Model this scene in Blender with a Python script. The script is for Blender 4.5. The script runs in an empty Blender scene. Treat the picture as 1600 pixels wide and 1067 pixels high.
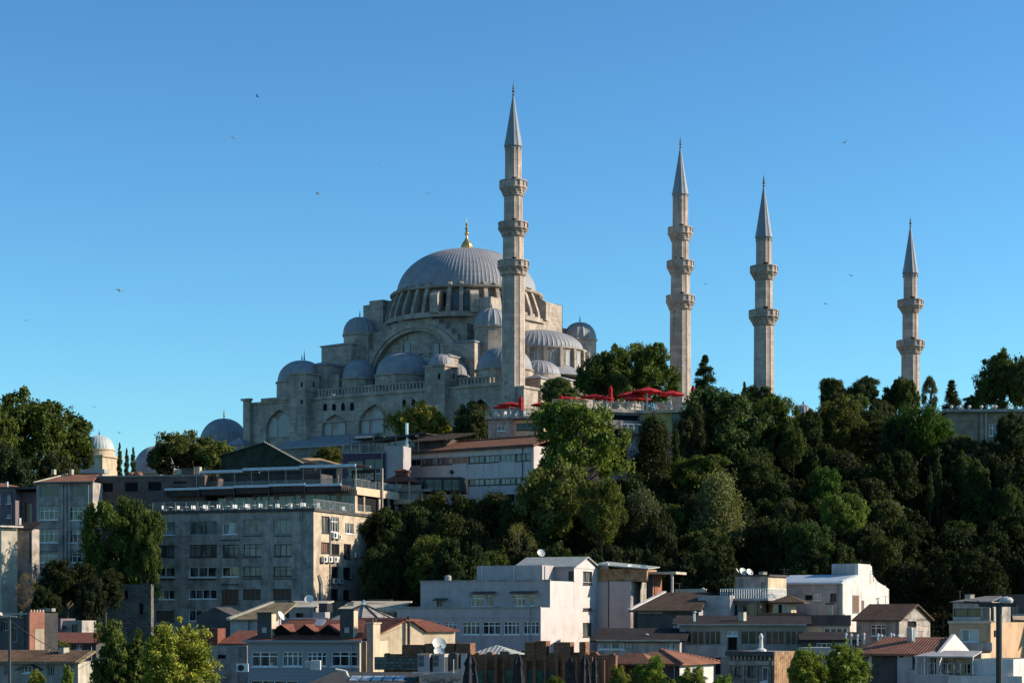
import bpy, math, random
import numpy as np
from mathutils import Vector, Matrix

# ------------------------------------------------------------------ camera, sky, sun, exposure
F, CZ, HY = 3111.1, 30.0, 960.0            # focal length in photo pixels, camera height, horizon row
sc = bpy.context.scene
col = sc.collection
sc.render.resolution_x, sc.render.resolution_y = 1024, 682
cd = bpy.data.cameras.new("camera"); cam = bpy.data.objects.new("camera", cd); col.objects.link(cam)
cd.sensor_width = 36.0; cd.lens = F / 1600 * 36
cd.shift_y = (HY - 533.5) / 1600
cd.clip_start = 1.0; cd.clip_end = 20000
cam.location = (0, 0, CZ); cam.rotation_euler = (math.radians(90), 0, 0)
sc.camera = cam

SUN_EL = math.radians(25); SUN_AZ = math.radians(87)     # azimuth clockwise from +Y (view direction) towards +X
sdir = Vector((math.sin(SUN_AZ) * math.cos(SUN_EL), math.cos(SUN_AZ) * math.cos(SUN_EL), math.sin(SUN_EL)))
w = bpy.data.worlds.new("World"); sc.world = w; w.use_nodes = True
nt = w.node_tree; bg = nt.nodes["Background"]
sky = nt.nodes.new("ShaderNodeTexSky"); sky.sky_type = 'NISHITA'; sky.sun_disc = False
sky.sun_elevation = SUN_EL; sky.sun_rotation = SUN_AZ
sky.altitude = 0; sky.air_density = 1.0; sky.dust_density = 0.3; sky.ozone_density = 4.5
STR = 0.11
def vmath(op, a, b3):
    q = nt.nodes.new('ShaderNodeVectorMath'); q.operation = op; nt.links.new(a, q.inputs[0]); q.inputs[1].default_value = b3; return q.outputs[0]
v0 = vmath('MULTIPLY', sky.outputs[0], (.74 * STR, 1.02 * STR, 1.12 * STR))
gm = nt.nodes.new('ShaderNodeGamma'); gm.inputs[1].default_value = 1.35; nt.links.new(v0, gm.inputs[0])
v1 = vmath('MULTIPLY', gm.outputs[0], (1.52 / STR, 1.36 / STR, 1.14 / STR))
nt.links.new(v1, bg.inputs[0]); bg.inputs[1].default_value = STR
sl_ = bpy.data.lights.new("sun", 'SUN'); sl_.energy = 4.9; sl_.angle = math.radians(0.5); sl_.color = (1.0, 0.87, 0.70)
so = bpy.data.objects.new("sun", sl_); col.objects.link(so)
so.rotation_euler = sdir.to_track_quat('Z', 'Y').to_euler(); so.location = (200, 100, 300)
sc.view_settings.view_transform = 'Standard'; sc.view_settings.look = 'None'
sc.view_settings.exposure = 0.62; sc.view_settings.gamma = 1.0
sc.cycles.max_bounces = 6; sc.cycles.transparent_max_bounces = 8

# ------------------------------------------------------------------ helpers
def P(px, py, Y): return Vector(((px - 800) / F * Y, Y, CZ + (HY - py) / F * Y))

def zt(X, Y):
    """height of the ground"""
    ys = [-200, 140, 200, 232, 250, 268, 290, 310, 335, 365, 400, 420, 560, 700, 1100, 2000]
    zs = [2, 10, 16, 20, 23, 28, 37, 45, 54, 59, 61.5, 62, 62, 50, 10, 0]
    z = np.interp(Y, ys, zs)
    l = np.clip((-X - 35) / 35, 0, 1) * np.clip((Y - 285) / 60, 0, 1)
    return z - 6.5 * l

def mat(name):
    m = bpy.data.materials.new(name); m.use_nodes = True
    n = m.node_tree.nodes; return m, n, m.node_tree.links, n["Principled BSDF"]

def coords(n, L, kind='Object', scale=(1, 1, 1)):
    tc = n.new("ShaderNodeTexCoord"); mp = n.new("ShaderNodeMapping"); mp.inputs['Scale'].default_value = scale
    L.new(tc.outputs[kind], mp.inputs[0]); return mp.outputs[0]

def noise(n, L, v, scale, detail=4, rough=.6):
    t = n.new("ShaderNodeTexNoise"); t.inputs['Scale'].default_value = scale; t.inputs['Detail'].default_value = detail
    t.inputs['Roughness'].default_value = rough; L.new(v, t.inputs['Vector']); return t.outputs['Fac']

def ramp(n, L, f, stops):
    r = n.new("ShaderNodeValToRGB"); cr = r.color_ramp
    while len(cr.elements) < len(stops): cr.elements.new(.5)
    for e, (p, c) in zip(cr.elements, stops):
        e.position = p; e.color = (c[0], c[1], c[2], 1) if len(c) == 3 else c
    L.new(f, r.inputs[0]); return r.outputs[0]

def mixc(n, L, a, b, f, mode='MIX'):
    m = n.new("ShaderNodeMix"); m.data_type = 'RGBA'; m.blend_type = mode
    for s, v in ((m.inputs[0], f), (m.inputs[6], a), (m.inputs[7], b)):
        if hasattr(v, 'is_linked') or hasattr(v, 'links'): L.new(v, s)
        elif isinstance(v, (int, float)): s.default_value = v
        else: s.default_value = (v[0], v[1], v[2], 1)
    return m.outputs[2]

def bump(n, L, bs, h, dist=.05, st=.5):
    b = n.new("ShaderNodeBump"); b.inputs['Distance'].default_value = dist; b.inputs['Strength'].default_value = st
    L.new(h, b.inputs['Height']); L.new(b.outputs[0], bs.inputs['Normal'])

def k(c, f): return tuple(x * f for x in c)

def plaster(name, c, var=.35, streak=.35, rough=.85, scale=.6, dirt=None):
    """painted or bare render with patches and vertical dirt streaks"""
    m, n, L, b = mat(name)
    v1 = coords(n, L); v2 = coords(n, L, scale=(1.1, 1.1, .16))
    a = noise(n, L, v1, scale, 6, .65); s = noise(n, L, v2, 1.0, 5, .7); f = noise(n, L, v1, 7, 3)
    c1 = ramp(n, L, a, [(.32, k(c, 1 - min(.75, var * 1.5))), (.5, c), (.68, k(c, 1 + var * .7))])
    c2 = mixc(n, L, c1, dirt or k(c, .35), ramp(n, L, s, [(.46, (0, 0, 0)), (.70, (min(.85, streak * 1.5),) * 3)]))
    c3 = mixc(n, L, c2, k(c, .8), ramp(n, L, f, [(.45, (0, 0, 0)), (.75, (.35,) * 3)]))
    pt = noise(n, L, coords(n, L, scale=(1, 1, 1.6)), .45, 2, .4); c3 = mixc(n, L, c3, k(c, 1.35), ramp(n, L, pt, [(.60, (0,) * 3), (.62, (min(.3, streak * .5),) * 3)])); c3 = mixc(n, L, c3, k(c, .55), ramp(n, L, pt, [(.36, (min(.45, streak * .7),) * 3), (.38, (0,) * 3)]))
    L.new(c3, b.inputs['Base Color']); b.inputs['Roughness'].default_value = rough
    b.inputs['Specular IOR Level'].default_value = .25
    bump(n, L, b, f, .04, .4); return m

def masonry(name, c, bw=1.2, bh=.45, mortar=.02, var=.3, streak=.3, c2=None):
    """coursed blocks: works on faces along local x or y"""
    m, n, L, b = mat(name)
    tc = n.new("ShaderNodeTexCoord"); sp = n.new("ShaderNodeSeparateXYZ"); L.new(tc.outputs['Object'], sp.inputs[0])
    ad = n.new("ShaderNodeMath"); L.new(sp.outputs[0], ad.inputs[0]); L.new(sp.outputs[1], ad.inputs[1])
    cb = n.new("ShaderNodeCombineXYZ"); L.new(ad.outputs[0], cb.inputs[0]); L.new(sp.outputs[2], cb.inputs[1])
    br = n.new("ShaderNodeTexBrick"); L.new(cb.outputs[0], br.inputs['Vector'])
    br.inputs['Scale'].default_value = 1; br.inputs['Brick Width'].default_value = bw; br.inputs['Row Height'].default_value = bh
    br.inputs['Mortar Size'].default_value = mortar; br.inputs['Mortar Smooth'].default_value = .3; br.inputs['Bias'].default_value = 0
    br.inputs['Color1'].default_value = (*k(c, 1 - var), 1); br.inputs['Color2'].default_value = (*(c2 or k(c, 1 + var * .6)), 1)
    br.inputs['Mortar'].default_value = (*k(c, .55), 1)
    v2 = coords(n, L, scale=(1, 1, .12)); v1 = coords(n, L)
    s = noise(n, L, v2, .8, 6, .7); a = noise(n, L, v1, .25, 5)
    x = mixc(n, L, br.outputs['Color'], k(c, .45), ramp(n, L, s, [(.44, (0, 0, 0)), (.72, (min(.9, streak * 1.3),) * 3)]))
    x = mixc(n, L, x, k(c, 1.3), ramp(n, L, a, [(.5, (0, 0, 0)), (.62, (.45,) * 3)])); x = mixc(n, L, x, k(c, .5), ramp(n, L, a, [(.34, (.55,) * 3), (.46, (0,) * 3)]))
    L.new(x, b.inputs['Base Color']); b.inputs['Roughness'].default_value = .9; b.inputs['Specular IOR Level'].default_value = .2
    bump(n, L, b, br.outputs['Fac'], -.05, .5); return m

def tiles(name, c, period=.27, var=.45, axis=0, moss=None):
    """ribbed clay tiles: ribs run up the slope, axis = local direction across the ribs"""
    m, n, L, b = mat(name)
    v = coords(n, L); wv = n.new("ShaderNodeTexWave"); wv.bands_direction = 'XYZ'[axis]
    wv.inputs['Scale'].default_value = 1 / period / 3.1416 ; wv.inputs['Distortion'].default_value = .6; L.new(v, wv.inputs['Vector'])
    a = noise(n, L, v, 1.3, 6, .7); g = noise(n, L, v, 9, 2)
    c1 = ramp(n, L, a, [(.3, k(c, 1 - var)), (.5, c), (.7, k(c, 1 + var * .5))])
    c1 = mixc(n, L, c1, k(c, .45), ramp(n, L, wv.outputs['Fac'], [(.0, (.4,) * 3), (.5, (0,) * 3)]))
    c1 = mixc(n, L, c1, moss or k(c, .5), ramp(n, L, g, [(.55, (0,) * 3), (.7, (.6,) * 3)]))
    L.new(c1, b.inputs['Base Color']); b.inputs['Roughness'].default_value = .85; b.inputs['Specular IOR Level'].default_value = .06
    bump(n, L, b, wv.outputs['Fac'], .06, .6); return m

def simple(name, c, rough=.5, metal=0, var=.15, sc_=2.0):
    m, n, L, b = mat(name)
    a = noise(n, L, coords(n, L), sc_, 4)
    L.new(ramp(n, L, a, [(.3, k(c, 1 - var)), (.7, k(c, 1 + var))]), b.inputs['Base Color'])
    b.inputs['Roughness'].default_value = rough; b.inputs['Metallic'].default_value = metal
    if rough > .6: b.inputs['Specular IOR Level'].default_value = .12
    return m

def glassy(name, c, c2, rough=.08, sx=.9):
    """window pane: dark room, patches of curtain, glossy"""
    m, n, L, b = mat(name)
    v = coords(n, L, scale=(sx, sx, .22)); a = noise(n, L, v, 1.1, 1)
    L.new(ramp(n, L, a, [(.42, c), (.52, c2)]), b.inputs['Base Color'])
    b.inputs['Roughness'].default_value = rough; b.inputs['Specular IOR Level'].default_value = .6; return m

def lead(name, c, metal=0.0):
    m, n, L, b = mat(name)
    a = noise(n, L, coords(n, L), .5, 6, .65); s = noise(n, L, coords(n, L, scale=(1, 1, .3)), 3, 3)
    x = ramp(n, L, a, [(.3, k(c, .78)), (.7, k(c, 1.15))])
    x = mixc(n, L, x, k(c, .65), ramp(n, L, s, [(.5, (0,) * 3), (.75, (.5,) * 3)]))
    L.new(x, b.inputs['Base Color']); b.inputs['Roughness'].default_value = .6; b.inputs['Specular IOR Level'].default_value = .3; b.inputs['Metallic'].default_value = metal
    bump(n, L, b, a, .15, .5); return m

def leafmat(name, dark, light, yellow=None):
    m, n, L, b = mat(name)
    at = n.new("ShaderNodeAttribute"); at.attribute_name = "lv"
    oi = n.new("ShaderNodeObjectInfo")
    c = ramp(n, L, at.outputs['Fac'], [(.1, dark), (.75, light), (1, yellow or k(light, 1.5))])
    c = mixc(n, L, c, oi.outputs['Color'], 1.0, 'MULTIPLY')
    L.new(c, b.inputs['Base Color']); b.inputs['Roughness'].default_value = .65; b.inputs['Specular IOR Level'].default_value = .12
    tr = n.new("ShaderNodeBsdfTranslucent"); c2 = mixc(n, L, c, (1.25, 1.3, .45), 1.0, 'MULTIPLY'); L.new(c2, tr.inputs[0])
    ms = n.new("ShaderNodeMixShader"); ms.inputs[0].default_value = .3
    L.new(b.outputs[0], ms.inputs[1]); L.new(tr.outputs[0], ms.inputs[2])
    L.new(ms.outputs[0], n["Material Output"].inputs['Surface']); return m

M = {}
M['stone'] = masonry('stone', (.40, .33, .27), 1.3, .5, .02, .24, .65)
M['stone_min'] = masonry('minaret_stone', (.45, .355, .29), 1.1, .75, .02, .2, .5)
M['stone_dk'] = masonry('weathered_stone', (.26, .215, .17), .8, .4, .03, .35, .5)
M['lead'] = lead('lead_sheet', (.25, .25, .26)); M['lead_cone'] = lead('cone_lead', (.20, .225, .25))
M['lead_pale'] = lead('pale_lead', (.42, .46, .43))
M['gold'] = simple('gilded_copper', (.75, .50, .18), .3, .9); M['bronze'] = simple('dark_bronze', (.10, .09, .08), .5, .4)
M['void'] = simple('dark_opening', (.012, .012, .013), .9)
M['glass'] = glassy('window_glass', (.012, .014, .018), (.10, .11, .11))
M['glass_dk'] = glassy('dark_glass', (.008, .009, .011), (.02, .02, .022))
M['curtain'] = glassy('curtained_glass', (.05, .055, .055), (.16, .165, .16), .2)
M['pale_pane'] = glassy('pale_pane', (.12, .15, .16), (.32, .38, .39), .2)
M['brown_pane'] = simple('brown_shutter', (.16, .09, .06), .7)
M['white'] = simple('white_paint', (.72, .72, .70), .5); M['dkframe'] = simple('dark_frame', (.03, .032, .033), .5)
M['greyframe'] = simple('grey_frame', (.22, .23, .23), .5)
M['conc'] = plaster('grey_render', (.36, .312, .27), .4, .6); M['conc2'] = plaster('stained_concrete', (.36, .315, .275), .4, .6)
M['concside'] = plaster('sunlit_grey_render', (.46, .37, .27), .3, .35)  # sunlit copy of the grey render, warm light put into its colour
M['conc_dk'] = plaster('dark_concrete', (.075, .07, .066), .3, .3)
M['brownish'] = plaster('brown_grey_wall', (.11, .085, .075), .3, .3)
M['cream'] = plaster('cream_render', (.44, .39, .30), .25, .4); M['mauve'] = plaster('mauve_render', (.17, .13, .14), .2, .3)
M['whitew'] = plaster('white_render', (.53, .475, .445), .08, .12); M['greyw'] = plaster('grey_and_shaded_white', (.395, .35, .345), .1, .16)  # greyw also serves as white render with the shade painted in
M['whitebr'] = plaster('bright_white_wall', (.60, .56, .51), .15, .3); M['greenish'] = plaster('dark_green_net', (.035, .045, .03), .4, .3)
M['purple'] = plaster('purple_cladding', (.07, .05, .08), .2, .2); M['beige'] = plaster('beige_wall', (.52, .41, .28), .2, .35)
M['tan'] = plaster('tan_wall', (.50, .32, .19), .15, .15); M['tan2'] = plaster('tan_trim', (.58, .43, .29), .15, .15)
M['yellow'] = plaster('yellow_wall', (.42, .37, .15), .2, .3); M['redwall'] = plaster('red_wall', (.36, .15, .10), .2, .3)
M['greygreen'] = plaster('grey_green_wall', (.30, .275, .245), .2, .3); M['bluew'] = plaster('pale_and_shaded_white', (.39, .36, .35), .2, .3)  # bluew also paints the shade on the fronts of white houses
M['panelw'] = plaster('pale_panel', (.55, .50, .48), .1, .12)
M['tile'] = tiles('clay_tile', (.27, .13, .08)); M['tile_or'] = tiles('orange_tile', (.27, .125, .08), .30); M['tile_old'] = tiles('old_brown_tile', (.105, .07, .05), var=.6, moss=(.07, .065, .04))
M['tile_dk'] = simple('dark_roof', (.030, .024, .022), .9, 0, .4, 1.0); M['redroof'] = simple('red_painted_roof', (.16, .062, .042), .8, 0, .3)
M['mossroof'] = tiles('mossy_roof', (.26, .2, .12), var=.6, moss=(.10, .09, .04)); M['corr'] = tiles('corrugated_sheet', (.33, .35, .33), .4, .3)
M['corr_rust'] = tiles('rusty_sheet', (.30, .18, .10), .5, .8, axis=1, moss=(.5, .38, .22))
M['brick'] = masonry('red_brick', (.24, .105, .06), .3, .12, .02, .4, .5, (.33, .17, .09)); M['rubble'] = masonry('rubble', (.15, .14, .12), .5, .3, .05, .5, .4)
M['asph'] = simple('bitumen_roof', (.06, .06, .058), .8, 0, .3); M['deck'] = simple('roof_deck', (.16, .155, .145), .85, 0, .3, .7)
M['metal'] = simple('grey_metal', (.35, .36, .37), .4, .6); M['beam'] = simple('painted_beam', (.40, .47, .52), .4)
M['railglass'] = simple('rail_glass', (.15, .18, .18), .15, 0, .3); M['railglass'].node_tree.nodes['Principled BSDF'].inputs['Alpha'].default_value = .32; M['redcloth'] = simple('red_canvas', (.40, .020, .024), .8, 0, .2)
M['blackcloth'] = simple('black_canvas', (.022, .022, .026), .75, 0, .4); M['darkfab'] = simple('dark_awning', (.05, .045, .045), .8, 0, .3)
M['acw'] = simple('appliance_white', (.62, .62, .58), .4); M['black'] = simple('black_plastic', (.015, .015, .015), .5)
M['dish'] = simple('dish_white', (.62, .60, .55), .45); M['wood'] = simple('weathered_wood', (.32, .21, .11), .8, 0, .3)
M['shut'] = simple('green_shutter', (.08, .13, .09), .7, 0, .5); M['bark'] = simple('bark', (.10, .075, .05), .9, 0, .4); M['palebark'] = simple('pale_bark', (.3, .26, .2), .9, 0, .3)
M['steel'] = simple('galvanised_pipe', (.62, .63, .62), .3, .7); M['yellowsign'] = simple('yellow_letter', (.60, .42, .08), .6)
M['bird'] = simple('gull_feather', (.6, .6, .6), .8); M['birdd'] = simple('dark_feather', (.08, .08, .08), .8)
M['ground'] = plaster('hillside_earth', (.045, .045, .028), .4, 0)
M['beige_dk'] = plaster('dull_beige_wall', (.30, .235, .165), .25, .4)
m_, n_, L_, b_ = mat('clapboard'); wv = n_.new("ShaderNodeTexWave"); wv.bands_direction = 'Z'; wv.wave_profile = 'SAW'; wv.inputs['Scale'].default_value = 1.0
L_.new(coords(n_, L_), wv.inputs['Vector']); L_.new(ramp(n_, L_, wv.outputs['Fac'], [(0, (.11, .11, .12)), (.12, (.25, .245, .265)), (1, (.28, .27, .29))]), b_.inputs['Base Color']); b_.inputs['Roughness'].default_value = .6; M['clap'] = m_
m_, n_, L_, b_ = mat('window_lattice'); vo = n_.new("ShaderNodeTexVoronoi"); vo.inputs['Scale'].default_value = 2.2; vo.inputs['Randomness'].default_value = .15
L_.new(coords(n_, L_), vo.inputs['Vector']); L_.new(ramp(n_, L_, vo.outputs['Distance'], [(.25, (.03, .03, .035)), (.42, (.33, .32, .30))]), b_.inputs['Base Color']); M['lattice'] = m_
M['leaf'] = leafmat('broad_leaf', (.036, .046, .015), (.105, .132, .036), (.17, .185, .05))
M['leaf_y'] = leafmat('yellow_green_leaf', (.05, .068, .018), (.17, .18, .045), (.32, .28, .07))
M['leaf_d'] = leafmat('dark_leaf', (.018, .024, .010), (.048, .064, .022), (.085, .10, .036))
M['leaf_g'] = leafmat('grey_green_leaf', (.05, .058, .025), (.12, .13, .06), (.16, .18, .09))
M['needle'] = leafmat('pine_needle', (.02, .045, .010), (.06, .12, .02), (.10, .18, .03))

class MB:
    def __init__(s): s.v = []; s.f = []
    def add(s, vs, fs):
        o = len(s.v); s.v += [tuple(x) for x in vs]; s.f += [tuple(i + o for i in f) for f in fs]
    def quad(s, *p): s.add(p, [tuple(range(len(p)))])
    def box(s, x0, x1, y0, y1, z0, z1):
        s.add([(x0, y0, z0), (x1, y0, z0), (x1, y1, z0), (x0, y1, z0), (x0, y0, z1), (x1, y0, z1), (x1, y1, z1), (x0, y1, z1)],
              [(0, 3, 2, 1), (4, 5, 6, 7), (0, 1, 5, 4), (1, 2, 6, 5), (2, 3, 7, 6), (3, 0, 4, 7)]); return s
    def prism(s, poly, y0, y1):        # poly of (x, z), extruded along y
        n = len(poly); s.add([(x, y0, z) for x, z in poly] + [(x, y1, z) for x, z in poly],
              [tuple(range(n)), tuple(range(2 * n - 1, n - 1, -1))] + [(i, i + n, (i + 1) % n + n, (i + 1) % n) for i in range(n)]); return s
    def prismx(s, poly, x0, x1):       # poly of (y, z), extruded along x
        n = len(poly); s.add([(x0, y, z) for y, z in poly] + [(x1, y, z) for y, z in poly],
              [tuple(range(n - 1, -1, -1)), tuple(range(n, 2 * n))] + [(i, (i + 1) % n, (i + 1) % n + n, i + n) for i in range(n)]); return s
    def slab(s, pts, t=.15):           # flat polygon given thickness downward
        n = len(pts); a = [tuple(p) for p in pts]; b = [(p[0], p[1], p[2] - t) for p in pts]
        s.add(a + b, [tuple(range(n)), tuple(range(2 * n - 1, n - 1, -1))] + [(i, i + n, (i + 1) % n + n, (i + 1) % n) for i in range(n)]); return s
    def tube(s, p, q, r, r2=None, n=6):
        p = Vector(p); q = Vector(q); d = (q - p)
        if d.length < 1e-6: return s
        d.normalize(); a = d.orthogonal().normalized(); b = d.cross(a); r2 = r if r2 is None else r2; vs = []
        for c, R in ((p, r), (q, r2)):
            for i in range(n):
                t = 2 * math.pi * i / n; vs.append(c + a * (R * math.cos(t)) + b * (R * math.sin(t)))
        s.add(vs, [(i, (i + 1) % n, (i + 1) % n + n, i + n) for i in range(n)] + [tuple(range(n - 1, -1, -1)), tuple(range(n, 2 * n))]); return s
    def lathe(s, prof, n=24, c=(0, 0, 0), a0=0, a1=2 * math.pi, rf=None):
        full = abs(a1 - a0 - 2 * math.pi) < 1e-6; m = n if full else n + 1; vs = []
        for r, z in prof:
            for i in range(m):
                t = a0 + (a1 - a0) * i / n; R = r * (rf(i, r, z) if rf else 1)
                vs.append((c[0] + R * math.cos(t), c[1] + R * math.sin(t), c[2] + z))
        fs = []
        for j in range(len(prof) - 1):
            for i in range(n):
                i2 = (i + 1) % m; fs.append((j * m + i, j * m + i2, (j + 1) * m + i2, (j + 1) * m + i))
        fs += [tuple(range(m - 1, -1, -1)), tuple((len(prof) - 1) * m + i for i in range(m))]
        s.add(vs, fs); return s
    def build(s, name, m, parent=None, loc=(0, 0, 0), smooth=False):
        me = bpy.data.meshes.new(name); me.from_pydata(s.v, [], s.f); me.validate(); me.update()
        if smooth: me.polygons.foreach_set('use_smooth', [True] * len(me.polygons))
        me.materials.append(M[m] if isinstance(m, str) else m)
        o = bpy.data.objects.new(name, me); col.objects.link(o); o.location = loc
        if parent: o.parent = parent
        return o

def tag(o, label=None, cat=None, group=None, kind=None):
    if label: o['label'] = label
    if cat: o['category'] = cat
    if group: o['group'] = group
    if kind: o['kind'] = kind
    return o
def empty(name, loc, label, cat, group=None, rz=0):
    o = bpy.data.objects.new(name, None); col.objects.link(o); o.location = loc; o.rotation_euler = (0, 0, rz); o.empty_display_size = .5
    return tag(o, label, cat, group)
def dup(r, loc, label, rz=None, scale=None, group=None):
    c = r.copy(); col.objects.link(c); c.location = loc; c['label'] = label
    if group: c['group'] = group
    if rz is not None: c.rotation_euler = (0, 0, rz)
    if scale is not None: c.scale = (scale,) * 3 if not isinstance(scale, tuple) else scale
    for ch in list(r.children):
        d = ch.copy(); col.objects.link(d); d.parent = c
        for g in list(ch.children):
            e = g.copy(); col.objects.link(e); e.parent = d
    return c

def wallmesh(mb, o, ux, W, H, opens, nin, rev=.25):
    """wall in the plane o + x*ux + z*Z with rectangular or arched openings (x0, z0, x1, z1, spring or None)"""
    o = Vector(o); ux = Vector(ux); nin = Vector(nin); up = Vector((0, 0, 1))
    pt = lambda x, z, d=0: o + ux * x + up * z + nin * d
    ops = [(max(.02, a), max(.02, b), min(W - .02, c), min(H - .02, d), e) for a, b, c, d, e in opens if c > .04 and a < W - .04 and d > .04 and b < H - .04]
    xs = sorted({0, W} | {q[0] for q in ops} | {q[2] for q in ops}); zs = sorted({0, H} | {q[1] for q in ops} | {q[3] for q in ops})
    for i in range(len(xs) - 1):
        for j in range(len(zs) - 1):
            cx, cz = (xs[i] + xs[i + 1]) / 2, (zs[j] + zs[j + 1]) / 2
            if any(q[0] < cx < q[2] and q[1] < cz < q[3] for q in ops): continue
            mb.quad(pt(xs[i], zs[j]), pt(xs[i + 1], zs[j]), pt(xs[i + 1], zs[j + 1]), pt(xs[i], zs[j + 1]))
    for x0, z0, x1, z1, sp in ops:
        if sp is None:
            c = [(x0, z0), (x1, z0), (x1, z1), (x0, z1)]
        else:
            zsp = z0 + (z1 - z0) * sp; cx = (x0 + x1) / 2; hw = (x1 - x0) / 2; arc = []
            for i in range(9):
                t = i / 8; ang = t * math.radians(62); R = 1 / (1 - math.cos(math.radians(62)))
                arc.append((x0 + hw * R * (1 - math.cos(ang)), zsp + (z1 - zsp) * math.sin(ang) / math.sin(math.radians(62))))
            arc2 = [(2 * cx - x, z) for x, z in arc[::-1]][1:]
            full = arc + arc2
            for (xa, za), (xb, zb) in zip(full[:-1], full[1:]):
                if xb - xa > 1e-5: mb.quad(pt(xa, za), pt(xb, zb), pt(xb, z1 + 1e-4), pt(xa, z1 + 1e-4))
            c = [(x0, z0), (x1, z0)] + full[::-1]
        for (xa, za), (xb, zb) in zip(c, c[1:] + c[:1]):
            mb.quad(pt(xa, za), pt(xa, za, rev), pt(xb, zb, rev), pt(xb, zb))

ST = {  # frame, columns, transom from top, pane, sill
 'w2': ('white', 2, 0, 'glass', 1), 'w3': ('white', 3, 0, 'glass', 1), 'w3t': ('white', 3, .3, 'glass', 1), 'w4': ('white', 4, 0, 'glass', 1), 'w4t': ('white', 4, .3, 'glass', 1),
 'w1': ('white', 1, 0, 'glass', 1), 'w2t': ('white', 2, .35, 'glass', 1), 'w2m': ('white', 2, .5, 'glass', 1), 'wp': ('white', 2, 0, 'pale_pane', 1), 'w1p': ('white', 1, 0, 'pale_pane', 0),
 'd2': ('dkframe', 2, 0, 'curtain', 1), 'd3': ('dkframe', 3, 0, 'curtain', 1), 'd3t': ('dkframe', 3, .28, 'curtain', 1), 'd5t': ('dkframe', 5, .28, 'curtain', 1),
 'c2': ('greyframe', 3, 0, 'curtain', 1), 'g4': ('greyframe', 4, 0, 'curtain', 0), 'g5': ('greyframe', 5, 0, 'curtain', 0), 'g3': ('greyframe', 3, 0, 'curtain', 0),
 'o': ('dkframe', 0, 0, 'void', 0), 'o2': ('dkframe', 2, 0, 'glass_dk', 1), 'o3': ('dkframe', 3, .4, 'glass_dk', 1), 'br': ('dkframe', 4, 0, 'brown_pane', 1), 'lat': ('stone', 1, 0, 'lattice', 0),
 'bars': ('dkframe', 6, 0, 'curtain', 1), 'gd3': ('greyframe', 3, 0, 'glass_dk', 0), 'gd5': ('greyframe', 5, 0, 'glass', 0), 'sh': ('greyframe', 2, 0, 'panelw', 0)}

def window(parent, o, ux, nin, w, h, st, name='window', d0=.17):
    fr, nc, tr, pane, sill = ST[st]; o = Vector(o); ux = Vector(ux); nin = Vector(nin); up = Vector((0, 0, 1)); t = .10
    mb = MB()
    def bar(x0, x1, z0, z1, da=d0, db=d0 + .09):
        vs = [o + ux * x + up * z + nin * d for d in (da, db) for x, z in ((x0, z0), (x1, z0), (x1, z1), (x0, z1))]
        mb.add(vs, [(0, 1, 2, 3), (7, 6, 5, 4), (0, 4, 5, 1), (1, 5, 6, 2), (2, 6, 7, 3), (3, 7, 4, 0)])
    bar(0, t, 0, h); bar(w - t, w, 0, h); bar(t, w - t, 0, t); bar(t, w - t, h - t, h)
    for i in range(1, nc): x = w * i / nc; bar(x - t * .45, x + t * .45, t, h - t, d0 + .01, d0 + .085)
    if tr: z = h * (1 - tr); bar(t, w - t, z - t * .45, z + t * .45, d0 + .013, d0 + .08)
    if sill: bar(-.08, w + .08, -.1, -.003, -.1, .12)
    f = mb.build(name, fr, parent)
    pb = MB(); q = d0 + .05; pb.quad(*[o + ux * x + up * z + nin * q for x, z in ((t, t), (w - t, t), (w - t, h - t), (t, h - t))])
    pb.build('pane', pane, f); return f

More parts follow.
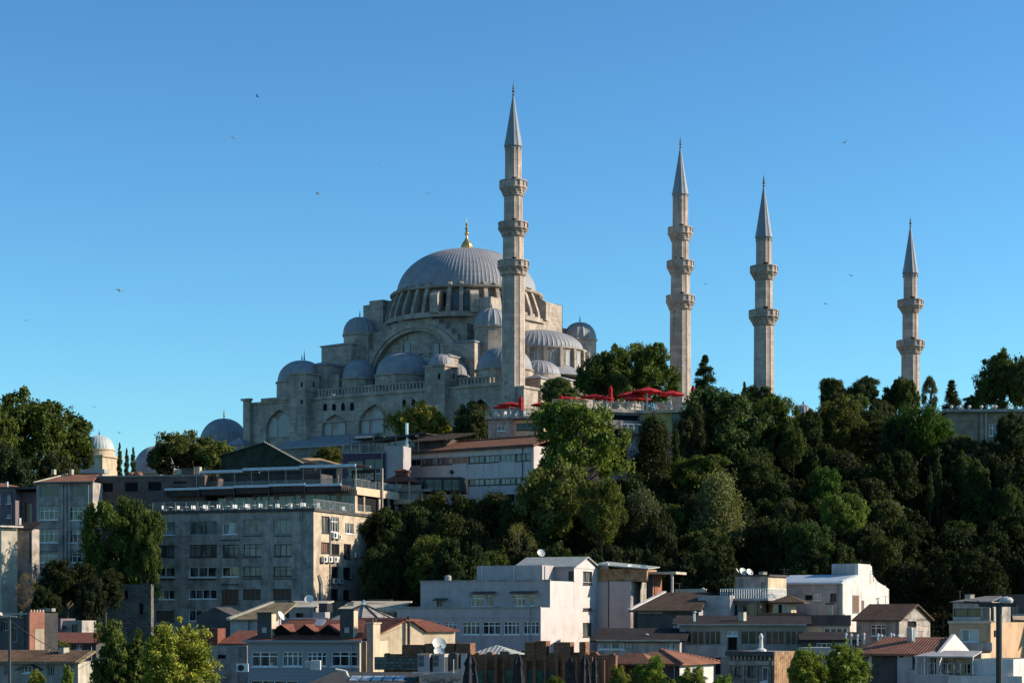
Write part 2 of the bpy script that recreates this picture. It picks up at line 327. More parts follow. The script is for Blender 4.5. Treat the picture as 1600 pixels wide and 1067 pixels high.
class Bld:
    """local frame: x along the front, y into the depth, z up from zb"""
    def __init__(s, name, label, cat, pxL=None, pxR=None, YL=0, th=20, group=None, o=None, zb=None):
        t = math.radians(th); s.e = (math.cos(t), -math.sin(t)); s.n = (math.sin(t), math.cos(t))
        s.o = o or ((pxL - 800) / F * YL, YL)
        if pxR is not None:
            kk = (pxR - 800) / F; s.W = (kk * s.o[1] - s.o[0]) / (s.e[0] - kk * s.e[1])
        s.zb = zb if zb is not None else float(zt(*s.o)) - 4
        s.root = empty(name, (s.o[0], s.o[1], s.zb), label, cat, group, -t)
    def fl(s, px, py, y=0.):
        d = ((px - 800) / F, 1); t = (y + s.o[0] * s.n[0] + s.o[1] * s.n[1]) / (d[0] * s.n[0] + d[1] * s.n[1])
        return ((t * d[0] - s.o[0]) * s.e[0] + (t - s.o[1]) * s.e[1], CZ + (HY - py) / F * t - s.zb)
    def sl(s, px, py, x):
        d = ((px - 800) / F, 1); t = (x + s.o[0] * s.e[0] + s.o[1] * s.e[1]) / (d[0] * s.e[0] + d[1] * s.e[1])
        return ((t * d[0] - s.o[0]) * s.n[0] + (t - s.o[1]) * s.n[1], CZ + (HY - py) / F * t - s.zb)
    def w(s, x, y, z): return Vector((s.o[0] + x * s.e[0] + y * s.n[0], s.o[1] + x * s.e[1] + y * s.n[1], s.zb + z))
    def vol(s, name, m, l, r, top, y0=0., dep=8., bot=None, fw=(), sw=(), deck='deck', par=.0, rev=.36, side=None, topx=None):
        """wall volume whose front on plane y0 spans photo columns l..r and reaches row top; windows in photo rows/columns"""
        topx = r if topx is None else topx
        x0, x1 = s.fl(l, 0, y0)[0], s.fl(r, 0, y0)[0]; z1 = s.fl(topx, top, y0)[1]; z0 = 0. if bot is None else s.fl(r, bot, y0)[1]
        return s.volm(name, m, x0, x1, y0, y0 + dep, z0, z1, fw, sw, deck, par, rev, side)
    def volm(s, name, m, x0, x1, y0, y1, z0, z1, fw=(), sw=(), deck='deck', par=.0, rev=.36, side=None):
        mb = MB(); sb = MB() if side else mb; H = z1 - z0; wins = []; of = []; os_ = []
        for wd in fw:
            a, zt1 = s.fl(wd[0], wd[1], y0); b, _ = s.fl(wd[2], 0, y0); cx = (wd[0] + wd[2]) / 2
            zt1 = s.fl(cx, wd[1], y0)[1]; zb1 = s.fl(cx, wd[3], y0)[1]; sp = wd[5] if len(wd) > 5 else None
            a = max(a, x0 + .05); b = min(b, x1 - .05); zt1 = min(zt1, z1 - .05); zb1 = max(zb1, z0 + .05)
            if b - a < .15 or zt1 - zb1 < .15: continue
            of.append((a - x0, zb1 - z0, b - x0, zt1 - z0, sp)); wins.append(((a, y0, zb1), (1, 0, 0), (0, 1, 0), b - a, zt1 - zb1, wd[4]))
        for wd in sw:
            a, _ = s.sl(wd[0], 0, x1); b, _ = s.sl(wd[2], 0, x1); cx = (wd[0] + wd[2]) / 2
            zt1 = s.sl(cx, wd[1], x1)[1]; zb1 = s.sl(cx, wd[3], x1)[1]; a = max(a, y0 + .05); b = min(b, y1 - .05); zt1 = min(zt1, z1 - .05); zb1 = max(zb1, z0 + .05)
            if b - a < .15 or zt1 - zb1 < .15: continue
            os_.append((a - y0, zb1 - z0, b - y0, zt1 - z0, wd[5] if len(wd) > 5 else None)); wins.append(((x1, a, zb1), (0, 1, 0), (-1, 0, 0), b - a, zt1 - zb1, wd[4]))
        wallmesh(mb, (x0, y0, z0), (1, 0, 0), x1 - x0, H, of, (0, 1, 0), rev)
        wallmesh(sb, (x1, y0, z0), (0, 1, 0), y1 - y0, H, os_, (-1, 0, 0), rev)
        mb.quad((x1, y1, z0), (x0, y1, z0), (x0, y1, z1), (x1, y1, z1)); mb.quad((x0, y1, z0), (x0, y0, z0), (x0, y0, z1), (x0, y1, z1))
        if par > 0:
            t = .25
            for a, b, c, d in ((x0, x1, y0, y0 + t), (x0, x1, y1 - t, y1), (x0, x0 + t, y0 + t, y1 - t), (x1 - t, x1, y0 + t, y1 - t)):
                mb.quad((a, c, z1), (b, c, z1), (b, d, z1), (a, d, z1))
            i = (x0 + t, x1 - t, y0 + t, y1 - t); zz = z1 - par
            for a, b in (((i[0], i[2]), (i[1], i[2])), ((i[1], i[2]), (i[1], i[3])), ((i[1], i[3]), (i[0], i[3])), ((i[0], i[3]), (i[0], i[2]))):
                mb.quad((*b, z1), (*a, z1), (*a, zz), (*b, zz))
            dk = MB(); dk.quad((i[0], i[2], zz), (i[1], i[2], zz), (i[1], i[3], zz), (i[0], i[3], zz))
        else:
            dk = MB(); dk.quad((x0, y0, z1), (x1, y0, z1), (x1, y1, z1), (x0, y1, z1))
        wo = mb.build(name, m, s.root)
        if side: sb.build('side_wall', side, s.root)
        dk.build('roof', deck, s.root)
        if name == 'wall' and x1 - x0 > 3 and y0 < 2 and s.root.name.split('.')[0] not in ('mosque', 'low_ruin', 'brick_ruin', 'domed_tomb'):
            MB().box(x0 - .05, x1 - .002, y0 - .09, y0 - .003, z1 - .16, z1 - .012).build('coping', 'greyframe', s.root)
            d_ = MB(); xd = x0 + (x1 - x0) * (.93 if len(fw) else .7); d_.tube((xd, y0 - .12, z0), (xd, y0 - .12, z1 - .17), .06, n=6); d_.build('drainpipe', 'dkframe' if (int(x1 * 10) % 2) else 'greyframe', s.root)
        for o, ux, nin, ww, hh, st in wins: 
            if st is None: continue
            if st == 'arch': 
                p = MB(); o = Vector(o); p.quad(*[o + Vector(nin) * rev + Vector(ux) * x + Vector((0, 0, z)) for x, z in ((0, 0), (ww, 0), (ww, hh), (0, hh))]); p.build('arch_panel', m, s.root)
            else: window(s.root, o, ux, nin, ww, hh, st)
        return dict(x0=x0, x1=x1, y0=y0, y1=y1, z0=z0, z1=z1)
    def box(s, name, m, x0, x1, y0, y1, z0, z1): return MB().box(x0, x1, y0, y1, z0, z1).build(name, m, s.root)
    def boxp(s, name, m, l, t, r, b, y0=0., dep=.3):
        x0, x1 = s.fl(l, 0, y0)[0], s.fl(r, 0, y0)[0]; z1 = s.fl((l + r) / 2, t, y0)[1]; z0 = s.fl((l + r) / 2, b, y0)[1]
        return s.box(name, m, x0, x1, y0, y0 + dep, z0, z1)
    def gable(s, name, m, x0, x1, y0, y1, ze, zr, axis='x', ov=.4, t=.18, wallm=None, flip=None, ridge=None):
        """gable roof; ridge runs along axis"""
        mb = MB()
        if axis == 'x':
            ym = ridge if ridge is not None else (y0 + y1) / 2; dz = (zr - ze) / (ym - y0) * ov; dz2 = (zr - ze) / (y1 - ym) * ov
            mb.slab([(x0 - ov, y0 - ov, ze - dz), (x1 + ov, y0 - ov, ze - dz), (x1 + ov, ym, zr), (x0 - ov, ym, zr)], t)
            mb.slab([(x0 - ov, ym, zr), (x1 + ov, ym, zr), (x1 + ov, y1 + ov, ze - dz2), (x0 - ov, y1 + ov, ze - dz2)], t)
            if wallm:
                g = MB(); g.prismx([(y0, ze - .3), (y1, ze - .3), (ym, zr - t - .02)], x0, x1); g.build('gable_wall', wallm, s.root)
        else:
            xm = ridge if ridge is not None else (x0 + x1) / 2; dz = (zr - ze) / (xm - x0) * ov; dz2 = (zr - ze) / (x1 - xm) * ov
            mb.slab([(x0 - ov, y0 - ov, ze - dz), (xm, y0 - ov, zr), (xm, y1 + ov, zr), (x0 - ov, y1 + ov, ze - dz)], t)
            mb.slab([(xm, y0 - ov, zr), (x1 + ov, y0 - ov, ze - dz2), (x1 + ov, y1 + ov, ze - dz2), (xm, y1 + ov, zr)], t)
            if wallm:
                g = MB(); g.prism([(x0, ze - .3), (x1, ze - .3), (xm, zr - t - .02)], y0, y1); g.build('gable_wall', wallm, s.root)
        return mb.build(name, m, s.root)
    def hip(s, name, m, x0, x1, y0, y1, ze, zr, ov=.4, inset=None, t=.15):
        x0 -= ov; x1 += ov; y0 -= ov; y1 += ov; d = inset if inset is not None else (y1 - y0) / 2; ym = (y0 + y1) / 2
        a, b = (x0 + d, ym, zr), (x1 - d, ym, zr)
        if x0 + d >= x1 - d: a = b = ((x0 + x1) / 2, ym, zr)
        mb = MB(); mb.quad((x0, y0, ze), (x1, y0, ze), b, a); mb.quad((x1, y1, ze), (x0, y1, ze), a, b); mb.quad((x1, y0, ze), (x1, y1, ze), b); mb.quad((x0, y1, ze), (x0, y0, ze), a)
        mb.box(x0, x1, y0, y1, ze - t, ze - .004); return mb.build(name, m, s.root)
    def shed(s, name, m, x0, x1, y0, y1, z0, z1, ov=.3, t=.15):
        g = (z1 - z0) / (y1 - y0) * ov
        return MB().slab([(x0 - ov, y0 - ov, z0 - g), (x1 + ov, y0 - ov, z0 - g), (x1 + ov, y1 + ov, z1 + g), (x0 - ov, y1 + ov, z1 + g)], t).build(name, m, s.root)
    def rail(s, pts, h=1.05, kind='glass', m=None, step=1.5):
        mb = MB(); gl = MB(); tot = 0
        for (xa, ya, za), (xb, yb, zb_) in zip(pts[:-1], pts[1:]):
            a = Vector((xa, ya, za)); b = Vector((xb, yb, zb_)); L = (b - a).length; n = max(1, int(L / step))
            for i in range(n + 1):
                p = a.lerp(b, i / n); mb.box(p.x - .03, p.x + .03, p.y - .03, p.y + .03, p.z, p.z + h)
            mb.tube(a + Vector((0, 0, h)), b + Vector((0, 0, h)), .035)
            if kind == 'glass': gl.quad(a + Vector((0, 0, .08)), b + Vector((0, 0, .08)), b + Vector((0, 0, h - .05)), a + Vector((0, 0, h - .05)))
            else: mb.tube(a + Vector((0, 0, h * .5)), b + Vector((0, 0, h * .5)), .02)
        r = mb.build('railing', m or 'greyframe', s.root)
        if kind == 'glass': gl.build('glass_panel', 'railglass', r)
        return r

def zz(ox, oy, ws, f=4.): return [(a / f + ox, b / f + oy, c / f + ox, d / f + oy) + tuple(r) for a, b, c, d, *r in ws]

# ------------------------------------------------------------------ the ground: one sheet to the horizon
def build_ground():
    xs = np.concatenate([[-9000, -3000, -1000, -500], np.arange(-300, 301, 6), [500, 1000, 3000, 9000]])
    ys = np.concatenate([[-3000, -600, -100, 0, 60], np.arange(110, 720, 6), [760, 850, 1000, 1300, 2000, 4000, 12000]])
    X, Y = np.meshgrid(xs, ys); Z = np.array(zt(X, Y), dtype=float)
    Z += .5 * np.sin(X * .21 + Y * .13) * np.cos(Y * .17) * (np.abs(X) < 300)
    v = np.stack([X, Y, Z], -1).reshape(-1, 3); nx = len(xs); f = []
    for j in range(len(ys) - 1):
        for i in range(nx - 1): f.append((j * nx + i, j * nx + i + 1, (j + 1) * nx + i + 1, (j + 1) * nx + i))
    me = bpy.data.meshes.new('ground'); me.from_pydata(v.tolist(), [], f); me.polygons.foreach_set('use_smooth', [True] * len(me.polygons)); me.materials.append(M['ground'])
    o = bpy.data.objects.new('ground', me); col.objects.link(o); tag(o, kind='structure')
build_ground()

# ------------------------------------------------------------------ the great mosque
def finial(mb, c, h, r=.22):
    x, y, z = c; mb.lathe([(r * 1.1, 0), (r * .5, .08 * h), (r * .35, .16 * h), (r, .24 * h), (r, .30 * h), (r * .3, .38 * h), (r * .7, .46 * h), (r * .7, .5 * h), (r * .25, .56 * h), (r * .5, .63 * h), (r * .45, .67 * h), (r * .2, .73 * h), (.03, .86 * h), (.02, h)], 8, (x, y, z))
def dome(parent, x, y, z, R, H, ribs=32, fin=2.0, name='dome', m='lead', mf='bronze', a0=0, a1=2 * math.pi, rim=.25, rib=.05, fr=.2):
    n = ribs * 4; K = 14; prof = [(R + rim, -.18), (R + rim, 0), (R, .03)]
    for i in range(1, K + 1):
        t = i / K * math.pi / 2; prof.append((max(.02, R * math.cos(t) ** .92), H * math.sin(t)))
    d = MB().lathe(prof, n, (x, y, z), a0, a1, lambda i, r, zz_: 1 + (rib / max(r, .8) if (i % 4 == 0 and zz_ > .02) else 0)).build(name, m, parent)
    if fin:
        f = MB(); finial(f, (x, y, z + H - .05), fin, fr); f.build('finial', mf, d)
    return d

mq = Bld('mosque', 'great stone mosque with many grey lead domes crowning the hill beside the minarets', 'mosque', th=34, o=(.27, 420), zb=55)
R0 = mq.root; Zm = lambda z: z - 55
def mv(name, x0, x1, y0, y1, z0, z1, fw=(), sw=(), m='stone', **kw): return mq.volm(name, m, x0, x1, y0, y1, Zm(z0), Zm(z1), fw, sw, kw.pop('deck', 'lead'), kw.pop('par', 0), kw.pop('rev', .9), None)
xL = -74.6
# outer gallery wall with its big pointed arches
arches = zz(370, 480, [(182, 640, 352, 860, 'arch', .45), (532, 670, 692, 820, 'arch', .45), (762, 606, 962, 830, 'arch', .45), (1440, 572, 1602, 860, None, .45)])
small = zz(370, 480, [(538, 600, 564, 648, 'o', .6), (594, 600, 620, 646, 'o', .6), (650, 596, 676, 646, 'o', .6), (706, 594, 732, 646, 'o', .6), (1034, 574, 1058, 620, 'o', .6), (1091, 572, 1116, 618, 'o', .6), (1148, 570, 1174, 618, 'o', .6)])
W0 = mv('wall', xL, -1.2, 0, 61, 55, 78.8, arches + small)
MB().box(-14, -6, 1, 1.2, Zm(55), Zm(76)).build('arch_panel', 'void', R0)  # near-black sheet paints the shade inside the open arch
for l, t, r, b in zz(370, 480, [(195, 680, 258, 815), (266, 662, 336, 812), (547, 702, 594, 798), (636, 702, 680, 798), (783, 686, 830, 792), (856, 640, 918, 786)]):
    x0, z0 = mq.fl(l, b, .85); x1, _ = mq.fl(r, b, .85); z1 = mq.fl((l + r) / 2, t, .85)[1]; hh = z1 - z0; cx = (x0 + x1) / 2
    poly = [(x0, z0), (x1, z0), (x1, z0 + hh * .72), (cx + (x1 - cx) * .6, z0 + hh * .9), (cx, z1), (cx - (x1 - cx) * .6, z0 + hh * .9), (x0, z0 + hh * .72)]
    wo = MB().prism([(cx + (a - cx) * 1.14, b + (.12 if b > z0 + .1 else -.12)) for a, b in poly], .72, .95).build('window', 'stone', R0)
    MB().prism(poly, .66, .715).build('lattice', 'lattice', wo)
c = MB()   # cornices, pilasters, plinth
c.box(xL - .35, -1.0, -.35, -.003, Zm(78.5), Zm(79.0)); c.box(-1.197, -.9, 0, 61.2, Zm(78.5), Zm(79.0)); c.box(xL - .35, xL - .003, 0, 61, Zm(78.5), Zm(79.0))
c.box(xL, xL + 1.9, -1.2, -.36, Zm(55), Zm(79.4)); c.box(xL - .4, xL + 2.3, -1.6, -.37, Zm(79.4), Zm(79.9)); c.box(xL + 5, -60.5, -.7, -.36, Zm(79.002), Zm(79.7))
c.box(-53.3, -22.3, -.12, -.003, Zm(73.2), Zm(73.5))
c.build('cornice', 'stone', R0)
bal = MB()
for xa, xb in ((-53.2, -22.4), (-14, -2.5)):
    bal.box(xa, xb, -.3, .1, Zm(79.003), Zm(79.25)); bal.box(xa, xb, -.3, .1, Zm(80.5), Zm(80.8)); x = xa + .2
    while x < xb: bal.box(x, x + .38, -.2, .05, Zm(79.25), Zm(80.5)); x += .95
bal.build('balustrade', 'stone', R0)
ln = MB().slab([(-61, -5.5, Zm(67.6)), (-36, -5.5, Zm(67.6)), (-36, -.02, Zm(70.2)), (-61, -.02, Zm(70.2))], .4); ln.build('porch_roof', 'lead', R0)
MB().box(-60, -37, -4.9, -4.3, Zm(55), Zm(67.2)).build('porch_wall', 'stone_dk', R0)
cp = MB(); cp.box(-76.5, -71.5, -4.5, -1.25, Zm(55), Zm(69)); cp.build('corner_block', 'stone', R0)
MB().add([(-76.9, -4.9, Zm(69)), (-71.2, -4.9, Zm(69)), (-71.2, -1.22, Zm(69)), (-76.9, -1.22, Zm(69)), (-74.1, -3, Zm(70.9))], [(0, 1, 4), (1, 2, 4), (2, 3, 4), (3, 0, 4), (3, 2, 1, 0)]) if False else None
pc = MB(); pc.add([(-76.9, -4.9, Zm(69.01)), (-71.2, -4.9, Zm(69.01)), (-71.2, -1.22, Zm(69.01)), (-76.9, -1.22, Zm(69.01)), (-74.1, -3, Zm(70.9))], [(0, 1, 4), (1, 2, 4), (2, 3, 4), (3, 0, 4), (3, 2, 1, 0)]); pc.build('cap_roof', 'lead', R0)
# stair turrets with little domes
for (xa, xb, ya, yb, zt_, dR, dH, ff, wins, swin) in ((-60.2, -55.2, -1.8, 3.0, 84.3, 2.5, 2.5, 3.2, [(398, 468, 412, 500), (398, 578, 412, 606)], [(474, 466, 486, 500)]),
                                                       (-22.1, -16.8, -1.5, 3.2, 83.4, 2.6, 2.5, 1.8, [(1256, 414, 1272, 450)], [(1350, 416, 1362, 448)])):
    mv('turret', xa, xb, ya, yb, 55, zt_, zz(370, 480, [(*w_, 'o') for w_ in wins]), zz(370, 480, [(*w_, 'o') for w_ in swin]), rev=.3)
    cc = MB(); cc.box(xa - .3, xb + .3, ya - .3, yb + .3, Zm(zt_ + .003), Zm(zt_ + .45)); cc.box(xa - .15, xb + .15, ya - .15, ya - .003, Zm(zt_ - 3.9), Zm(zt_ - 3.6)); cc.box(xb + .003, xb + .15, ya - .15, yb, Zm(zt_ - 3.9), Zm(zt_ - 3.6)); cc.build('cornice', 'stone', R0)
    dome(R0, (xa + xb) / 2, (ya + yb) / 2, Zm(zt_ + .5), dR, dH, 16, ff, 'turret_dome')
# five side domes, large and small by turns
for x, y, R, H, zd in ((-64.2, 7.5, 5.6, 5.0, 83.8), (-47, 7, 3.7, 4.3, 83.4), (-34.5, 7.2, 6.1, 5.2, 83.3), (-20.5, 7.5, 3.6, 3.6, 82.2), (-7.2, 7.2, 6.0, 5.0, 82.7)):
    MB().lathe([(R + .25, 0), (R + .25, zd - 79.3), (R + .55, zd - 79.1), (R + .55, zd - 78.85)], 16 if R > 5 else 12, (x, y, Zm(78.81))).build('drum', 'stone', R0)
    dome(R0, x, y, Zm(zd + .12), R, H, 40 if R > 5 else 26, 3.4 if R > 5 and x > -40 and x < -30 else 1.6, 'side_dome')
# same five along the far side
for x, R in ((-64, 5.6), (-47, 3.7), (-34, 6), (-20.5, 3.6), (-7.2, 5.8)): dome(R0, x, 54, Zm(82.5), R, R * .85, 24, 1.6, 'side_dome'); MB().lathe([(R + .3, 0), (R + .3, 3.5)], 16, (x, 54, Zm(78.82))).build('drum', 'stone', R0)
mv('terrace_block', -70, -3.5, 11.5, 50, 78.82, 82.8)
mv('terrace_block', -40.5, -28.5, 1.2, 11, 78.82, 80.6)
# stepped buttress blocks with lead caps either side of the tympanum
def capped(xa, xb, ya, yb, zt_, zb_=78.83, name='buttress_block', ph=.9):
    mv(name, xa, xb, ya, yb, zb_, zt_); o = .3; z = Zm(zt_ + .01)
    q = MB(); q.box(xa - o, xb + o, ya - o, yb + o, z, z + .25); q.add([(xa - o, ya - o, z + .252), (xb + o, ya - o, z + .252), (xb + o, yb + o, z + .252), (xa - o, yb + o, z + .252), ((xa + xb) / 2, (ya + yb) / 2, z + .25 + ph)], [(0, 1, 4), (1, 2, 4), (2, 3, 4), (3, 0, 4), (3, 2, 1, 0)]); q.build('cap_roof', 'lead', R0)
capped(-20.8, -15.6, 8, 14.5, 89.6); capped(-22.8, -18.4, 2.6, 7.9, 86.0)
capped(-59.6, -50.8, 9, 16, 91.8); capped(-59.5, -53.4, 3.6, 8.9, 86.8); mv('buttress_block', -59.3, -50.6, 4.2, 8.8, 78.84, 84.5)
# tympanum: recessed wall under a great arch with stepped extrados
cxm = -35.6; ya = 13.0
tw = []
for px_, py_ in ((637, 536), (652, 534), (667, 534), (682, 537)):
    x0, z0 = mq.fl(px_ - 4.2, 556, ya + 1.2); x1, _ = mq.fl(px_ + 4.2, 556, ya + 1.2); tw.append((x0, z0, x1, mq.fl(px_, py_, ya + 1.2)[1]))
for px_ in (634, 645, 659, 674, 686):
    x0, z0 = mq.fl(px_ - 2.6, 531, ya + 1.2); x1, _ = mq.fl(px_ + 2.6, 531, ya + 1.2); tw.append((x0, z0, x1, mq.fl(px_, 524, ya + 1.2)[1]))
MB().box(-49, -22, ya + 1.2, ya + 3, Zm(79), Zm(95)).build('tympanum', 'stone', R0)
for x0, z0, x1, z1 in tw:
    wo = MB().box(x0 - .15, x1 + .15, ya + 1.08, ya + 1.197, z0 - .15, z1 + .15).build('window', 'stone_dk', R0); MB().box(x0, x1, ya + 1.0, ya + 1.077, z0, z1).build('lattice', 'lattice', wo)
ring = MB(); N_ = 28; zc = 83.3; ro, ri, sz = 13.9, 12.0, .90
for rr0, rr1, yy0 in ((ri, ri + .8, ya - .25), (ri + .8, ro, ya - .55)):
    for i in range(N_):
        t0, t1 = math.pi * i / N_, math.pi * (i + 1) / N_; q = []
        for t in (t0, t1):
            for r in (rr0, rr1): q.append((cxm + r * math.cos(t), Zm(zc + r * sz * math.sin(t))))
        a, b, c_, d = q; vs = [(p[0], y_, p[1]) for y_ in (yy0, ya + 1.2) for p in (a, b, d, c_)]
        ring.add(vs, [(0, 1, 2, 3), (7, 6, 5, 4), (0, 4, 5, 1), (1, 5, 6, 2), (2, 6, 7, 3), (3, 7, 4, 0)])
ring.build('great_arch', 'stone', R0)
# stepped wall above the arch: columns of different height, arch-shaped underside
stp = MB(); steps = [(-51.2, 86.5), (-50.2, 89), (-48.9, 90.8), (-47.4, 92.4), (-45.8, 93.8), (-44.1, 95.1), (-42.3, 96.1), (-40.4, 97.0), (-30.8, 96.1), (-28.9, 95.1), (-27.1, 93.8), (-25.4, 92.4), (-23.8, 90.8), (-22.3, 89), (-21, 86.5), (-20, None)]
for (xa, za), (xb, _) in zip(steps[:-1], steps[1:]):
    n_ = max(1, int((xb - xa) / .8))
    for i in range(n_):
        p, q = xa + (xb - xa) * i / n_, xa + (xb - xa) * (i + 1) / n_
        f = lambda x: zc + (sz * math.sqrt(max(0, ro * ro - (x - cxm) ** 2)) if abs(x - cxm) < ro else -4) - .3
        stp.prism([(p, Zm(f(p))), (q, Zm(f(q))), (q, Zm(za)), (p, Zm(za))], ya, ya + 3.4)
stp.build('stepped_wall', 'stone', R0)
stl = MB()
for (xa, za), (xb, _) in zip(steps[:-1], steps[1:]): MB().box(xa - .1, xb + .1, ya - .15, ya + 3.5, Zm(za + .01), Zm(za + .2)).build('coping', 'lead', R0)
# upper cube and the four domed weight towers
mv('upper_block', -51, -17, 16.5, 48, 82.81, 97.3, m='stone')
mv('upper_step', -49.5, -18.5, 17.5, 47, 97.31, 98.0); MB().lathe([(19.4, 0), (19.4, 1.0), (17.0, 1.8)], 32, (-34, 31, Zm(96.8))).build('drum_base', 'stone', R0)
for x, y, dz in ((-52.4, 14.2, 0), (-15.3, 14.2, -1.2), (-14.6, 49.8, 0), (-52.4, 49.8, 0)):
    MB().lathe([(3.9, 0), (3.9, 11.2), (4.2, 11.4), (4.2, 11.8)], 8, (x, y, Zm(83 + dz)), math.pi / 8, math.pi / 8 + 2 * math.pi).build('weight_tower', 'stone', R0)
    dome(R0, x, y, Zm(94.85 + dz), 3.75, 4.0, 16, 1.8, 'tower_dome', rib=.16)
for xa, xb, y0, y1, z1 in ((-54.4, -49.6, 18, 25.5, 102.2), (-51.5, -47.5, 16.6, 22, 102.8), (-20.5, -15.6, 38, 43.5, 102.0), (-22.5, -18, 40, 47.5, 102.8), (-21, -17.2, 16.6, 20.5, 100.8), (-51, -46, 42, 47.8, 102)):
    mv('corner_pier', xa, xb, y0, y1, 90, z1)
# main drum with fins and windows
cx, cy = -34, 31
MB().lathe([(17.3, 0), (17.3, 8.3)], 48, (cx, cy, Zm(89))).build('drum_plinth', 'stone', R0)
MB().lathe([(16.2, 0), (16.2, 6.0)], 64, (cx, cy, Zm(98))).build('main_drum', 'stone', R0)
MB().lathe([(16.3, 0), (17.7, .25), (17.9, .5), (17.9, .75), (16.6, .9)], 96, (cx, cy, Zm(103.4))).build('drum_cornice', 'stone', R0)
for i in range(40):
    t = 2 * math.pi * (i + .5) / 40; ct, st_ = math.cos(t), math.sin(t); hw = .95 if i % 10 in (1, 4) else .42; mb = MB(); vs = []
    prof = [(15.9, 97.6), (19.3, 97.6), (19.2, 99.0), (17.9, 102.6), (17.5, 103.4), (17.5, 104.5), (15.9, 105.2)] if i % 10 not in (1, 4) else [(15.9, 97.6), (20.0, 97.6), (20.0, 101.6), (18.6, 102.7), (15.9, 103.0)]
    for sgn in (-1, 1):
        for r, z in prof: vs.append((cx + r * ct - sgn * hw * st_, cy + r * st_ + sgn * hw * ct, Zm(z)))
    n_ = len(prof); mb.add(vs, [tuple(range(n_)), tuple(range(2 * n_ - 1, n_ - 1, -1))] + [(j, j + n_, (j + 1) % n_ + n_, (j + 1) % n_) for j in range(n_)]); mb.build('drum_buttress', 'stone', R0)
    t2 = 2 * math.pi * i / 40; wv_ = MB(); r = 16.27
    pts = [(-.75, 99.4), (.75, 99.4), (.75, 101.4), (.4, 102.2), (0, 102.6), (-.4, 102.2), (-.75, 101.4)]
    wv_.quad(*[(cx + r * math.cos(t2) - a * math.sin(t2), cy + r * math.sin(t2) + a * math.cos(t2), Zm(z)) for a, z in pts]); wv_.build('drum_window', 'glass_dk', R0)
dome(R0, cx, cy, Zm(104.1), 16.3, 11.0, 112, 0, 'main_dome', rim=.3, rib=.075)
gf = MB().lathe([(.7, 0), (1.15, .3), (1.3, .9), (1.05, 1.6), (.6, 2.2), (.3, 2.8), (.22, 3.4), (.5, 3.9), (.5, 4.1), (.18, 4.5), (.38, 5.1), (.12, 5.6), (.28, 6.1), (.08, 6.5), (.03, 7.6)], 14, (cx, cy, Zm(114.9)), rf=lambda i, r, z: 1 + .08 * (i % 2)); gf.build('gilded_finial', 'gold', R0)
# half domes on the court side and on the far side
for sx in (1, -1):
    xs_ = cx + sx * 20.3; a0 = -math.pi / 2 if sx > 0 else math.pi / 2
    sd = MB().lathe([(10.4, 0), (10.4, 6.1), (10.8, 6.3), (10.8, 6.6)], 48, (xs_, cy, Zm(83.2)), a0, a0 + math.pi); sd.build('half_dome_drum', 'stone', R0)
    dome(R0, xs_ - sx * .5, cy, Zm(89.9), 10.3, 4.7, 30, 0, 'half_dome', a0=a0 - .05, a1=a0 + math.pi + .05, rim=.5, rib=.12)
    for i in range(9):
        t = a0 + math.pi * (i + .5) / 9
        pts = [(-.62, 85.6), (.62, 85.6), (.62, 88.2), (.3, 88.8), (0, 89.1), (-.3, 88.8), (-.62, 88.2)]; r = 10.46
        wv_ = MB(); wv_.quad(*[(xs_ + r * math.cos(t) - a * math.sin(t), cy + r * math.sin(t) + a * math.cos(t), Zm(z)) for a, z in pts]); wv_.build('drum_window', 'lattice', R0)
        t += math.pi / 18; bb = MB(); hw = .35
        vs = [(xs_ + r_ * math.cos(t) - s_ * hw * math.sin(t), cy + r_ * math.sin(t) + s_ * hw * math.cos(t), Zm(z)) for s_ in (-1, 1) for r_, z in ((10.3, 84), (11.2, 84), (11.0, 89.4), (10.3, 89.4))]
        bb.add(vs, [(0, 1, 2, 3), (7, 6, 5, 4), (0, 4, 5, 1), (1, 5, 6, 2), (2, 6, 7, 3), (3, 7, 4, 0)]); bb.build('drum_buttress', 'stone', R0)
    sk = MB().lathe([(13.6, 0), (10.5, 2.2)], 48, (xs_, cy, Zm(83.3)), a0, a0 + math.pi); sk.build('skirt_roof', 'lead', R0)
    for yy in (cy - 13.2, cy + 13.2):
        dome(R0, cx + sx * 28.8, yy, Zm(82.6), 4.6, 3.2, 24, 0, 'exedra_dome', rib=.1); MB().lathe([(4.8, 0), (4.8, 3.6)], 24, (cx + sx * 28.8, yy, Zm(78.9))).build('drum', 'stone', R0)
    MB().prismx([(cy - 14, Zm(90.5)), (cy - 12, Zm(96)), (cy - 8, Zm(98.6)), (cy + 8, Zm(98.6)), (cy + 12, Zm(96)), (cy + 14, Zm(90.5))], min(cx + sx * 16.8, cx + sx * 18.6), max(cx + sx * 16.8, cx + sx * 18.6)).build('arch_wall', 'stone', R0)
# court-side low walls next to the near tall minaret
mv('court_pier', 1.0, 3.6, -1.4, 4, 55, 77.4, rev=.3); MB().box(.7, 3.9, -1.7, 4.3, Zm(77.41), Zm(77.9)).build('cornice', 'stone', R0)
mv('court_wall', 3.9, 58, .6, 2.4, 55, 69.5); mv('court_wall', 57, 58.6, 2.5, 58, 55, 69.5)
capped(-1.19, 3.0, 6, 9, 80.2, 60); capped(-1.19, 4.0, 14, 19, 80.6, 60)
for i in range(7): dome(R0, 8 + i * 7.2, 5, Zm(69.6), 2.8, 2.2, 12, .8, 'court_dome')
MB().box(4, 57, 2.42, 8.5, Zm(68.8), Zm(69.45)).build('court_roof', 'lead', R0)

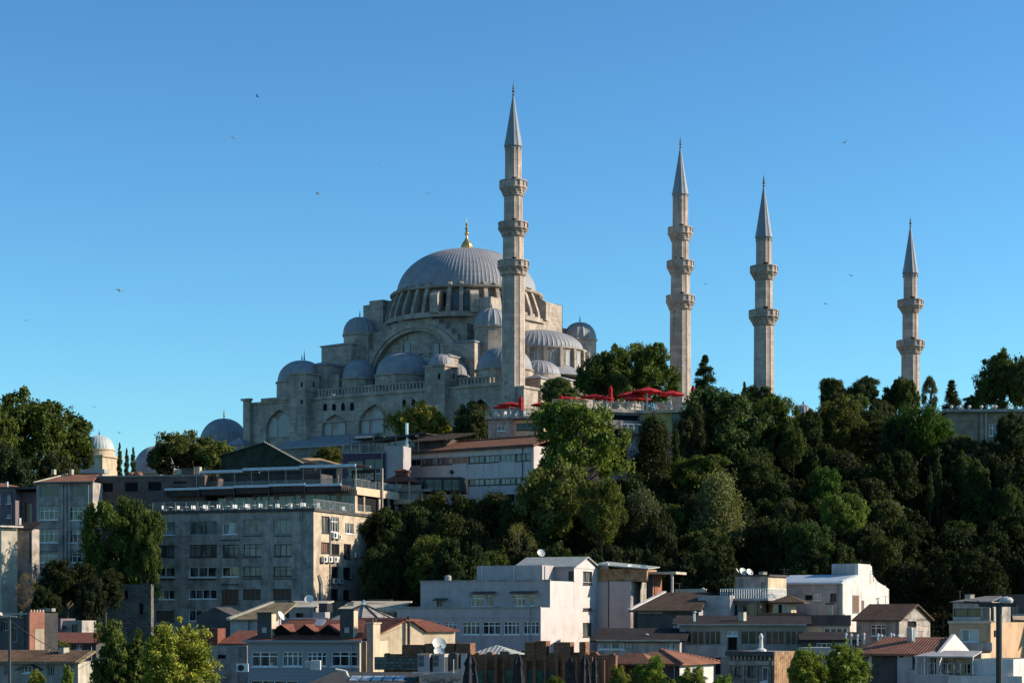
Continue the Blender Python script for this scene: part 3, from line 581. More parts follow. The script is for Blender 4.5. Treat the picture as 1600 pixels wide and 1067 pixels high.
# ------------------------------------------------------------------ minarets
def minaret(px, Y, tip, ctip, cbase, bals, shr, shr_top, cone_r, balr, label, zb=58):
    X = (px - 800) / F * Y; q = lambda p: CZ + (HY - p) / F * Y - zb; N = 12
    rt = empty('minaret', (X, Y, zb), label, 'minaret', 'stone minarets of the mosque', math.radians(6))
    levels = [0.] + [q(b) for a, b in bals[::-1]] + [q(cbase) - .9]
    radii = [shr + (shr_top - shr) * i / (len(levels) - 2) for i in range(len(levels) - 1)]
    for i in range(len(levels) - 1):
        r = radii[i]; za = levels[i] + (1.2 if i else 0); zb_ = levels[i + 1]
        mb = MB(); R_ = (lambda j, r_, z: 1 + (.045 if j % 4 == 0 else 0))
        pr = [(r + (.0 if i else 1.2), za), (r + (.0 if i else 1.1), za + 8)] if i == 0 else [(r, za)]
        if i == 0: pr = [(r + 1.3, 0), (r + 1.3, 7), (r + .06, 11)]
        pr += [(r * .985, zb_ + .3)]
        mb.lathe(pr, N * 4, (0, 0, 0), rf=lambda j, r_, z: (math.cos(math.pi / N) / math.cos(((j % 4) / 4 - .5) * 2 * math.pi / N)) * (1.03 if j % 4 == 0 else 1)); mb.build('shaft', 'stone_min', rt)
    for (a, b), br, i in zip(bals, balr, range(len(bals))):
        zt_, zb_ = q(a), q(b); h = zt_ - zb_; r = radii[len(bals) - 1 - i]
        mb = MB(); n = 48
        mb.lathe([(r * 1.02, 0), (r * 1.12, h * .07), (r * 1.1, h * .12), (r + (br - r) * .42, h * .2), (r + (br - r) * .40, h * .27), (r + (br - r) * .72, h * .36), (r + (br - r) * .70, h * .43), (br * .99, h * .5), (br * .99, h * .57)], n, (0, 0, zb_),
                 rf=lambda j, r_, z: 1 + (-.05 if (j + int(z / h * 7)) % 4 < 2 and h * .1 < z < h * .52 else .02)); bo = mb.build('balcony', 'stone_min', rt)
        pm = MB(); pm.lathe([(br * .97, h * .57), (br * .97, h)], 16, (0, 0, zb_)); pm.lathe([(br * 1.03, h * .55), (br * 1.03, h * .61)], 16, (0, 0, zb_)); pm.lathe([(br * 1.03, h * .97), (br * 1.03, h * 1.03)], 16, (0, 0, zb_))
        for j in range(16):
            t = 2 * math.pi * j / 16; pm.tube((br * .985 * math.cos(t), br * .985 * math.sin(t), zb_ + h * .57), (br * .985 * math.cos(t), br * .985 * math.sin(t), zb_ + h * 1.02), .13, n=4)
        pm.build('parapet', 'stone_min', bo)
        dm = MB(); t = -math.pi / 2 + .5; rr = r * .985; dm.box(-.42, .42, -rr - .05, -rr + .4, zt_ - .4, zt_ + .6); dm.build('door', 'void', rt)
    zc_ = q(cbase); zt_ = q(ctip); pm = MB(); n = 20
    pm.lathe([(cone_r * 1.0, -1.0), (cone_r * 1.0, -.85), (cone_r * .97, -.8), (cone_r * .97, -.25), (cone_r * 1.08, -.1), (cone_r * 1.1, 0)], 24, (0, 0, zc_)); pm.build('frieze', 'stone_min', rt)
    tl = MB()
    for j in range(12):
        t = 2 * math.pi * j / 12; r = cone_r * .985; tl.tube((r * math.cos(t), r * math.sin(t), zc_ - .72), (r * math.cos(t), r * math.sin(t), zc_ - .3), .17, n=6)
    tl.build('tile_band', simple('blue_tile', (.09, .14, .17), .4) if 'bt' not in M else M['bt'], rt)
    cn = MB(); cn.lathe([(cone_r * 1.14, .02), (cone_r * 1.1, .15), (cone_r * .86, (zt_ - zc_) * .22), (.1, zt_ - zc_)], 36, (0, 0, zc_), rf=lambda j, r_, z: 1 + (.06 if j % 3 == 0 else 0)); so_ = cn.build('spire', 'lead_cone', rt)
    fm = MB(); finial(fm, (0, 0, zt_ - .15), q(tip) - zt_ + .15, .28); fm.build('finial', 'bronze', so_)
minaret(802, 420, 126, 148, 230, [(284, 308), (349, 371), (409, 432)], 2.38, 1.72, 1.68, [2.9, 3.15, 3.3], 'tallest looking stone minaret with three balconies standing in front of the great dome')
minaret(1063, 470, 211, 230, 305, [(356.5, 378), (409, 430), (463, 485)], 2.45, 1.80, 1.72, [2.95, 3.2, 3.38], 'stone minaret with three balconies rising behind the trees and the red parasols')
minaret(1193.5, 386, 271, 290, 372, [(417, 438.5), (486, 509.5)], 1.92, 1.52, 1.48, [2.65, 2.9], 'shorter stone minaret with two balconies right of the small cypress')
minaret(1422.5, 427, 337, 353, 428, [(469.5, 490), (533, 554.5)], 1.93, 1.45, 1.5, [2.7, 2.93], 'rightmost and lowest stone minaret with two balconies behind the far trees')

# ------------------------------------------------------------------ three domed tombs on the left
tb = Bld('domed_tomb', 'square stone tomb with pale green dome partly behind the big left tree', 'tomb', 118, 160, 385, 22)
v_ = tb.vol('wall', 'beige', 118, 160, 713, 0, 6.5, fw=[(141, 719, 147, 726, 'o')], deck='lead_pale')
cx_, cy_ = (v_['x0'] + v_['x1']) / 2 + .2, 3.2; zt_ = v_['z1']
MB().box(v_['x0'] - .3, v_['x1'] + .3, -.3, 6.8, zt_ + .003, zt_ + .35).build('cornice', 'beige', tb.root)
MB().lathe([(3.0, 0), (3.0, 1.0), (3.15, 1.05), (3.15, 1.3)], 32, (cx_, cy_, zt_ + .36)).build('drum', 'beige', tb.root)
dome(tb.root, cx_, cy_, zt_ + 1.7, 2.85, 2.7, 28, 1.2, m='lead_pale', rib=.04)
def small_dome(px, pbase, r_px, htop, Y, label, ribs, mm='lead', fin=2., mf='bronze'):
    p = P(px, pbase, Y); g = float(zt(p.x, p.y)) - 2; s_ = F / Y; R = r_px / s_
    rt = empty('domed_tomb', (p.x, p.y, g), label, 'tomb')
    MB().lathe([(R + .5, 0), (R + .5, p.z - g - .3), (R + .8, p.z - g - .2), (R + .8, p.z - g)], 8, (0, 0, 0), .3, .3 + 2 * math.pi).build('drum', 'stone', rt)
    dome(rt, 0, 0, p.z - g + .02, R, htop / s_, ribs, fin, m=mm, mf=mf, rib=.1, rim=.35, fr=.3)
small_dome(350, 697, 38, 43, 480, 'ribbed lead dome with a gilded tip left of the mosque wall', 30, fin=2.6, mf='gold')
small_dome(245, 741, 37, 44, 400, 'blue grey dome half hidden by the yellow green tree above the brown block', 22, fin=3.)
small_dome(1255, 652, 13, 20, 440, 'small grey dome between dark trees right of the third minaret', 16, fin=1.)

# ------------------------------------------------------------------ buildings, left to right, far to near
TH = 20
# dark green gabled building behind the terraces
b = Bld('gabled_house', 'dark green netted gable building with tile edged roof under the mosque wall', 'building', 345, 478, 318, 14)
x0, z0 = b.fl(345, 712); xm, zr = b.fl(413, 693); x1, z1 = b.fl(478, 729)
MB().prism([(x0, 0), (x1, 0), (x1, z1), (xm, zr), (x0, z0)], 0, 2.4).build('wall', 'greenish', b.root)
rf = MB(); rf.slab([(x0 - .3, -.3, z0), (xm, -.3, zr + .2), (xm, 2.5, zr + .2), (x0 - .3, 2.5, z0)], .2); rf.slab([(xm, -.3, zr + .2), (x1 + .5, -.3, z1 + .05), (x1 + .5, 2.5, z1 + .05), (xm, 2.5, zr + .2)], .2); rf.build('roof', 'greenish', b.root)
ed = MB()
for i in range(26):
    t = i / 25; x = xm + (x1 - xm) * t; z = zr + (z1 - zr) * t + .22; ed.box(x - .12, x + .12, -.42, -.1, z, z + .16)
ed.build('ridge_tile', 'conc2', b.root)
b = Bld('timber_shed', 'small shed with weathered timber roof edge right of the dark green gable', 'shed', 472, 505, 305, 25)
x0, z0 = b.fl(474, 716); x1, z1 = b.fl(506, 725); b.vol('wall', 'brownish', 474, 500, 722, 0, 5)
MB().slab([(x0, -.6, z0), (x1, -.6, z1), (x1, 5, z1 + .4), (x0, 5, z0 + .4)], .3).build('roof', 'wood', b.root)

# far left group
b = Bld('mauve_house', 'mauve house with small white framed windows at the left edge', 'house', -60, 24, 292, 10)
v_ = b.vol('wall', 'mauve', -60, 24, 764, 0, 9, fw=zz(0, 600, [(-20, 690, 4, 748, 'w2t'), (40, 692, 68, 748, 'w2t'), (40, 812, 66, 836, 'w2')]))
b.volm('recessed_wall', 'mauve', v_['x1'], v_['x1'] + 3.2, 2.0, 9, 0, v_['z1'] - .3, fw=zz(0, 600, [(155, 740, 200, 870, 'o2')]))
MB().box(v_['x0'] - .3, v_['x1'] + 3.4, -.3, 9.2, v_['z1'] + .004, v_['z1'] + .35).build('cornice', 'brownish', b.root)
b.hip('roof', 'tile', v_['x0'], v_['x1'] - 1, 2, 9, v_['z1'] + .4, v_['z1'] + 1.3); b.box('chimney', 'whitebr', v_['x1'] - 2.2, v_['x1'] - 1.9, 1.5, 1.8, v_['z1'] + .36, v_['z1'] + 1.2)
b = Bld('cream_house', 'cream house with tiled pent roof in the left corner below the mauve house', 'house', -40, 7, 262, 45)
DC = b.sl(27, 0, b.fl(2, 0)[0])[0]; v_ = b.vol('wall', 'cream', -40, 2, 822, 0, DC, side='cream', topx=2); 
b.shed('roof', 'tile_old', v_['x0'], v_['x1'], 0, DC, v_['z1'] + .1, v_['z1'] + .25, .5); b.box('gutter', 'whitebr', v_['x1'] + .52, v_['x1'] + .66, -.5, DC + .5, v_['z1'] - .1, v_['z1'] + .08)
b.box('chimney', 'whitebr', v_['x1'] - .9, v_['x1'] - .6, 3, 3.3, v_['z1'] + .25, v_['z1'] + 1.2)
b = Bld('grey_house', 'grey rendered house wall beside the cream house with a narrow dark window', 'house', 25, 53, 262, 12)
v_ = b.vol('wall', 'conc2', 27, 50, 826, 0, 2.2, fw=[(90 / 4, 888, 27, 900, 'o'), (46, 832, 48, 880, 'o')]); b.shed('roof', 'tile_dk', v_['x0'], v_['x1'], 0, 2.2, v_['z1'] + .1, v_['z1'] + .9)
b = Bld('apartment_building', 'narrow grey apartment block with orange tiled roof beside the brown unfinished block', 'apartment block', 57, 145, 276, 10)
v_ = b.vol('wall', 'conc2', 57, 145, 753, 0, 9, fw=zz(0, 600, [(246, 636, 366, 708, 'gd3'), (445, 634, 542, 706, 'gd3'), (246, 768, 364, 848, 'w4t'), (428, 768, 542, 850, 'w4t'), (246, 910, 362, 990, 'w4t'), (425, 910, 542, 990, 'w4t'), (246, 1055, 360, 1115, 'w4t'), (420, 1055, 540, 1115, 'w4t')]) )
for l, r in ((96, 98), (101, 103.5), (107, 109)): b.boxp('pilaster', 'conc', l, 754, r, 890, -.25, .247)
b.boxp('gutter', 'greygreen', 56, 752, 146, 754.5, -.5, .2)
for t_, bt in ((780, 790), (815, 826), (850, 861)):
    for l, r in ((60.5, 93), (105, 136)): b.boxp('sill_band', 'conc', l, bt - 1.6, r, bt - .6, -.15, .147)
x0, x1, z = v_['x0'], v_['x1'], v_['z1']; MB().slab([(x0 - .4, -.5, z), (x1 + .2, -.5, z), (x1 - 1.2, 5, z + 1.45), (x0 + 2.2, 5, z + 1.45)], .15).build('roof', 'tile', b.root)
MB().slab([(x0 - .4, -.5, z + .1), (x0 - .1, -.5, z + .1), (x0 + 2.5, 5, z + 1.6), (x0 + 2.2, 5, z + 1.6)], .2).build('verge', 'cream', b.root)
for l, r in ((80, 84.5), (108, 112)): b.boxp('chimney', 'cream', l, 733, r, 741, 4.2, .8)
b.boxp('skylight', 'corr', 125, 733, 163, 739, 5.2, 2)
b = Bld('unfinished_building', 'long brown unfinished block with empty square window openings left of the terraces', 'building', 140, 300, 278.3, 8)
v_ = b.vol('wall', 'brownish', 142, 320, 741.5, 0, 9, fw=zz(0, 600, [(618, 615, 706, 676, 'o'), (778, 612, 862, 674, 'o'), (924, 608, 1008, 668, 'o'), (1082, 606, 1168, 624, 'o'), (618, 738, 706, 796, 'o'), (778, 740, 862, 800, 'o'), (1082, 640, 1168, 680, 'o')]))
z = v_['z1']
for px_, w_ in ((196, 10), (207, 7)): 
    x_ = b.fl(px_, 740)[0]; MB().lathe([(.62, 0), (.62, .25), (.45, .5), (.05, .62)], 10, (x_ + .4, 1.5, z + .01)).build('roof_vent', 'tile_or', b.root)
b.boxp('chimney', 'cream', 274, 733, 284, 741, 2, 1); b.boxp('chimney', 'cream', 303, 729, 312, 741, 2, 1); b.boxp('roof_box', 'brownish', 285, 731, 303, 741, 1.5, 1.5)
b = Bld('low_ruin', 'roofless rubble stone wall in shade left of the big grey apartment block', 'ruin', 153, 236, 256, 6)
v_ = b.vol('wall', 'rubble', 153, 236, 912, 0, 1.2, fw=[(217, 942, 224, 960, 'o'), (194, 922, 200, 936, 'o')]); b.boxp('pier', 'rubble', 153, 906, 168, 1000, -.5, .49)

# the big grey apartment block with two roof terraces
b = Bld('apartment_building', 'large stained grey apartment block with two restaurant terraces on its roof', 'apartment block', 237, 490, 266, TH); AP = b
fw = zz(200, 700, [(178, 455, 293, 545, 'wp'), (383, 455, 555, 540, 'g4'), (588, 465, 680, 538, 'wp'), (722, 445, 832, 530, 'c2'), (908, 445, 1022, 530, 'c2'),
 (178, 608, 290, 680, 'd3t'), (383, 603, 555, 680, 'd5t'), (590, 603, 688, 680, 'd3t'), (720, 600, 832, 678, 'd3t'), (912, 600, 1022, 675, 'd3'),
 (175, 745, 290, 805, 'w2'), (380, 742, 553, 806, 'w3'), (585, 742, 692, 803, 'w2'), (720, 738, 832, 800, 'd3'), (908, 738, 1022, 800, 'd3'),
 (178, 885, 290, 945, 'w3'), (378, 882, 553, 942, 'w4'), (585, 882, 690, 975, 'br'), (718, 880, 830, 942, 'br'), (908, 878, 1020, 942, 'br'),
 (175, 1015, 290, 1080, 'br'), (378, 1010, 553, 1080, 'w4'), (585, 1020, 690, 1090, 'br')])
sw = zz(200, 700, [(1210, 425, 1260, 530, 'd3'), (1268, 430, 1318, 525, 'w3t'), (1358, 470, 1410, 535, 'w3'), (1440, 460, 1490, 545, 'w3'), (1207, 588, 1258, 655, 'br'), (1272, 598, 1322, 668, 'o2'), (1348, 598, 1395, 690, 'o2'), (1432, 610, 1480, 680, 'o2'),
 (1272, 740, 1320, 808, 'o2'), (1345, 745, 1395, 815, 'o2'), (1270, 880, 1318, 945, 'o2'), (1345, 885, 1390, 945, 'o2')])
b.x1_ = b.fl(490, 0)[0]; DA = b.sl(580, 0, b.x1_)[0]; YS = b.sl(555, 0, b.x1_)[0]; DS = b.sl(621, 0, b.x1_)[0]
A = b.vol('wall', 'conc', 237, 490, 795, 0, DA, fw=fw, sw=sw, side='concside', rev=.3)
z = A['z1']; x0, x1 = A['x0'], A['x1']
MB().box(x0 - .25, x1 + .25, -.25, -.003, z - .25, z + .12).box(x1 + .003, x1 + .25, 0, DA, z - .25, z + .12).build('parapet', 'conc_dk', b.root)
for l, t, r in zz(200, 700, [(150, 545, 405, 0)]) and ((237.5, 836.5, 301),): b.boxp('string_course', 'conc2', l, t, r, t + 1, -.08, .077)
for l, t, r, bt in zz(200, 700, [(175, 815, 290, 825), (378, 815, 553, 824), (575, 570, 692, 576), (583, 848, 690, 856), (718, 545, 832, 550), (908, 545, 1022, 550), (178, 548, 292, 552), (716, 812, 832, 818), (908, 812, 1022, 818)]): b.boxp('ledge', 'conc_dk', l, t, r, bt, -.1, .097)
for px_ in (344.5, 377): b.boxp('pilaster', 'conc2', px_, 800, px_ + 1.4, 1000, -.08, .077)
b.rail([(x0 + .1, .1, z + .13), (x1 - .1, .1, z + .13), (x1 - .1, DA - .1, z + .13)], 1.15, step=1.6)
dp = MB(); yy = b.sl(515, 800, x1)[0]; dp.tube((x1 + .12, yy, 2), (x1 + .12, yy, z - 1), .09); dp.build('drainpipe', 'greyframe', b.root)
dp = MB(); yy = b.sl(500, 930, x1)[0]; z2 = b.sl(500, 912, x1)[1]; dp.tube((x1 + .25, yy, z2 - 3), (x1 + .25, yy, z2), .2); dp.tube((x1 + .25, yy, z2), (x1 + .1, yy - .6, z2 + 1.2), .2); dp.build('vent_pipe', 'steel', b.root)
# set-back storey
S = b.vol('setback_wall', 'conc2', 265, 554.8, 762, YS, DS - YS, fw=[(x / 4 + 200, y / 4 + 700, x2 / 4 + 200, y2 / 4 + 700, 'gd3') for x, y, x2, y2 in ((275, 295, 432, 375), (458, 295, 615, 375), (645, 290, 780, 375), (795, 290, 910, 375), (935, 288, 1080, 375), (1100, 285, 1300, 375), (1325, 285, 1405, 375))],
 sw=[(x / 6.67 + 480, y / 6.67 + 680, x2 / 6.67 + 480, y2 / 6.67 + 680, s_) for x, y, x2, y2, s_ in ((525, 630, 590, 790, 'o'), (603, 635, 740, 800, 'o'), (768, 650, 850, 800, 'o'), (858, 655, 925, 800, 'o'))], side='concside')
z2 = S['z1']; xa, xb = S['x0'], S['x1']
MB().box(xa - .3, xb + .3, YS - .3, YS - .003, z2 - .3, z2 + .15).box(xb + .003, xb + .3, YS, DS, z2 - .9, z2 + .15).build('parapet', 'tan2', b.root)
MB().box(xb + .31, xb + .6, b.sl(592, 770, xb)[0] - .15, b.sl(592, 770, xb)[0] + .15, z2 - 10, z2 + 3.2).build('post', 'conc2', b.root)
b.rail([(xa + .1, YS + .1, z2 + .16), (xb - .1, YS + .1, z2 + .16), (xb - .1, DS - .5, z2 + .16)], 1.1, step=2)
# lower awning: long beams, folded fabric, posts
YA = YS - 3.8; l0, zA = b.fl(257, 764, YA); r0, _ = b.fl(533, 764, YA)
for i in range(5):
    a, c_ = l0 + (r0 - l0) * i / 5, l0 + (r0 - l0) * (i + 1) / 5; dz = (.0, .06, .14, .22, .10)[i]
    aw = MB().box(a + .02, c_ - .02, YA - .1, YA + .12, zA + dz - .2, zA + dz + .12).build('awning_beam', 'beam', b.root)
    fb = MB()
    for j in range(5): y_ = YA + .2 + j * .65; fb.prismx([(y_, zA + dz - .05), (y_ + .33, zA + dz - 1.0), (y_ + .64, zA + dz - .05)], a + .1, c_ - .1)
    fb.build('folded_awning', 'darkfab', aw)
    MB().box(a - .05, a + .05, YA - .05, YA + .05, z + .1, zA + dz - .2).build('post', 'dkframe', b.root)
# upper pergola
YB = YS + .6; l0, zA = b.fl(288, 737, YB); r0 = min(b.fl(592, 737, YB)[0], xb - .1)
for i in range(3):
    a, c_ = l0 + (r0 - l0) * (0, .35, .68)[i], l0 + (r0 - l0) * (.35, .68, 1)[i]; dz = (-.15, .05, .2)[i]
    MB().box(a, c_ - .05, YB - .2, YB, zA + dz - .15, zA + dz + .25).build('pergola_beam', 'beam', b.root)
    MB().box(a, c_ - .05, YB + 4.8, YB + 5, zA + dz + .1, zA + dz + .3).build('pergola_beam', 'beam', b.root)
    MB().slab([(a, YB + .02, zA + dz + .1), (c_ - .05, YB + .02, zA + dz + .1), (c_ - .05, YB + 4.78, zA + dz + .3), (a, YB + 4.78, zA + dz + .3)], .05).build('pergola_cover', 'darkfab', b.root)
for i in range(11):
    x_ = l0 + (r0 - l0) * i / 10.02; MB().box(x_, x_ + .09, YB - .15, YB - .05, z2 + .15, zA - .1).build('post', 'greyframe', b.root)
# rear storey seen under the pergola
b.volm('rear_wall', 'conc_dk', xa + 2, xb - 9, YS + 8, YS + 12, z2, zA - .2)
# lounge sign
YT = YS + 5.6; sx, sz = b.fl(552, 750, YT); ex, ez = b.fl(583, 741, YT)
MB().box(sx - .3, ex + .3, YT + .1, YT + .2, sz - .3, sz + 1.35).build('sign_board', 'black', b.root)
def text(s, size, mm, parent, loc, rot=(math.pi / 2, 0, 0), w=None):
    c = bpy.data.curves.new('lettering', 'FONT'); c.body = s; c.size = size; c.extrude = .02; o = bpy.data.objects.new('tmp', c); col.objects.link(o)
    bpy.context.view_layer.update(); me = bpy.data.meshes.new_from_object(o.evaluated_get(bpy.context.evaluated_depsgraph_get())); bpy.data.objects.remove(o)
    if w: 
        xs = [v.co.x for v in me.vertices]; f_ = w / (max(xs) - min(xs)); 
        for v in me.vertices: v.co.x *= f_
    t = bpy.data.objects.new('lettering', me); me.materials.clear(); me.materials.append(M[mm]); col.objects.link(t); t.location = loc; t.rotation_euler = rot
    if parent: t.parent = parent
    return t
text('LOCH LOUNGE', 1.25, 'white', b.root, (sx, YT + .06, sz + .05), w=ex - sx)
def W_(b, x, y, z): return b.w(x, y, z)

# right annex with small red hipped kiosk
b = Bld('terrace_annex', 'grey terrace annex with railing right of the grey apartment block', 'building', 597, 668, 287, 8); AN = b
v_ = b.vol('wall', 'conc2', 622, 660, 768, 0, 8, fw=[(632, 778, 636, 790, 'o')]); z = v_['z1']
b.volm('slab', 'conc', b.fl(590, 768)[0], b.fl(672, 768)[0], -.5, 9, z + .01, z + .4)
b.boxp('side_wall', 'conc2', 660.5, 772, 674, 800, 1.5, 4)
b.boxp('parapet_panel', 'bluew', 627, 757, 658, 767, -.4, .1)
dk = b.vol('glass_pavilion', 'black', 636, 722, 745, 1.8, 6, bot=768, fw=[(640, 748, 662, 766, 'o2'), (664, 748, 690, 766, 'o2'), (692, 748, 718, 766, 'o2')], deck='asph')
x_, _ = b.fl(659, 768); x2, _ = b.fl(710, 768); b.rail([(x_, -.35, z + .41), (x2, -.35, z + .41)], 1.1, 'bars', 'dkframe', .5)
b = Bld('kiosk', 'little open kiosk with red hipped roof and cupola on the terrace', 'kiosk', 598, 641, 284, 22)
x0, z0 = b.fl(598, 752); x1, _ = b.fl(640, 752); zr = b.fl(620, 738)[1]; zt2 = b.fl(622, 731)[1]; D = x1 - x0
b.hip('roof', 'redroof', x0, x1, 0, D, z0, zr, .1, inset=D / 2 - .45); b.box('cupola', 'redroof', D / 2 - .75 + x0, D / 2 + .75 + x0, D / 2 - .75, D / 2 + .75, zr - .3, zt2 - .3)
b.hip('cupola_roof', 'redroof', D / 2 - .75 + x0, D / 2 + .75 + x0, D / 2 - .75, D / 2 + .75, zt2 - .29, zt2 + .1, .2)
for xx in (x0 + .1, (x0 + x1) / 2, x1 - .1):
    for yy in (.15, D - .15): MB().box(xx - .08, xx + .08, yy - .08, yy + .08, 0, z0).build('post', 'cream', b.root)
b.box('floor', 'tan2', x0 - .5, x1 + .3, -.4, D, z0 - 3.3, z0 - 2.6)

# purple building with glass terrace
b = Bld('purple_building', 'purple clad building with glass roof terrace and dark pergola below the mosque', 'building', 535, 602, 300, 12)
v_ = b.vol('wall', 'purple', 535, 602, 706, 0, 9, fw=[(542, 720, 567, 738, 'gd3'), (569, 716, 600, 733, 'o2'), (540, 741, 600, 752, 'o2')]); z = v_['z1']
b.rail([(v_['x0'], .1, z), (v_['x1'], .1, z)], 1.3, step=1.3); b.boxp('band', 'bluew', 545, 739, 600, 741.5, -.1, .097)
ps = MB()
for i in range(8):
    y_ = 1 + i; xA, zA_ = b.fl(550, 694, y_); 
    ps.tube((xA - 1 + (i % 3) * .4, y_, z + 1.3), (xA + 11, y_, z + 2.9), .09, n=4)
for xx in (1, 4.5, 8, 11.5): ps.box(xx - .07, xx + .07, 1, 1.15, z, z + 2.8)
for xx in (1.5, 6, 11): ps.tube((xx, 1, z + 2.4), (xx + 1, 8, z + 3.1), .12, n=4)
ps.build('pergola', 'dkframe', b.root)
pc_ = MB().slab([(1, 2, z + 2.2), (12.5, 2, z + 2.9), (12.5, 8, z + 3.2), (1, 8, z + 2.5)], .12).build('pergola_cover', 'darkfab', b.root)
fl_ = MB(); x_, z_ = b.fl(636, 697, 3); fl_.tube((x_, 3, z_ - 2), (x_, 3, b.fl(636, 661, 3)[1]), .22, n=10); fl_.build('flue_pipe', 'steel', b.root)
WP = Bld('white_side_house', 'small white walled house between the purple building and the long tiled one', 'house', 601, 632, 299, 14)
x0, z0 = WP.fl(601, 697); x1, z1 = WP.fl(630, 697); xl, zl = WP.fl(601, 742)
WP.volm('wall', 'greyw', x0, x1, 0, 4, 0, z0)

# long pale building with the tiled roof
b = Bld('long_building', 'long pale office building with ribbon windows and brown tiled roof below the parasols', 'building', 602, 838, 311, 38); LB = b
wins = []; x = 633.5
rowt = lambda px: 718 - (px - 633) * .052; rowb = lambda px: 728.5 - (px - 633) * .046
for i in range(8):
    l = 633.5 + i * 24.5; r = l + 23.8; wins.append((l, (rowt(l) + rowt(r)) / 2, r, (rowb(l) + rowb(r)) / 2, ('gd3', 'd3', 'd3')[i % 3]))
    if i > 2: wins.append((l, 749 - (l - 706) * .035, r, 759 - (l - 706) * .03, 'd3'))
    if i > 5: wins.append((l, 772, r, 783, 'o2'))
b.W = b.fl(834, 700)[0]
x0, _ = b.fl(602, 700); x1 = b.W; z1 = b.fl(690, 705.5)[1]
v_ = b.volm('wall', 'panelw', x0, x1, 0, 13, 0, z1, fw=wins)
for i in range(9): x_ = b.fl(633 + i * 24.5, 700)[0]; b.box('panel_joint', 'greyw', x_ - .03, x_ + .03, -.03, -.003, 0, z1)
b.box('gutter', 'conc_dk', x0, x1 + .4, -.7, -.4, z1 - .05, z1 + .2)
MB().slab([(x0 - .2, -.6, z1 + .02), (x1 + .5, -.6, z1 + .02), (x1 + .5, 6.5, z1 + 2.1), (x0 + 5, 6.5, z1 + 2.1)], .2).slab([(x1 + .5, 13.5, z1 + .02), (x0 - .2, 13.5, z1 + .02), (x0 + 5, 6.5, z1 + 2.1), (x1 + .5, 6.5, z1 + 2.1)], .2).build('roof', 'tile', b.root)
rt_ = MB(); 
for i in range(46): x_ = x0 + 5 + (x1 - x0 - 4.5) * i / 46; rt_.box(x_, x_ + .35, 6.3, 6.7, z1 + 2.05, z1 + 2.3)
rt_.build('ridge_tile', 'tile_old', b.root)
la, za_ = b.fl(648, 693, 3); ra, _ = b.fl(716, 693, 3)
b.box('dormer_wall', 'brownish', la, la + 6, 3, 7, z1, z1 + 2.3); MB().slab([(la - .6, 2.2, z1 + 2.1), (la + 7, 2.2, z1 + 2.1), (la + 10, 6.0, z1 + 3.2), (la + 1.5, 6.0, z1 + 3.5)], .18).build('dormer_roof', 'tile_old', b.root)

# restaurant terraces with the red parasols
b = Bld('terrace_restaurant', 'grey terrace restaurant with glass railing behind the long tiled roof', 'restaurant', 763, 836, 312, 10); RA = b
v_ = b.vol('wall', 'conc2', 763, 801, 655, 0, 9, fw=[(777, 664, 789, 673, 'w2')]); RAz = v_['z1']
b.vol('side_wing', 'tan2', 801.5, 850, 655.5, .6, 8, fw=[(807, 661, 846, 672, 'o3')]); 
sb_ = b.volm('slab', 'conc2', v_['x0'] - .4, b.fl(862, 0)[0], -.6, 9.5, RAz + .01, RAz + .45); RAz += .45
b.rail([(v_['x0'] - .3, -.5, RAz + .01), (b.fl(862, 0)[0], -.5, RAz + .01)], 1.1, step=1.2)
b = Bld('terrace_restaurant', 'two storey terrace restaurant with yellow wall and long glass railing under the red parasols', 'restaurant', 850, 1003, 312, -20); RB = b
# front-left wing runs back to the left; right wing is its right-hand face
t = b.fl(1003, 641); x1 = t[0]; z1 = t[1]
v_ = b.volm('wall', 'conc2', b.fl(935, 0)[0], x1, 0, 9, 0, z1 - .5, fw=[(955, 648, 998, 657, 'o'), (958, 670, 980, 735, 'o2')])
RC = Bld('x', 'x', 'x', 1003, 1075, b.w(x1, 0, 0)[1], 12); bpy.data.objects.remove(RC.root); RC.root = b.root
def rc_box(name, m, x0, x1, y0, y1, z0, z1):   # box in the frame of the right-hand wing, parented to the same restaurant
    o = MB().box(x0, x1, y0, y1, z0, z1).build(name, m); o.parent = b.root
    Rm = Matrix.Translation((RC.o[0], RC.o[1], 0)) @ Matrix.Rotation(math.radians(-12), 4, 'Z')
    o.matrix_parent_inverse = Matrix.Identity(4)
    o.matrix_basis = (Matrix.Translation((b.o[0], b.o[1], b.zb)) @ Matrix.Rotation(math.radians(20), 4, 'Z')).inverted() @ Rm; return o
Wc = RC.fl(1090, 0)[0]; zT = b.zb + z1
rc_box('yellow_wall', 'yellow', .02, 4.8, .15, 8, zT - 3.6, zT - .52); rc_box('window_band', 'glass_dk', 4.82, 7.5, .5, 8, zT - 3.6, zT - .52); rc_box('pane', 'pale_pane', 7.5, 9.2, .2, 8, zT - 3.6, zT - .52); rc_box('wall', 'conc2', 9.25, Wc, .3, 9, 0, zT - .52)
rc_box('slab', 'tan2', -.3, Wc + .5, -.5, 9.5, zT - .5, zT); b.box('slab', 'conc2', b.fl(862, 0)[0], x1 + .3, -.5, 9.5, z1 - .5, z1 - .003)
b.rail([(b.fl(862, 0)[0], -.4, z1), (x1 + .1, -.4, z1)], 1.15, step=1.3)
rr = RC.rail([(0, -.4, 0), (Wc, -.4, 0)], 1.15, step=1.3)
for o_ in [rr]:
    o_.matrix_basis = (Matrix.Translation((b.o[0], b.o[1], b.zb)) @ Matrix.Rotation(math.radians(20), 4, 'Z')).inverted() @ Matrix.Translation((RC.o[0], RC.o[1], zT)) @ Matrix.Rotation(math.radians(-12), 4, 'Z')
rc_box('bamboo_screen', 'tan2', 1, Wc, 8.2, 8.35, zT, zT + 2.0)
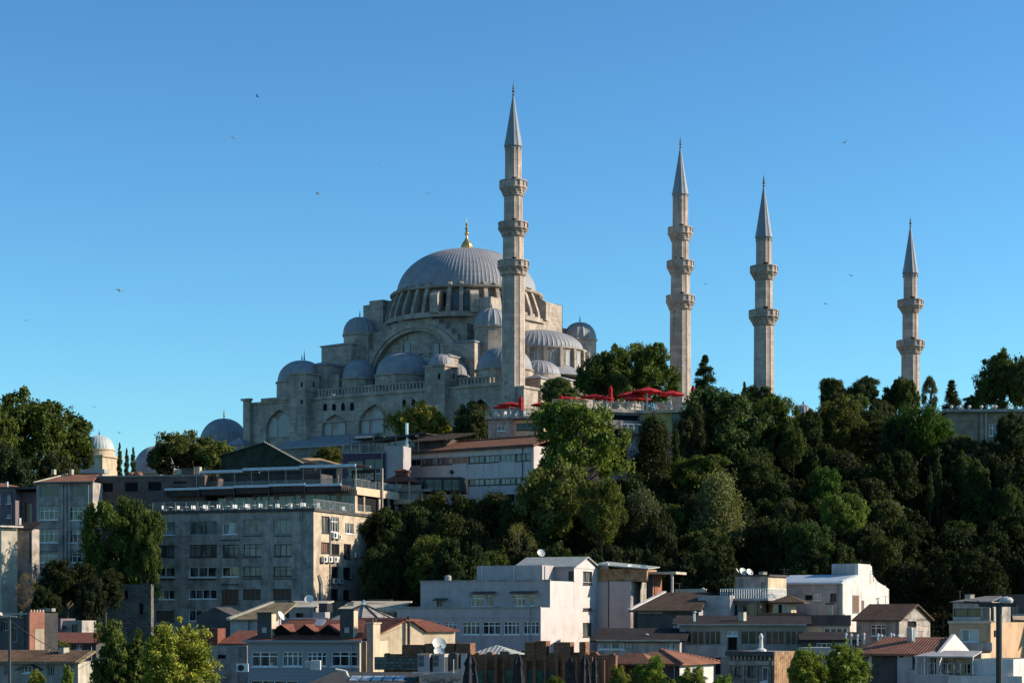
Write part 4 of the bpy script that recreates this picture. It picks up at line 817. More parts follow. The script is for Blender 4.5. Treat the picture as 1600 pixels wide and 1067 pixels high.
rc_box('base_wall', 'conc2', 2.25, 9.2, .2, 8, 10, zT - 3.65); rc_box('lower_wall', 'conc2', -.02, 2.2, -.3, 5, 10, zT - 6.6); rc_box('rusty_wall', 'redwall', .2, 1.8, -.33, -.303, zT - 13, zT - 9.8)
xq = b.fl(966, 0)[0]; b.box('balcony_floor', 'conc', xq, x1 + .2, -1.6, -.003, z1 - 3.9, z1 - 3.6); b.rail([(xq, -1.5, z1 - 3.6), (x1, -1.5, z1 - 3.6)], 1.2, 'bars', 'white', 1.0)
b.box('pier', 'conc2', b.fl(982, 0)[0], x1, -.4, -.003, 0, z1 - 4)

# beige building in the right-hand trees
b = Bld('institute_building', 'long beige flat roofed building among the trees at the right edge', 'building', 1480, 1660, 330, 2)
v_ = b.vol('wall', 'beige_dk', 1480, 1660, 644, 0, 12, fw=[(1545.5, 661.5, 1557, 681, 'w2t')], deck='asph')
z = v_['z1']; MB().box(v_['x0'] - .6, v_['x1'], -1.1, 12, z + .01, z + .5).build('eave', 'conc2', b.root); b.boxp('projecting_wall', 'beige_dk', 1531, 646, 1536, 705, -.4, .39); b.boxp('string_course', 'beige_dk', 1480, 656, 1540, 658, -.15, .147)
dp = MB(); x_, _ = b.fl(1540, 0); dp.tube((x_, -.2, 0), (x_, -.2, z), .09); dp.build('drainpipe', 'whitebr', b.root)
for px_ in (1486, 1499, 1514, 1533, 1550, 1555, 1575): 
    x_, _ = b.fl(px_, 0); l_ = MB().lathe([(.08, 0), (.08, .25), (.28, .32), (.3, .5), (.15, .68), (.02, .72)], 8, (x_, -.3, z + .5)).build('roof_lamp', 'whitebr', b.root)
b = Bld('flat_roof_house', 'small stone topped house glimpsed between dark trees right of the third minaret', 'house', 1285, 1312, 352, 5)
v_ = b.vol('wall', 'stone_dk', 1285, 1311, 598, 0, 5); b.boxp('cornice', 'stone_dk', 1284, 596.5, 1312, 599, -.2, 5)
b = Bld('garden_pavilion', 'pale arched pavilion wall glimpsed between trees right of the big slope trees', 'pavilion', 1248, 1264, 318, 20)
v_ = b.vol('wall', 'beige', 1248, 1259, 656, 0, 4, fw=[(1250, 660, 1256, 672, 'o', .5)]); 

# ---------------- second row
b = Bld('red_gable_restaurant', 'dark restaurant with yellow letters and a red painted end wall at the left edge', 'restaurant', -20, 45, 205, 50)
b = b
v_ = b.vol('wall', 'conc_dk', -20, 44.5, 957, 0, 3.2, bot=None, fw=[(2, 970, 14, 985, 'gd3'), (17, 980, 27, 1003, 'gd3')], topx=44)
b2 = b
x1 = v_['x1']; z = v_['z1']
y0, _ = b.sl(45, 960, x1); y1, _ = b.sl(68, 960, x1)
MB().box(x1 + .003, x1 + .25, 0, y1, 0, z + .1).build('red_wall', 'redwall', b.root); MB().box(x1 + .253, x1 + .27, y1 * .35, y1 * .95, 0, z - 1.6).build('bare_panel', 'beige', b.root)
for i in range(5): MB().box(x1 + .02, x1 + .2, y1 * (.1 + i * .2), y1 * (.1 + i * .2) + .12, z + .1, z + .3).build('coping_brick', 'tan2', b.root)
xe, ze = b.fl(32, 966); text('E', .95, 'yellowsign', b.root, (xe, -.06, ze + .05)); xs_, zs_ = b.fl(0, 966)
MB().box(xs_ - 1, xe - .3, -.08, -.02, zs_ + .4, zs_ + .5).box(xs_ - 1, xe - .3, -.08, -.02, zs_ + .1, zs_ + .16).build('sign_trim', 'yellowsign', b.root)
b = Bld('red_shed', 'red walled shed with grey lean-to behind the red end wall', 'shed', 68, 128, 232, 12)
v_ = b.vol('wall', 'mauve', 68, 95, 966, 0, 4); b.vol('lean_to', 'conc2', 95.3, 128, 969, .6, 4, fw=[(112, 975, 122, 987, 'o2'), (97, 977, 105, 985, 'gd3')]); b.boxp('tank', 'conc2', 60, 950, 81, 955, 2, 1)
b = Bld('tiled_shed', 'low shed with faded red roof behind the small green tree at left', 'shed', 52, 148, 212, 6)
v_ = b.vol('wall', 'conc_dk', 55, 150, 1004, 0, 5, fw=[(119, 1006, 128, 1014, 'w2')]); b.shed('roof', 'redroof', v_['x0'], v_['x1'], 0, 5, v_['z1'] + .1, v_['z1'] + 1.0, .4)
b = Bld('tiled_house', 'low grey green house with striped tile roof in the bottom left corner', 'house', -30, 122, 188, 8)
v_ = b.vol('wall', 'greygreen', -30, 122, 1034, 0, 7, fw=zz(0, 930, [(50, 850, 98, 970, 'gd3'), (285, 850, 430, 940, 'w3'), (570, 850, 662, 980, 'gd3')], 7.79), side='cream')  # cream side wall has the sunlight put into its colour
x0, x1, z = v_['x0'], v_['x1'], v_['z1']; MB().slab([(x0, -.5, z), (x1 + .3, -.5, z), (x1 + .3, 4, z + 1.0), (x0, 4, z + 1.0)], .18).build('roof', 'mossroof', b.root)
rb_ = MB()
for i in range(34): x_ = x0 + (x1 - x0) * i / 34; rb_.slab([(x_, -.52, z + .08), (x_ + .13, -.52, z + .08), (x_ + .13, 4, z + 1.08), (x_, 4, z + 1.08)], .07)
rb_.build('roof_batten', 'tile_old', b.root)
b.boxp('dormer', 'bluew', 30, 1015, 76, 1022, 4.2, .5); b.boxp('fascia', 'conc_dk', -30, 1034, 123, 1036, -.4, .1)
xx, zz_ = b.fl(46, 1037, -.1); MB().slab([(xx - 1.3, -.5, zz_ - .55), (xx, -.5, zz_ + .05), (xx, 0, zz_ + .15), (xx - 1.3, 0, zz_ - .45)], .08).slab([(xx, -.5, zz_ + .05), (xx + 1.3, -.5, zz_ - .55), (xx + 1.3, 0, zz_ - .45), (xx, 0, zz_ + .15)], .08).build('window_hood', 'dkframe', b.root)
b.volm('annex', 'cream', x1 + .05, x1 + 1.1, .5, 4, 0, z - 2.2, fw=[(134, 1064, 138, 1072, 'o')])
# long low concrete wall and red roof patch
b = Bld('concrete_wall_house', 'windowless concrete walled house behind the bright trees with a red roof strip', 'house', 192, 386, 206, 8)
v_ = b.vol('wall', 'conc', 193, 386, 1008, 0, 8, fw=[(340, 1022, 353, 1029, 'o')], deck='asph'); z = v_['z1']
xa, _ = b.fl(316, 1000); xb, _ = b.fl(386, 1000); b.box('red_box', 'redroof', xa, xa + 1.6, .1, 3, z + .01, z + 1.75); MB().slab([(xa + 1.6, .3, z + .2), (xb, .3, z + .2), (xb, 5, z + 1.5), (xa + 2.4, 5, z + 1.5)], .15).build('roof_patch', 'redroof', b.root)
b = Bld('mossy_roof_house', 'small white house with patchy mossy tile roof in front of the grey apartment block', 'house', 300, 430, 228, TH)
v_ = b.vol('wall', 'bluew', 360, 402, 967, 0, 6); x0, x1, z = v_['x0'], v_['x1'], v_['z1']; xr = b.fl(436, 0)[0]
MB().slab([(x0 - .3, -.4, z), (xr, -.4, z), (xr, 4.5, z + 1.9), (x0 + 2.8, 4.5, z + 1.9)], .2).build('roof', 'mossroof', b.root)
MB().slab([(x0 - .3, -.45, z + .15), (x0 + .2, -.45, z + .15), (x0 + 3.3, 4.5, z + 2.05), (x0 + 2.8, 4.5, z + 2.05)], .2).build('verge', 'cream', b.root)
xw = b.fl(300, 0)[0]; MB().prism([(xw, 0), (x0 - .1, 0), (x0 - .1, b.fl(360, 962, 1)[1]), (b.fl(335, 947, 1)[0], b.fl(335, 948, 1)[1]), (xw, b.fl(300, 962, 1)[1])], 1, 5).build('gable_wall', 'conc_dk', b.root)
b = Bld('flat_sheds', 'cluster of flat roofed grey sheds at the foot of the grey apartment block', 'shed', 432, 495, 236, TH)
v_ = b.vol('wall', 'greygreen', 420, 490, 948, 0, 5, fw=[(432, 956, 452, 966, 'gd3'), (462, 957, 474, 966, 'o')]); b.shed('roof', 'cream', v_['x0'] + 1, v_['x1'], 0, 5, v_['z1'] + .05, v_['z1'] + .75, .2)
b.boxp('white_box', 'bluew', 489.5, 956, 508, 967, -1.5, 1.3); b.boxp('dark_frame', 'black', 498, 942, 511, 956, -.5, 1.5)
b = Bld('cream_roof_house', 'low house with pale cream roof right of the grey apartment block foot', 'house', 530, 626, 238, 10)
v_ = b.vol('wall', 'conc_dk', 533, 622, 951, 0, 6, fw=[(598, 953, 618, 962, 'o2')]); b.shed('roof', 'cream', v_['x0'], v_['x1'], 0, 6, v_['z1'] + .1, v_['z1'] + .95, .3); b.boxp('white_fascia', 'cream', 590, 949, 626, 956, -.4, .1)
b.boxp('roof_bench', 'brownish', 576, 936, 612, 938, 4, .4)

# glazed polygonal roof lantern
p = P(568, 968, 214); pv = MB(); seam = MB(); R = 3.9; H = 1.55; gz = float(zt(p.x, p.y)) - 3
rt = empty('roof_lantern', (p.x, p.y, gz), 'low many sided glass and metal cone roof behind the red roof', 'roof lantern'); zl = p.z - gz
pv.lathe([(R, 0), (.25, H)], 12, (0, 0, zl)).build('cone_roof', 'conc2', rt)
for i in range(12): t = 2 * math.pi * i / 12; seam.tube((R * math.cos(t), R * math.sin(t), zl + .05), (.25 * math.cos(t), .25 * math.sin(t), zl + H + .05), .07, n=4)
seam.build('rib', 'dkframe', rt); MB().lathe([(R - .15, 0), (R - .15, zl - .02)], 12).build('drum', 'conc_dk', rt); MB().lathe([(.2, 0), (.2, .35), (.3, .4), (.05, .6)], 8, (0, 0, zl + H)).build('finial', 'steel', rt)

# blue-grey clapboard house
b = Bld('clapboard_house', 'blue grey clapboard house with red dormered roof and two tall dark chimneys', 'house', 386, 563, 190, TH - 6); CH = b
v_ = b.vol('wall', 'clap', 387, 562, 1002, 0, 9, side='beige', fw=zz(300, 801, [(368, 868, 536, 960, 'w3t'), (562, 866, 690, 958, 'w4t'), (716, 868, 840, 957, 'w4t'), (868, 866, 1034, 958, 'w3t'), (365, 1045, 660, 1090, 'w4')]))
x0, x1, z = v_['x0'], v_['x1'], v_['z1']; zr = b.fl(480, 968, 5)[1]
MB().slab([(x0 - .3, -.4, z + .05), (x1 + .3, -.4, z + .05), (x1 - 1.2, 5.2, zr), (x0 + 2.6, 5.2, zr)], .15).slab([(x0 - .3, -.4, z + .05), (x0 + 2.6, 5.2, zr), (x0 + 2.6, 9, zr), (x0 - .3, 9, z + .05)], .15).build('roof', 'redroof', b.root)
MB().box(x0 + 2.6, x1 + 3, 5.2, 10, zr - .1, zr).build('upper_roof', 'redroof', b.root)
MB().box(x0 - .35, x1 + .35, -.55, -.42, z - .1, z + .12).build('gutter', 'greyframe', b.root)
for px_ in (448, 485, 521):
    xd, _ = b.fl(px_ - 4, 0, 1.5); zd = b.fl(px_, 987, 1.5)[1]; zp = b.fl(px_, 975, 1.5)[1]; d = MB()
    d.slab([(xd - 1.05, .6, zd), (xd, .6, zp), (xd, 4.6, zp + .05), (xd - 1.05, 3.6, zd)], .08); d.slab([(xd, .6, zp), (xd + 1.05, .6, zd), (xd + 1.05, 3.6, zd), (xd, 4.6, zp + .05)], .08); dd = d.build('dormer_roof', 'redroof', b.root)
    MB().prism([(xd - .9, zd - .1), (xd + .9, zd - .1), (xd, zp - .12)], .9, 1.0).build('dormer_face', 'void', dd)
for l, r, t_ in ((402, 424.5, 958), (531, 553, 953)):
    xa, xb = b.fl(l, 0, .4)[0], b.fl(r, 0, .4)[0]; zc = b.fl((l + r) / 2, t_, .4)[1]
    c_ = b.box('chimney', 'conc_dk', xa, xb - .06, .4, 1.6, z - .3, zc); MB().box(xb - .057, xb, .4, 1.6, z - .3, zc).build('chimney_lit_side', 'beige', c_); MB().box(xa - .1, xb + .1, .3, 1.7, zc + .002, zc + .12).build('chimney_cap', 'conc_dk', c_)  # beige strip paints sunlight onto the sun side of each chimney
    hx, hz = b.fl((l + r) / 2, 984, .38); MB().box(hx - .22, hx + .22, .3, .397, hz - .25, hz + .25).build('vent_hatch', 'bluew', c_)
sk = MB(); xa, _ = b.fl(493, 0, 3.5); z_ = b.fl(493, 972, 3.6)[1]; sk.slab([(xa, 3, z_ - .2), (xa + .9, 3, z_ - .2), (xa + .9, 4, z_ + .25), (xa, 4, z_ + .25)], .1); sk.build('roof_hatch', 'steel', b.root)
pp = MB(); xa, za_ = b.fl(455, 966, 5.3); xb, zb2 = b.fl(513, 966, 5.3); pp.tube((xa, 5.3, za_), (xb, 5.3, zb2), .09); pp.build('roof_pipe', 'steel', b.root)
# beige gabled house
b = Bld('beige_gable_house', 'beige gabled house with red roof and black flue pipe catching the sun', 'house', 568, 664, 196, -42); GH = b
x0, z0 = b.fl(577, 997); x1, z1 = b.fl(663, 986); xm, zr = b.fl(637, 967); 
MB().prism([(x0, 0), (x1, 0), (x1, z1), (xm, zr), (x0, z0)], 0, 9).build('wall', 'beige', b.root)
MB().slab([(x0 - .5, -.35, z0 - .1), (xm, -.35, zr + .15), (xm, 9, zr + .15), (x0 - .5, 9, z0 - .1)], .15).slab([(xm, -.35, zr + .15), (x1 + .4, -.35, z1 + .0), (x1 + .4, 9, z1), (xm, 9, zr + .15)], .15).build('roof', 'redroof', b.root)
x2, z2 = b.fl(711, 986, 1.0); z3 = b.fl(700, 985, 1)[1]; b.volm('side_wing', 'beige', x1 + .02, x2, 1.0, 6, 0, z3); MB().slab([(x1 + .3, .6, z3 + .05), (x2 + .3, .6, z3 + .05), (x2 - 1.5, 4, z3 + 1.1), (x1 + .3, 4, z3 + 1.4)], .12).build('wing_roof', 'redroof', b.root)
fp = MB(); x_, z_ = b.fl(638.5, 1005, -.3); fp.tube((x_, -.3, z_ - .3), (x_, -.3, b.fl(638.5, 962, -.3)[1]), .15, n=8); fp.build('flue_pipe', 'black', b.root)
b = Bld('chimney_stack', 'tall beige chimney stack with two pots between the clapboard and gabled houses', 'chimney', 573, 593, 188, 25)
v_ = b.vol('shaft', 'conc2', 573, 583, 974, 0, 1.4, side='beige'); MB().box(v_['x0'] - .1, v_['x1'] + .1, -.1, 1.5, v_['z1'] + .003, v_['z1'] + .12).build('cap', 'beige', b.root)  # sun side painted lighter than the front, light put into the colour
for yy in (.4, 1.0): MB().lathe([(.14, 0), (.14, .35)], 8, ((v_['x0'] + v_['x1']) / 2, yy, v_['z1'] + .12)).build('chimney_pot', 'conc_dk', b.root)

# the white building
b = Bld('white_building', 'large stepped white building with sunlit blank end wall in the centre foreground', 'building', 620, 845, 233, 25); WB = b
low = b.vol('wall', 'greyw', 620, 845, 948.5, 0, 17, side='whitew', fw=zz(600, 801, [(255, 682, 350, 735, 'w3t'), (372, 682, 452, 735, 'w3t'), (488, 680, 596, 760, 'w4t'), (614, 680, 726, 760, 'w3t'), (746, 678, 846, 760, 'w4t'), (868, 678, 968, 758, 'w4t'), (780, 845, 880, 880, 'w3t')]) ,  # front takes the shade-painted white, end wall the plain white
   sw=zz(600, 801, [(1243, 520, 1302, 610, 'bars'), (1243, 686, 1302, 772, 'bars')]))
z = low['z1']; x1 = low['x1']; b.boxp('string_course', 'greyw', 620, 963, 845, 964.5, -.1, .097)
b.box('coping', 'conc2', low['x0'] - .1, x1 + .003, -.15, .1, z + .003, z + .12)
m0, m1 = b.fl(657, 0, 2.6)[0], x1 - .0; zm = b.fl(860, 907, 2.6)[1]
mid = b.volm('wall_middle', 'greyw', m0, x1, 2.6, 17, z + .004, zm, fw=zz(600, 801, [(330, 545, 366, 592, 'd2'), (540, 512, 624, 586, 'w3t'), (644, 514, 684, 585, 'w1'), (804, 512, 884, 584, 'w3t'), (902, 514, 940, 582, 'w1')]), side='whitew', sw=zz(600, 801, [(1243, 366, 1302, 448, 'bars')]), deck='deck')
b.box('coping', 'conc2', m0 - .1, x1 + .05, 2.5, 2.75, zm + .003, zm + .15)
for l, r, t_ in ((677, 696, 935.5), (735, 772, 925), (796, 837, 924.5)): 
    xa, xb = b.fl(l, 0, 2)[0], b.fl(r, 0, 2)[0]; zc = b.fl((l + r) / 2, t_, 1.9)[1]; MB().slab([(xa, 1.7, zc - .12), (xb, 1.7, zc - .12), (xb, 2.59, zc + .12), (xa, 2.59, zc + .12)], .07).build('window_canopy', 'dkframe', b.root)
t0, t1 = b.fl(745, 0, 6)[0], b.fl(890, 0, 6)[0]; zt2 = b.fl(800, 883, 6)[1]
b.volm('wall_top', 'greyw', t0, x1 - 2.5, 6.0, 14, zm + .005, zt2, deck='deck')
for px_ in (753, 803, 851): b.boxp('pilaster', 'whitew', px_ - 1, 884, px_ + 1, 905, 5.9, .097)
s0 = b.fl(888, 0, 9)[0]; zs = b.fl(905, 883, 9)[1]
tw_ = b.volm('stair_tower', 'greyw', x1 - 3.2, x1 + .02, 9.5, 17.2, z, zs, side='whitew', fw=[(888, 892, 902, 908, 'bars')], sw=zz(600, 801, [(1243, 366, 1302, 448, 'bars')]))
b.gable('tower_roof', 'corr', x1 - 7.5, x1 + .1, 9.5, 16.5, zs, zs + 1.15, 'x', .3, .12, 'whitew')
# grey neighbouring block
b = Bld('white_annex_building', 'narrow pale annex with rusty sheet cladding on top right of the white building', 'building', 930, 985, 238, 16)
v_ = b.vol('wall', 'greyw', 931, 952, 908, 3, 9, side='whitew'); v2 = b.vol('wall', 'greyw', 952, 985.5, 908, 1.5, 9, side='conc2'); z = v2['z1']
MB().box(v_['x0'] - .4, v_['x1'], 2.4, 2.95, 0, z + 2.2).build('fin_wall', 'whitew', b.root)
xa, xb = b.fl(934, 0, 2)[0], b.fl(1010, 0, 2)[0]
cl = b.volm('loft_wall', 'corr_rust', xa, xb, 2.2, 8, z + .01, z + 1.5); MB().slab([(xa - .3, 1.6, z + 2.1), (xb + .3, 1.6, z + 1.55), (xb + .3, 8.4, z + 1.9), (xa - .3, 8.4, z + 2.6)], .12).build('loft_roof', 'corr', b.root)
b = Bld('roof_kiosk', 'small rooftop kiosk with orange sunlit boards and flat white roof', 'kiosk', 1010, 1042, 240, 20)
v_ = b.vol('wall', 'conc_dk', 1012, 1020, 897, 0, 4, side='tile_or'); x1 = v_['x1']; z = v_['z1']; MB().box(v_['x0'] - .5, x1 + 3.0, -.4, 4.4, z + .01, z + .3).build('roof', 'cream', b.root)
MB().box(x1 + 2.2, x1 + 2.45, .2, .45, 0, z).build('post', 'whitebr', b.root); MB().box(x1 + .01, x1 + .1, .5, 1.6, z - 2.4, z - .2).build('board', 'tile_or', b.root)
b = Bld('old_tiled_house', 'old house with sagging brown tile roof and peeling plaster wall', 'house', 985, 1115, 226, TH)
v_ = b.vol('wall', 'conc_dk', 996, 1092, 953, 0, 8, side='bluew', fw=[(1051, 966, 1067, 983, 'wp'), (1096, 958, 1104, 968, 'o')], topx=1040); x0, x1, z = v_['x0'], v_['x1'], v_['z1']; zr = b.fl(1060, 925, 6)[1]
MB().slab([(x0 - .9, -.5, z), (x1 + .4, -.5, z), (x1 - .4, 6, zr), (x0 + 1.4, 6, zr)], .2).build('roof', 'tile_old', b.root); MB().slab([(x0 - 1.0, -.5, z + .15), (x0 - .6, -.5, z + .15), (x0 + 1.7, 6, zr + .15), (x0 + 1.3, 6, zr + .15)], .25).build('verge', 'whitebr', b.root)
b.boxp('plaster_patch', 'bluew', 997, 953, 1035, 958, -.06, .055); b.volm('upper_wall', 'bluew', x1 - .9, x1 + 2.8, 3, 8, 0, zr - .4); b.box('rear_wall', 'cream', x0 + 2.5, x1 - 1, 7, 7.4, zr - 1, zr + .4)
b = Bld('shuttered_house', 'low house with wide eaves and grey shutters in front of the peeling wall', 'house', 932, 1062, 206, 8)
v_ = b.vol('wall', 'conc2', 933, 1062, 1001, 0, 7, fw=zz(900, 801, [(140, 806, 300, 852, 'wp'), (305, 806, 355, 852, 'sh'), (560, 806, 625, 852, 'wp')])); b.shed('roof', 'tile_dk', v_['x0'] - .2, v_['x1'] + .2, 0, 7, v_['z1'] + .1, v_['z1'] + 1.2, .5); b.boxp('fascia', 'cream', 931, 999, 1062, 1001.5, -.65, .1)
b = Bld('red_tile_pavilion', 'orange red hip tiled house with white end wall at the bottom centre right', 'house', 952, 1112, 186, 30)
v_ = b.vol('wall', 'conc_dk', 958, 1062, 1037, 0, 7.5, side='whitebr', fw=[(970, 1050, 978, 1070, 'o2'), (984, 1050, 992, 1070, 'o2')]); x0, x1, z = v_['x0'], v_['x1'], v_['z1']
b.hip('roof', 'tile_or', x0, x1, 0, 7.5, z + .05, b.fl(1035, 1014, 3.7)[1], .5); hp = MB(); zr = b.fl(1035, 1014, 3.7)[1]; hp.tube((x1 + .5, -.5, z + .1), (x1 - 3.75, 3.75, zr), .12); hp.tube((x1 + .5, 8, z + .1), (x1 - 3.75, 3.75, zr), .12); hp.build('hip_tile', 'tile', b.root)
b.hip('porch_roof', 'tile_or', x0 + .2, x0 + 5, -2.2, 1.0, z + .04, z + 1.0, .2)
# long grey building with big windows
b = Bld('long_grey_house', 'long grey green house with large dark windows and very wide dark roof', 'house', 1060, 1260, 210, 8); LG = b
v_ = b.vol('wall', 'greygreen', 1062, 1258, 976, 0, 8, fw=zz(900, 801, [(685, 735, 802, 825, 'gd3'), (804, 735, 905, 825, 'gd3'), (945, 738, 1010, 768, 'wp'), (948, 775, 1008, 858, 'o'), (1030, 735, 1175, 822, 'gd3'), (1185, 735, 1305, 825, 'gd3'), (1308, 735, 1420, 825, 'gd3'), (870, 905, 905, 1010, 'o')]))
x0, x1, z = v_['x0'], v_['x1'], v_['z1']; b.shed('roof', 'tile_dk', x0 - .3, x1 + .2, 0, 8, z + .15, z + .95, .5); b.boxp('fascia', 'bluew', 1058, 974.5, 1260, 976.5, -.7, .12); b.boxp('band', 'bluew', 1062, 1008, 1135, 1026, -.1, .097)
b.volm('red_roof_edge', 'tile_or', x1 - 5, x1 + .2, 8.2, 9, z + .7, z + 1.3)
b = Bld('concrete_penthouse', 'grey concrete rooftop block with white railed terrace and outside stair', 'building', 1130, 1215, 228, 30)
v_ = b.vol('wall', 'conc', 1135, 1188, 938, 0, 9, side='beige', fw=zz(900, 801, [(945, 570, 1008, 655, 'gd3'), (1035, 565, 1150, 650, 'gd3')]), sw=zz(900, 801, [(1190, 565, 1212, 640, 'o'), (1280, 570, 1300, 620, 'o2')])); z = v_['z1']; x0, x1 = v_['x0'], v_['x1']  # beige side paints sunlight onto the grey concrete
b.box('slab', 'bluew', x0 - .6, x1 + 1.2, -.6, 9.2, z + .005, z + .25); b.rail([(x0 - .5, -.5, z + .25), (x1 + 1.1, -.5, z + .25), (x1 + 1.1, 5, z + .25)], 1.1, 'bars', 'white', .28)
v3 = b.vol('rooftop_block', 'conc', 1149, 1200, 900, 2, 5.5, bot=938, side='beige', fw=zz(900, 801, [(1155, 430, 1188, 490, 'gd3')])); b.box('cap', 'conc_dk', v3['x0'] - .2, v3['x1'] + .3, 1.8, 7.7, v3['z1'] + .003, v3['z1'] + .2)  # sun side again painted as sunlit concrete
st_ = MB(); xs0 = x1 + 1.3
for i in range(10): st_.box(xs0 + .25 * i, xs0 + .25 * (i + 1) + .05, .0, .9, z - .27 * (i + 1), z - .27 * i - .2)
st_.tube((xs0, -.03, z + .9), (xs0 + 2.6, -.03, z - 1.9), .04); st_.tube((xs0, -.03, z), (xs0 + 2.6, -.03, z - 2.8), .09); st_.build('stair', 'metal', b.root)
b = Bld('low_cream_house', 'low cream house with brown roof beside the outside stair', 'house', 1212, 1250, 224, 15)
v_ = b.vol('wall', 'beige', 1208, 1236, 941, 0, 5, fw=[(1216, 944, 1222, 958, 'o')]); b.hip('roof', 'tile_old', v_['x0'], v_['x1'] + 1, 0, 5, v_['z1'] + .05, v_['z1'] + .9, .5)
# white gable building with the blue roof edge
b = Bld('white_gable_building', 'peeling white building with high sunlit gable wall and blue roof edge', 'building', 1212, 1317, 236, 32)
z0 = b.fl(1317, 908)[1]; v_ = b.vol('wall', 'bluew', 1212, 1316.5, 908, 0, .3, topx=1310, fw=zz(1200, 801, [(230, 512, 278, 545, 'o'), (282, 505, 330, 545, 'wp'), (388, 502, 428, 552, 'br')]))  # shade on this white front is painted in, gable wall stays bright
x1 = v_['x1']; x0 = v_['x0']; pts = []
for px_, py_ in ((1317, 907), (1341, 897), (1341, 880), (1362, 884), (1363, 897), (1371, 908), (1389, 920)): pts.append(b.sl(px_, py_, x1))
yb = pts[-1][0]; MB().prismx([(0, 0)] + [(yb, 0)] + pts[::-1], x1 - .4, x1).build('gable_wall', 'whitebr', b.root)
for l, t_, r, bt in zz(1200, 801, [(528, 512, 568, 628), (585, 545, 600, 612)]):
    a, zt_ = b.sl(l, t_, x1 + .02); c_, zb_ = b.sl(r, bt, x1 + .02); wo = b.box('window', 'greyframe', x1 + .003, x1 + .06, a, c_, zb_, zt_); MB().box(x1 + .062, x1 + .07, a + .1, c_ - .1, zb_ + .1, zt_ - .1).build('pane', 'brown_pane', wo)
b.volm('rear_wall', 'bluew', x0, x1 - .41, .31, yb, 0, z0 - .3); MB().slab([(x0 - .3, -.5, z0 - .1), (x1 + .1, -.5, z0 - .1), (x1 + .1, pts[1][0], z0 + .9), (x0 - .3, pts[1][0], z0 + .9)], .2).build('roof', 'beam', b.root)
xb0, _ = b.fl(1295, 0, 4); zb_ = b.fl(1320, 880, 4)[1]; b.volm('roof_block', 'bluew', xb0, x1 - .42, pts[1][0] + .1, pts[4][0] + .5, z0 - .2, zb_)
an = MB(); an.tube((x1 + .3, yb * .6, z0), (x1 + .3, yb * .6, z0 + 1.6), .03); 
for k_ in range(4): an.tube((x1 - .4, yb * .6, z0 + .3 + k_ * .35), (x1 + 1.0, yb * .6, z0 + .3 + k_ * .35), .02, n=4)
an.build('antenna', 'dkframe', b.root)
b = Bld('brown_roof_house', 'small plaster house with dark brown gable roof below the white gable wall', 'house', 1335, 1405, 226, 34)
v_ = b.vol('wall', 'conc2', 1338, 1405, 966, 0, 9, side='conc2', fw=zz(1200, 801, [(638, 698, 738, 768, 'w3t')]), sw=[(1418, 965, 1432, 980, 'o')]); x0, x1, z = v_['x0'], v_['x1'], v_['z1']; zr = b.sl(1434, 943, x1)[1]; b.gable('roof', 'tile_old', x0, x1, 0, 9, z, zr, 'x', .4, .18, 'conc2')
b = Bld('brown_band_house', 'low house with brown boarded parapet left of the brown gable house', 'house', 1260, 1330, 216, 10)
v_ = b.vol('wall', 'beige', 1260, 1328, 977, 0, 5, fw=[(1288, 980, 1326, 995, 'w4')]); x0, x1, z = v_['x0'], v_['x1'], v_['z1']; b.box('boarding', 'brownish', x0 - .1, x1 + .1, -.12, 5.1, z + .004, z + 1.15); b.box('chimney', 'beige', x0 + 2.2, x0 + 2.8, 1, 1.6, z + 1.16, z + 2.2); MB().box(x0 + 2.0, x0 + 3.0, .8, 1.8, z + 2.3, z + 2.45).build('chimney_cap', 'conc_dk', b.root)
b = Bld('dark_roof_house', 'low dark house with flat ridge of small chimney pots left of the tiled white house', 'house', 1260, 1340, 203, 6)
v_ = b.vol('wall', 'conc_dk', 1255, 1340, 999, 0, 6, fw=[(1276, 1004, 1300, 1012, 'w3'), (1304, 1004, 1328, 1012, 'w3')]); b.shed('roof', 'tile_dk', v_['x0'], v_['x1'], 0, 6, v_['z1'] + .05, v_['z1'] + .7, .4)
for i, px_ in enumerate((1322, 1330, 1340, 1350, 1372, 1377, 1392, 1396, 1404)):
    p = P(px_, 994 + (i % 3), 201); tag(MB().lathe([(.10, -.8), (.10, .1), (.17, .14), (.17, .2), (.06, .38), (.02, .4)], 8).build('vent_pot', 'whitebr' if i % 2 else 'steel', None, p), 'one of the small pale vent pots standing in a row on the dark roof', 'vent pot', 'small vent pots on the dark roof')
b = Bld('white_tiled_house', 'white house with orange tiled roof and pale balcony canopy at the bottom right', 'house', 1335, 1505, 188, 30); WT = b
v_ = b.vol('wall', 'bluew', 1402, 1460, 1021, 0, 9, topx=1430, fw=zz(1360, 920, [(300, 678, 345, 712, 'o'), (437, 688, 472, 825, 'o2')], 6.667)); x0, x1, z = v_['x0'], v_['x1'], v_['z1']; zr = b.fl(1480, 995, 4.5)[1]
b.volm('left_bay', 'conc_dk', b.fl(1338, 0, .6)[0], x0, .6, 8, 0, z - .1, fw=[(1356, 1025, 1362, 1040, 'wp')]); xl = b.fl(1336, 0)[0]
MB().slab([(xl, -.4, z), (x1 + .3, -.4, z), (x1 + .3, 4.2, zr), (xl + 1.5, 4.2, zr)], .18).slab([(xl + 1.5, 4.2, zr), (x1 + .3, 4.2, zr), (x1 + .3, 9, z), (xl, 9, z)], .18).build('roof', 'tile_or', b.root)
MB().prismx([(-.4, z - 3), (9, z - 3), (9, z + .1), (4.2, zr + .3), (-.4, z + .1)], x1 + .31, x1 + .6).build('gable_wall', 'whitebr', b.root)
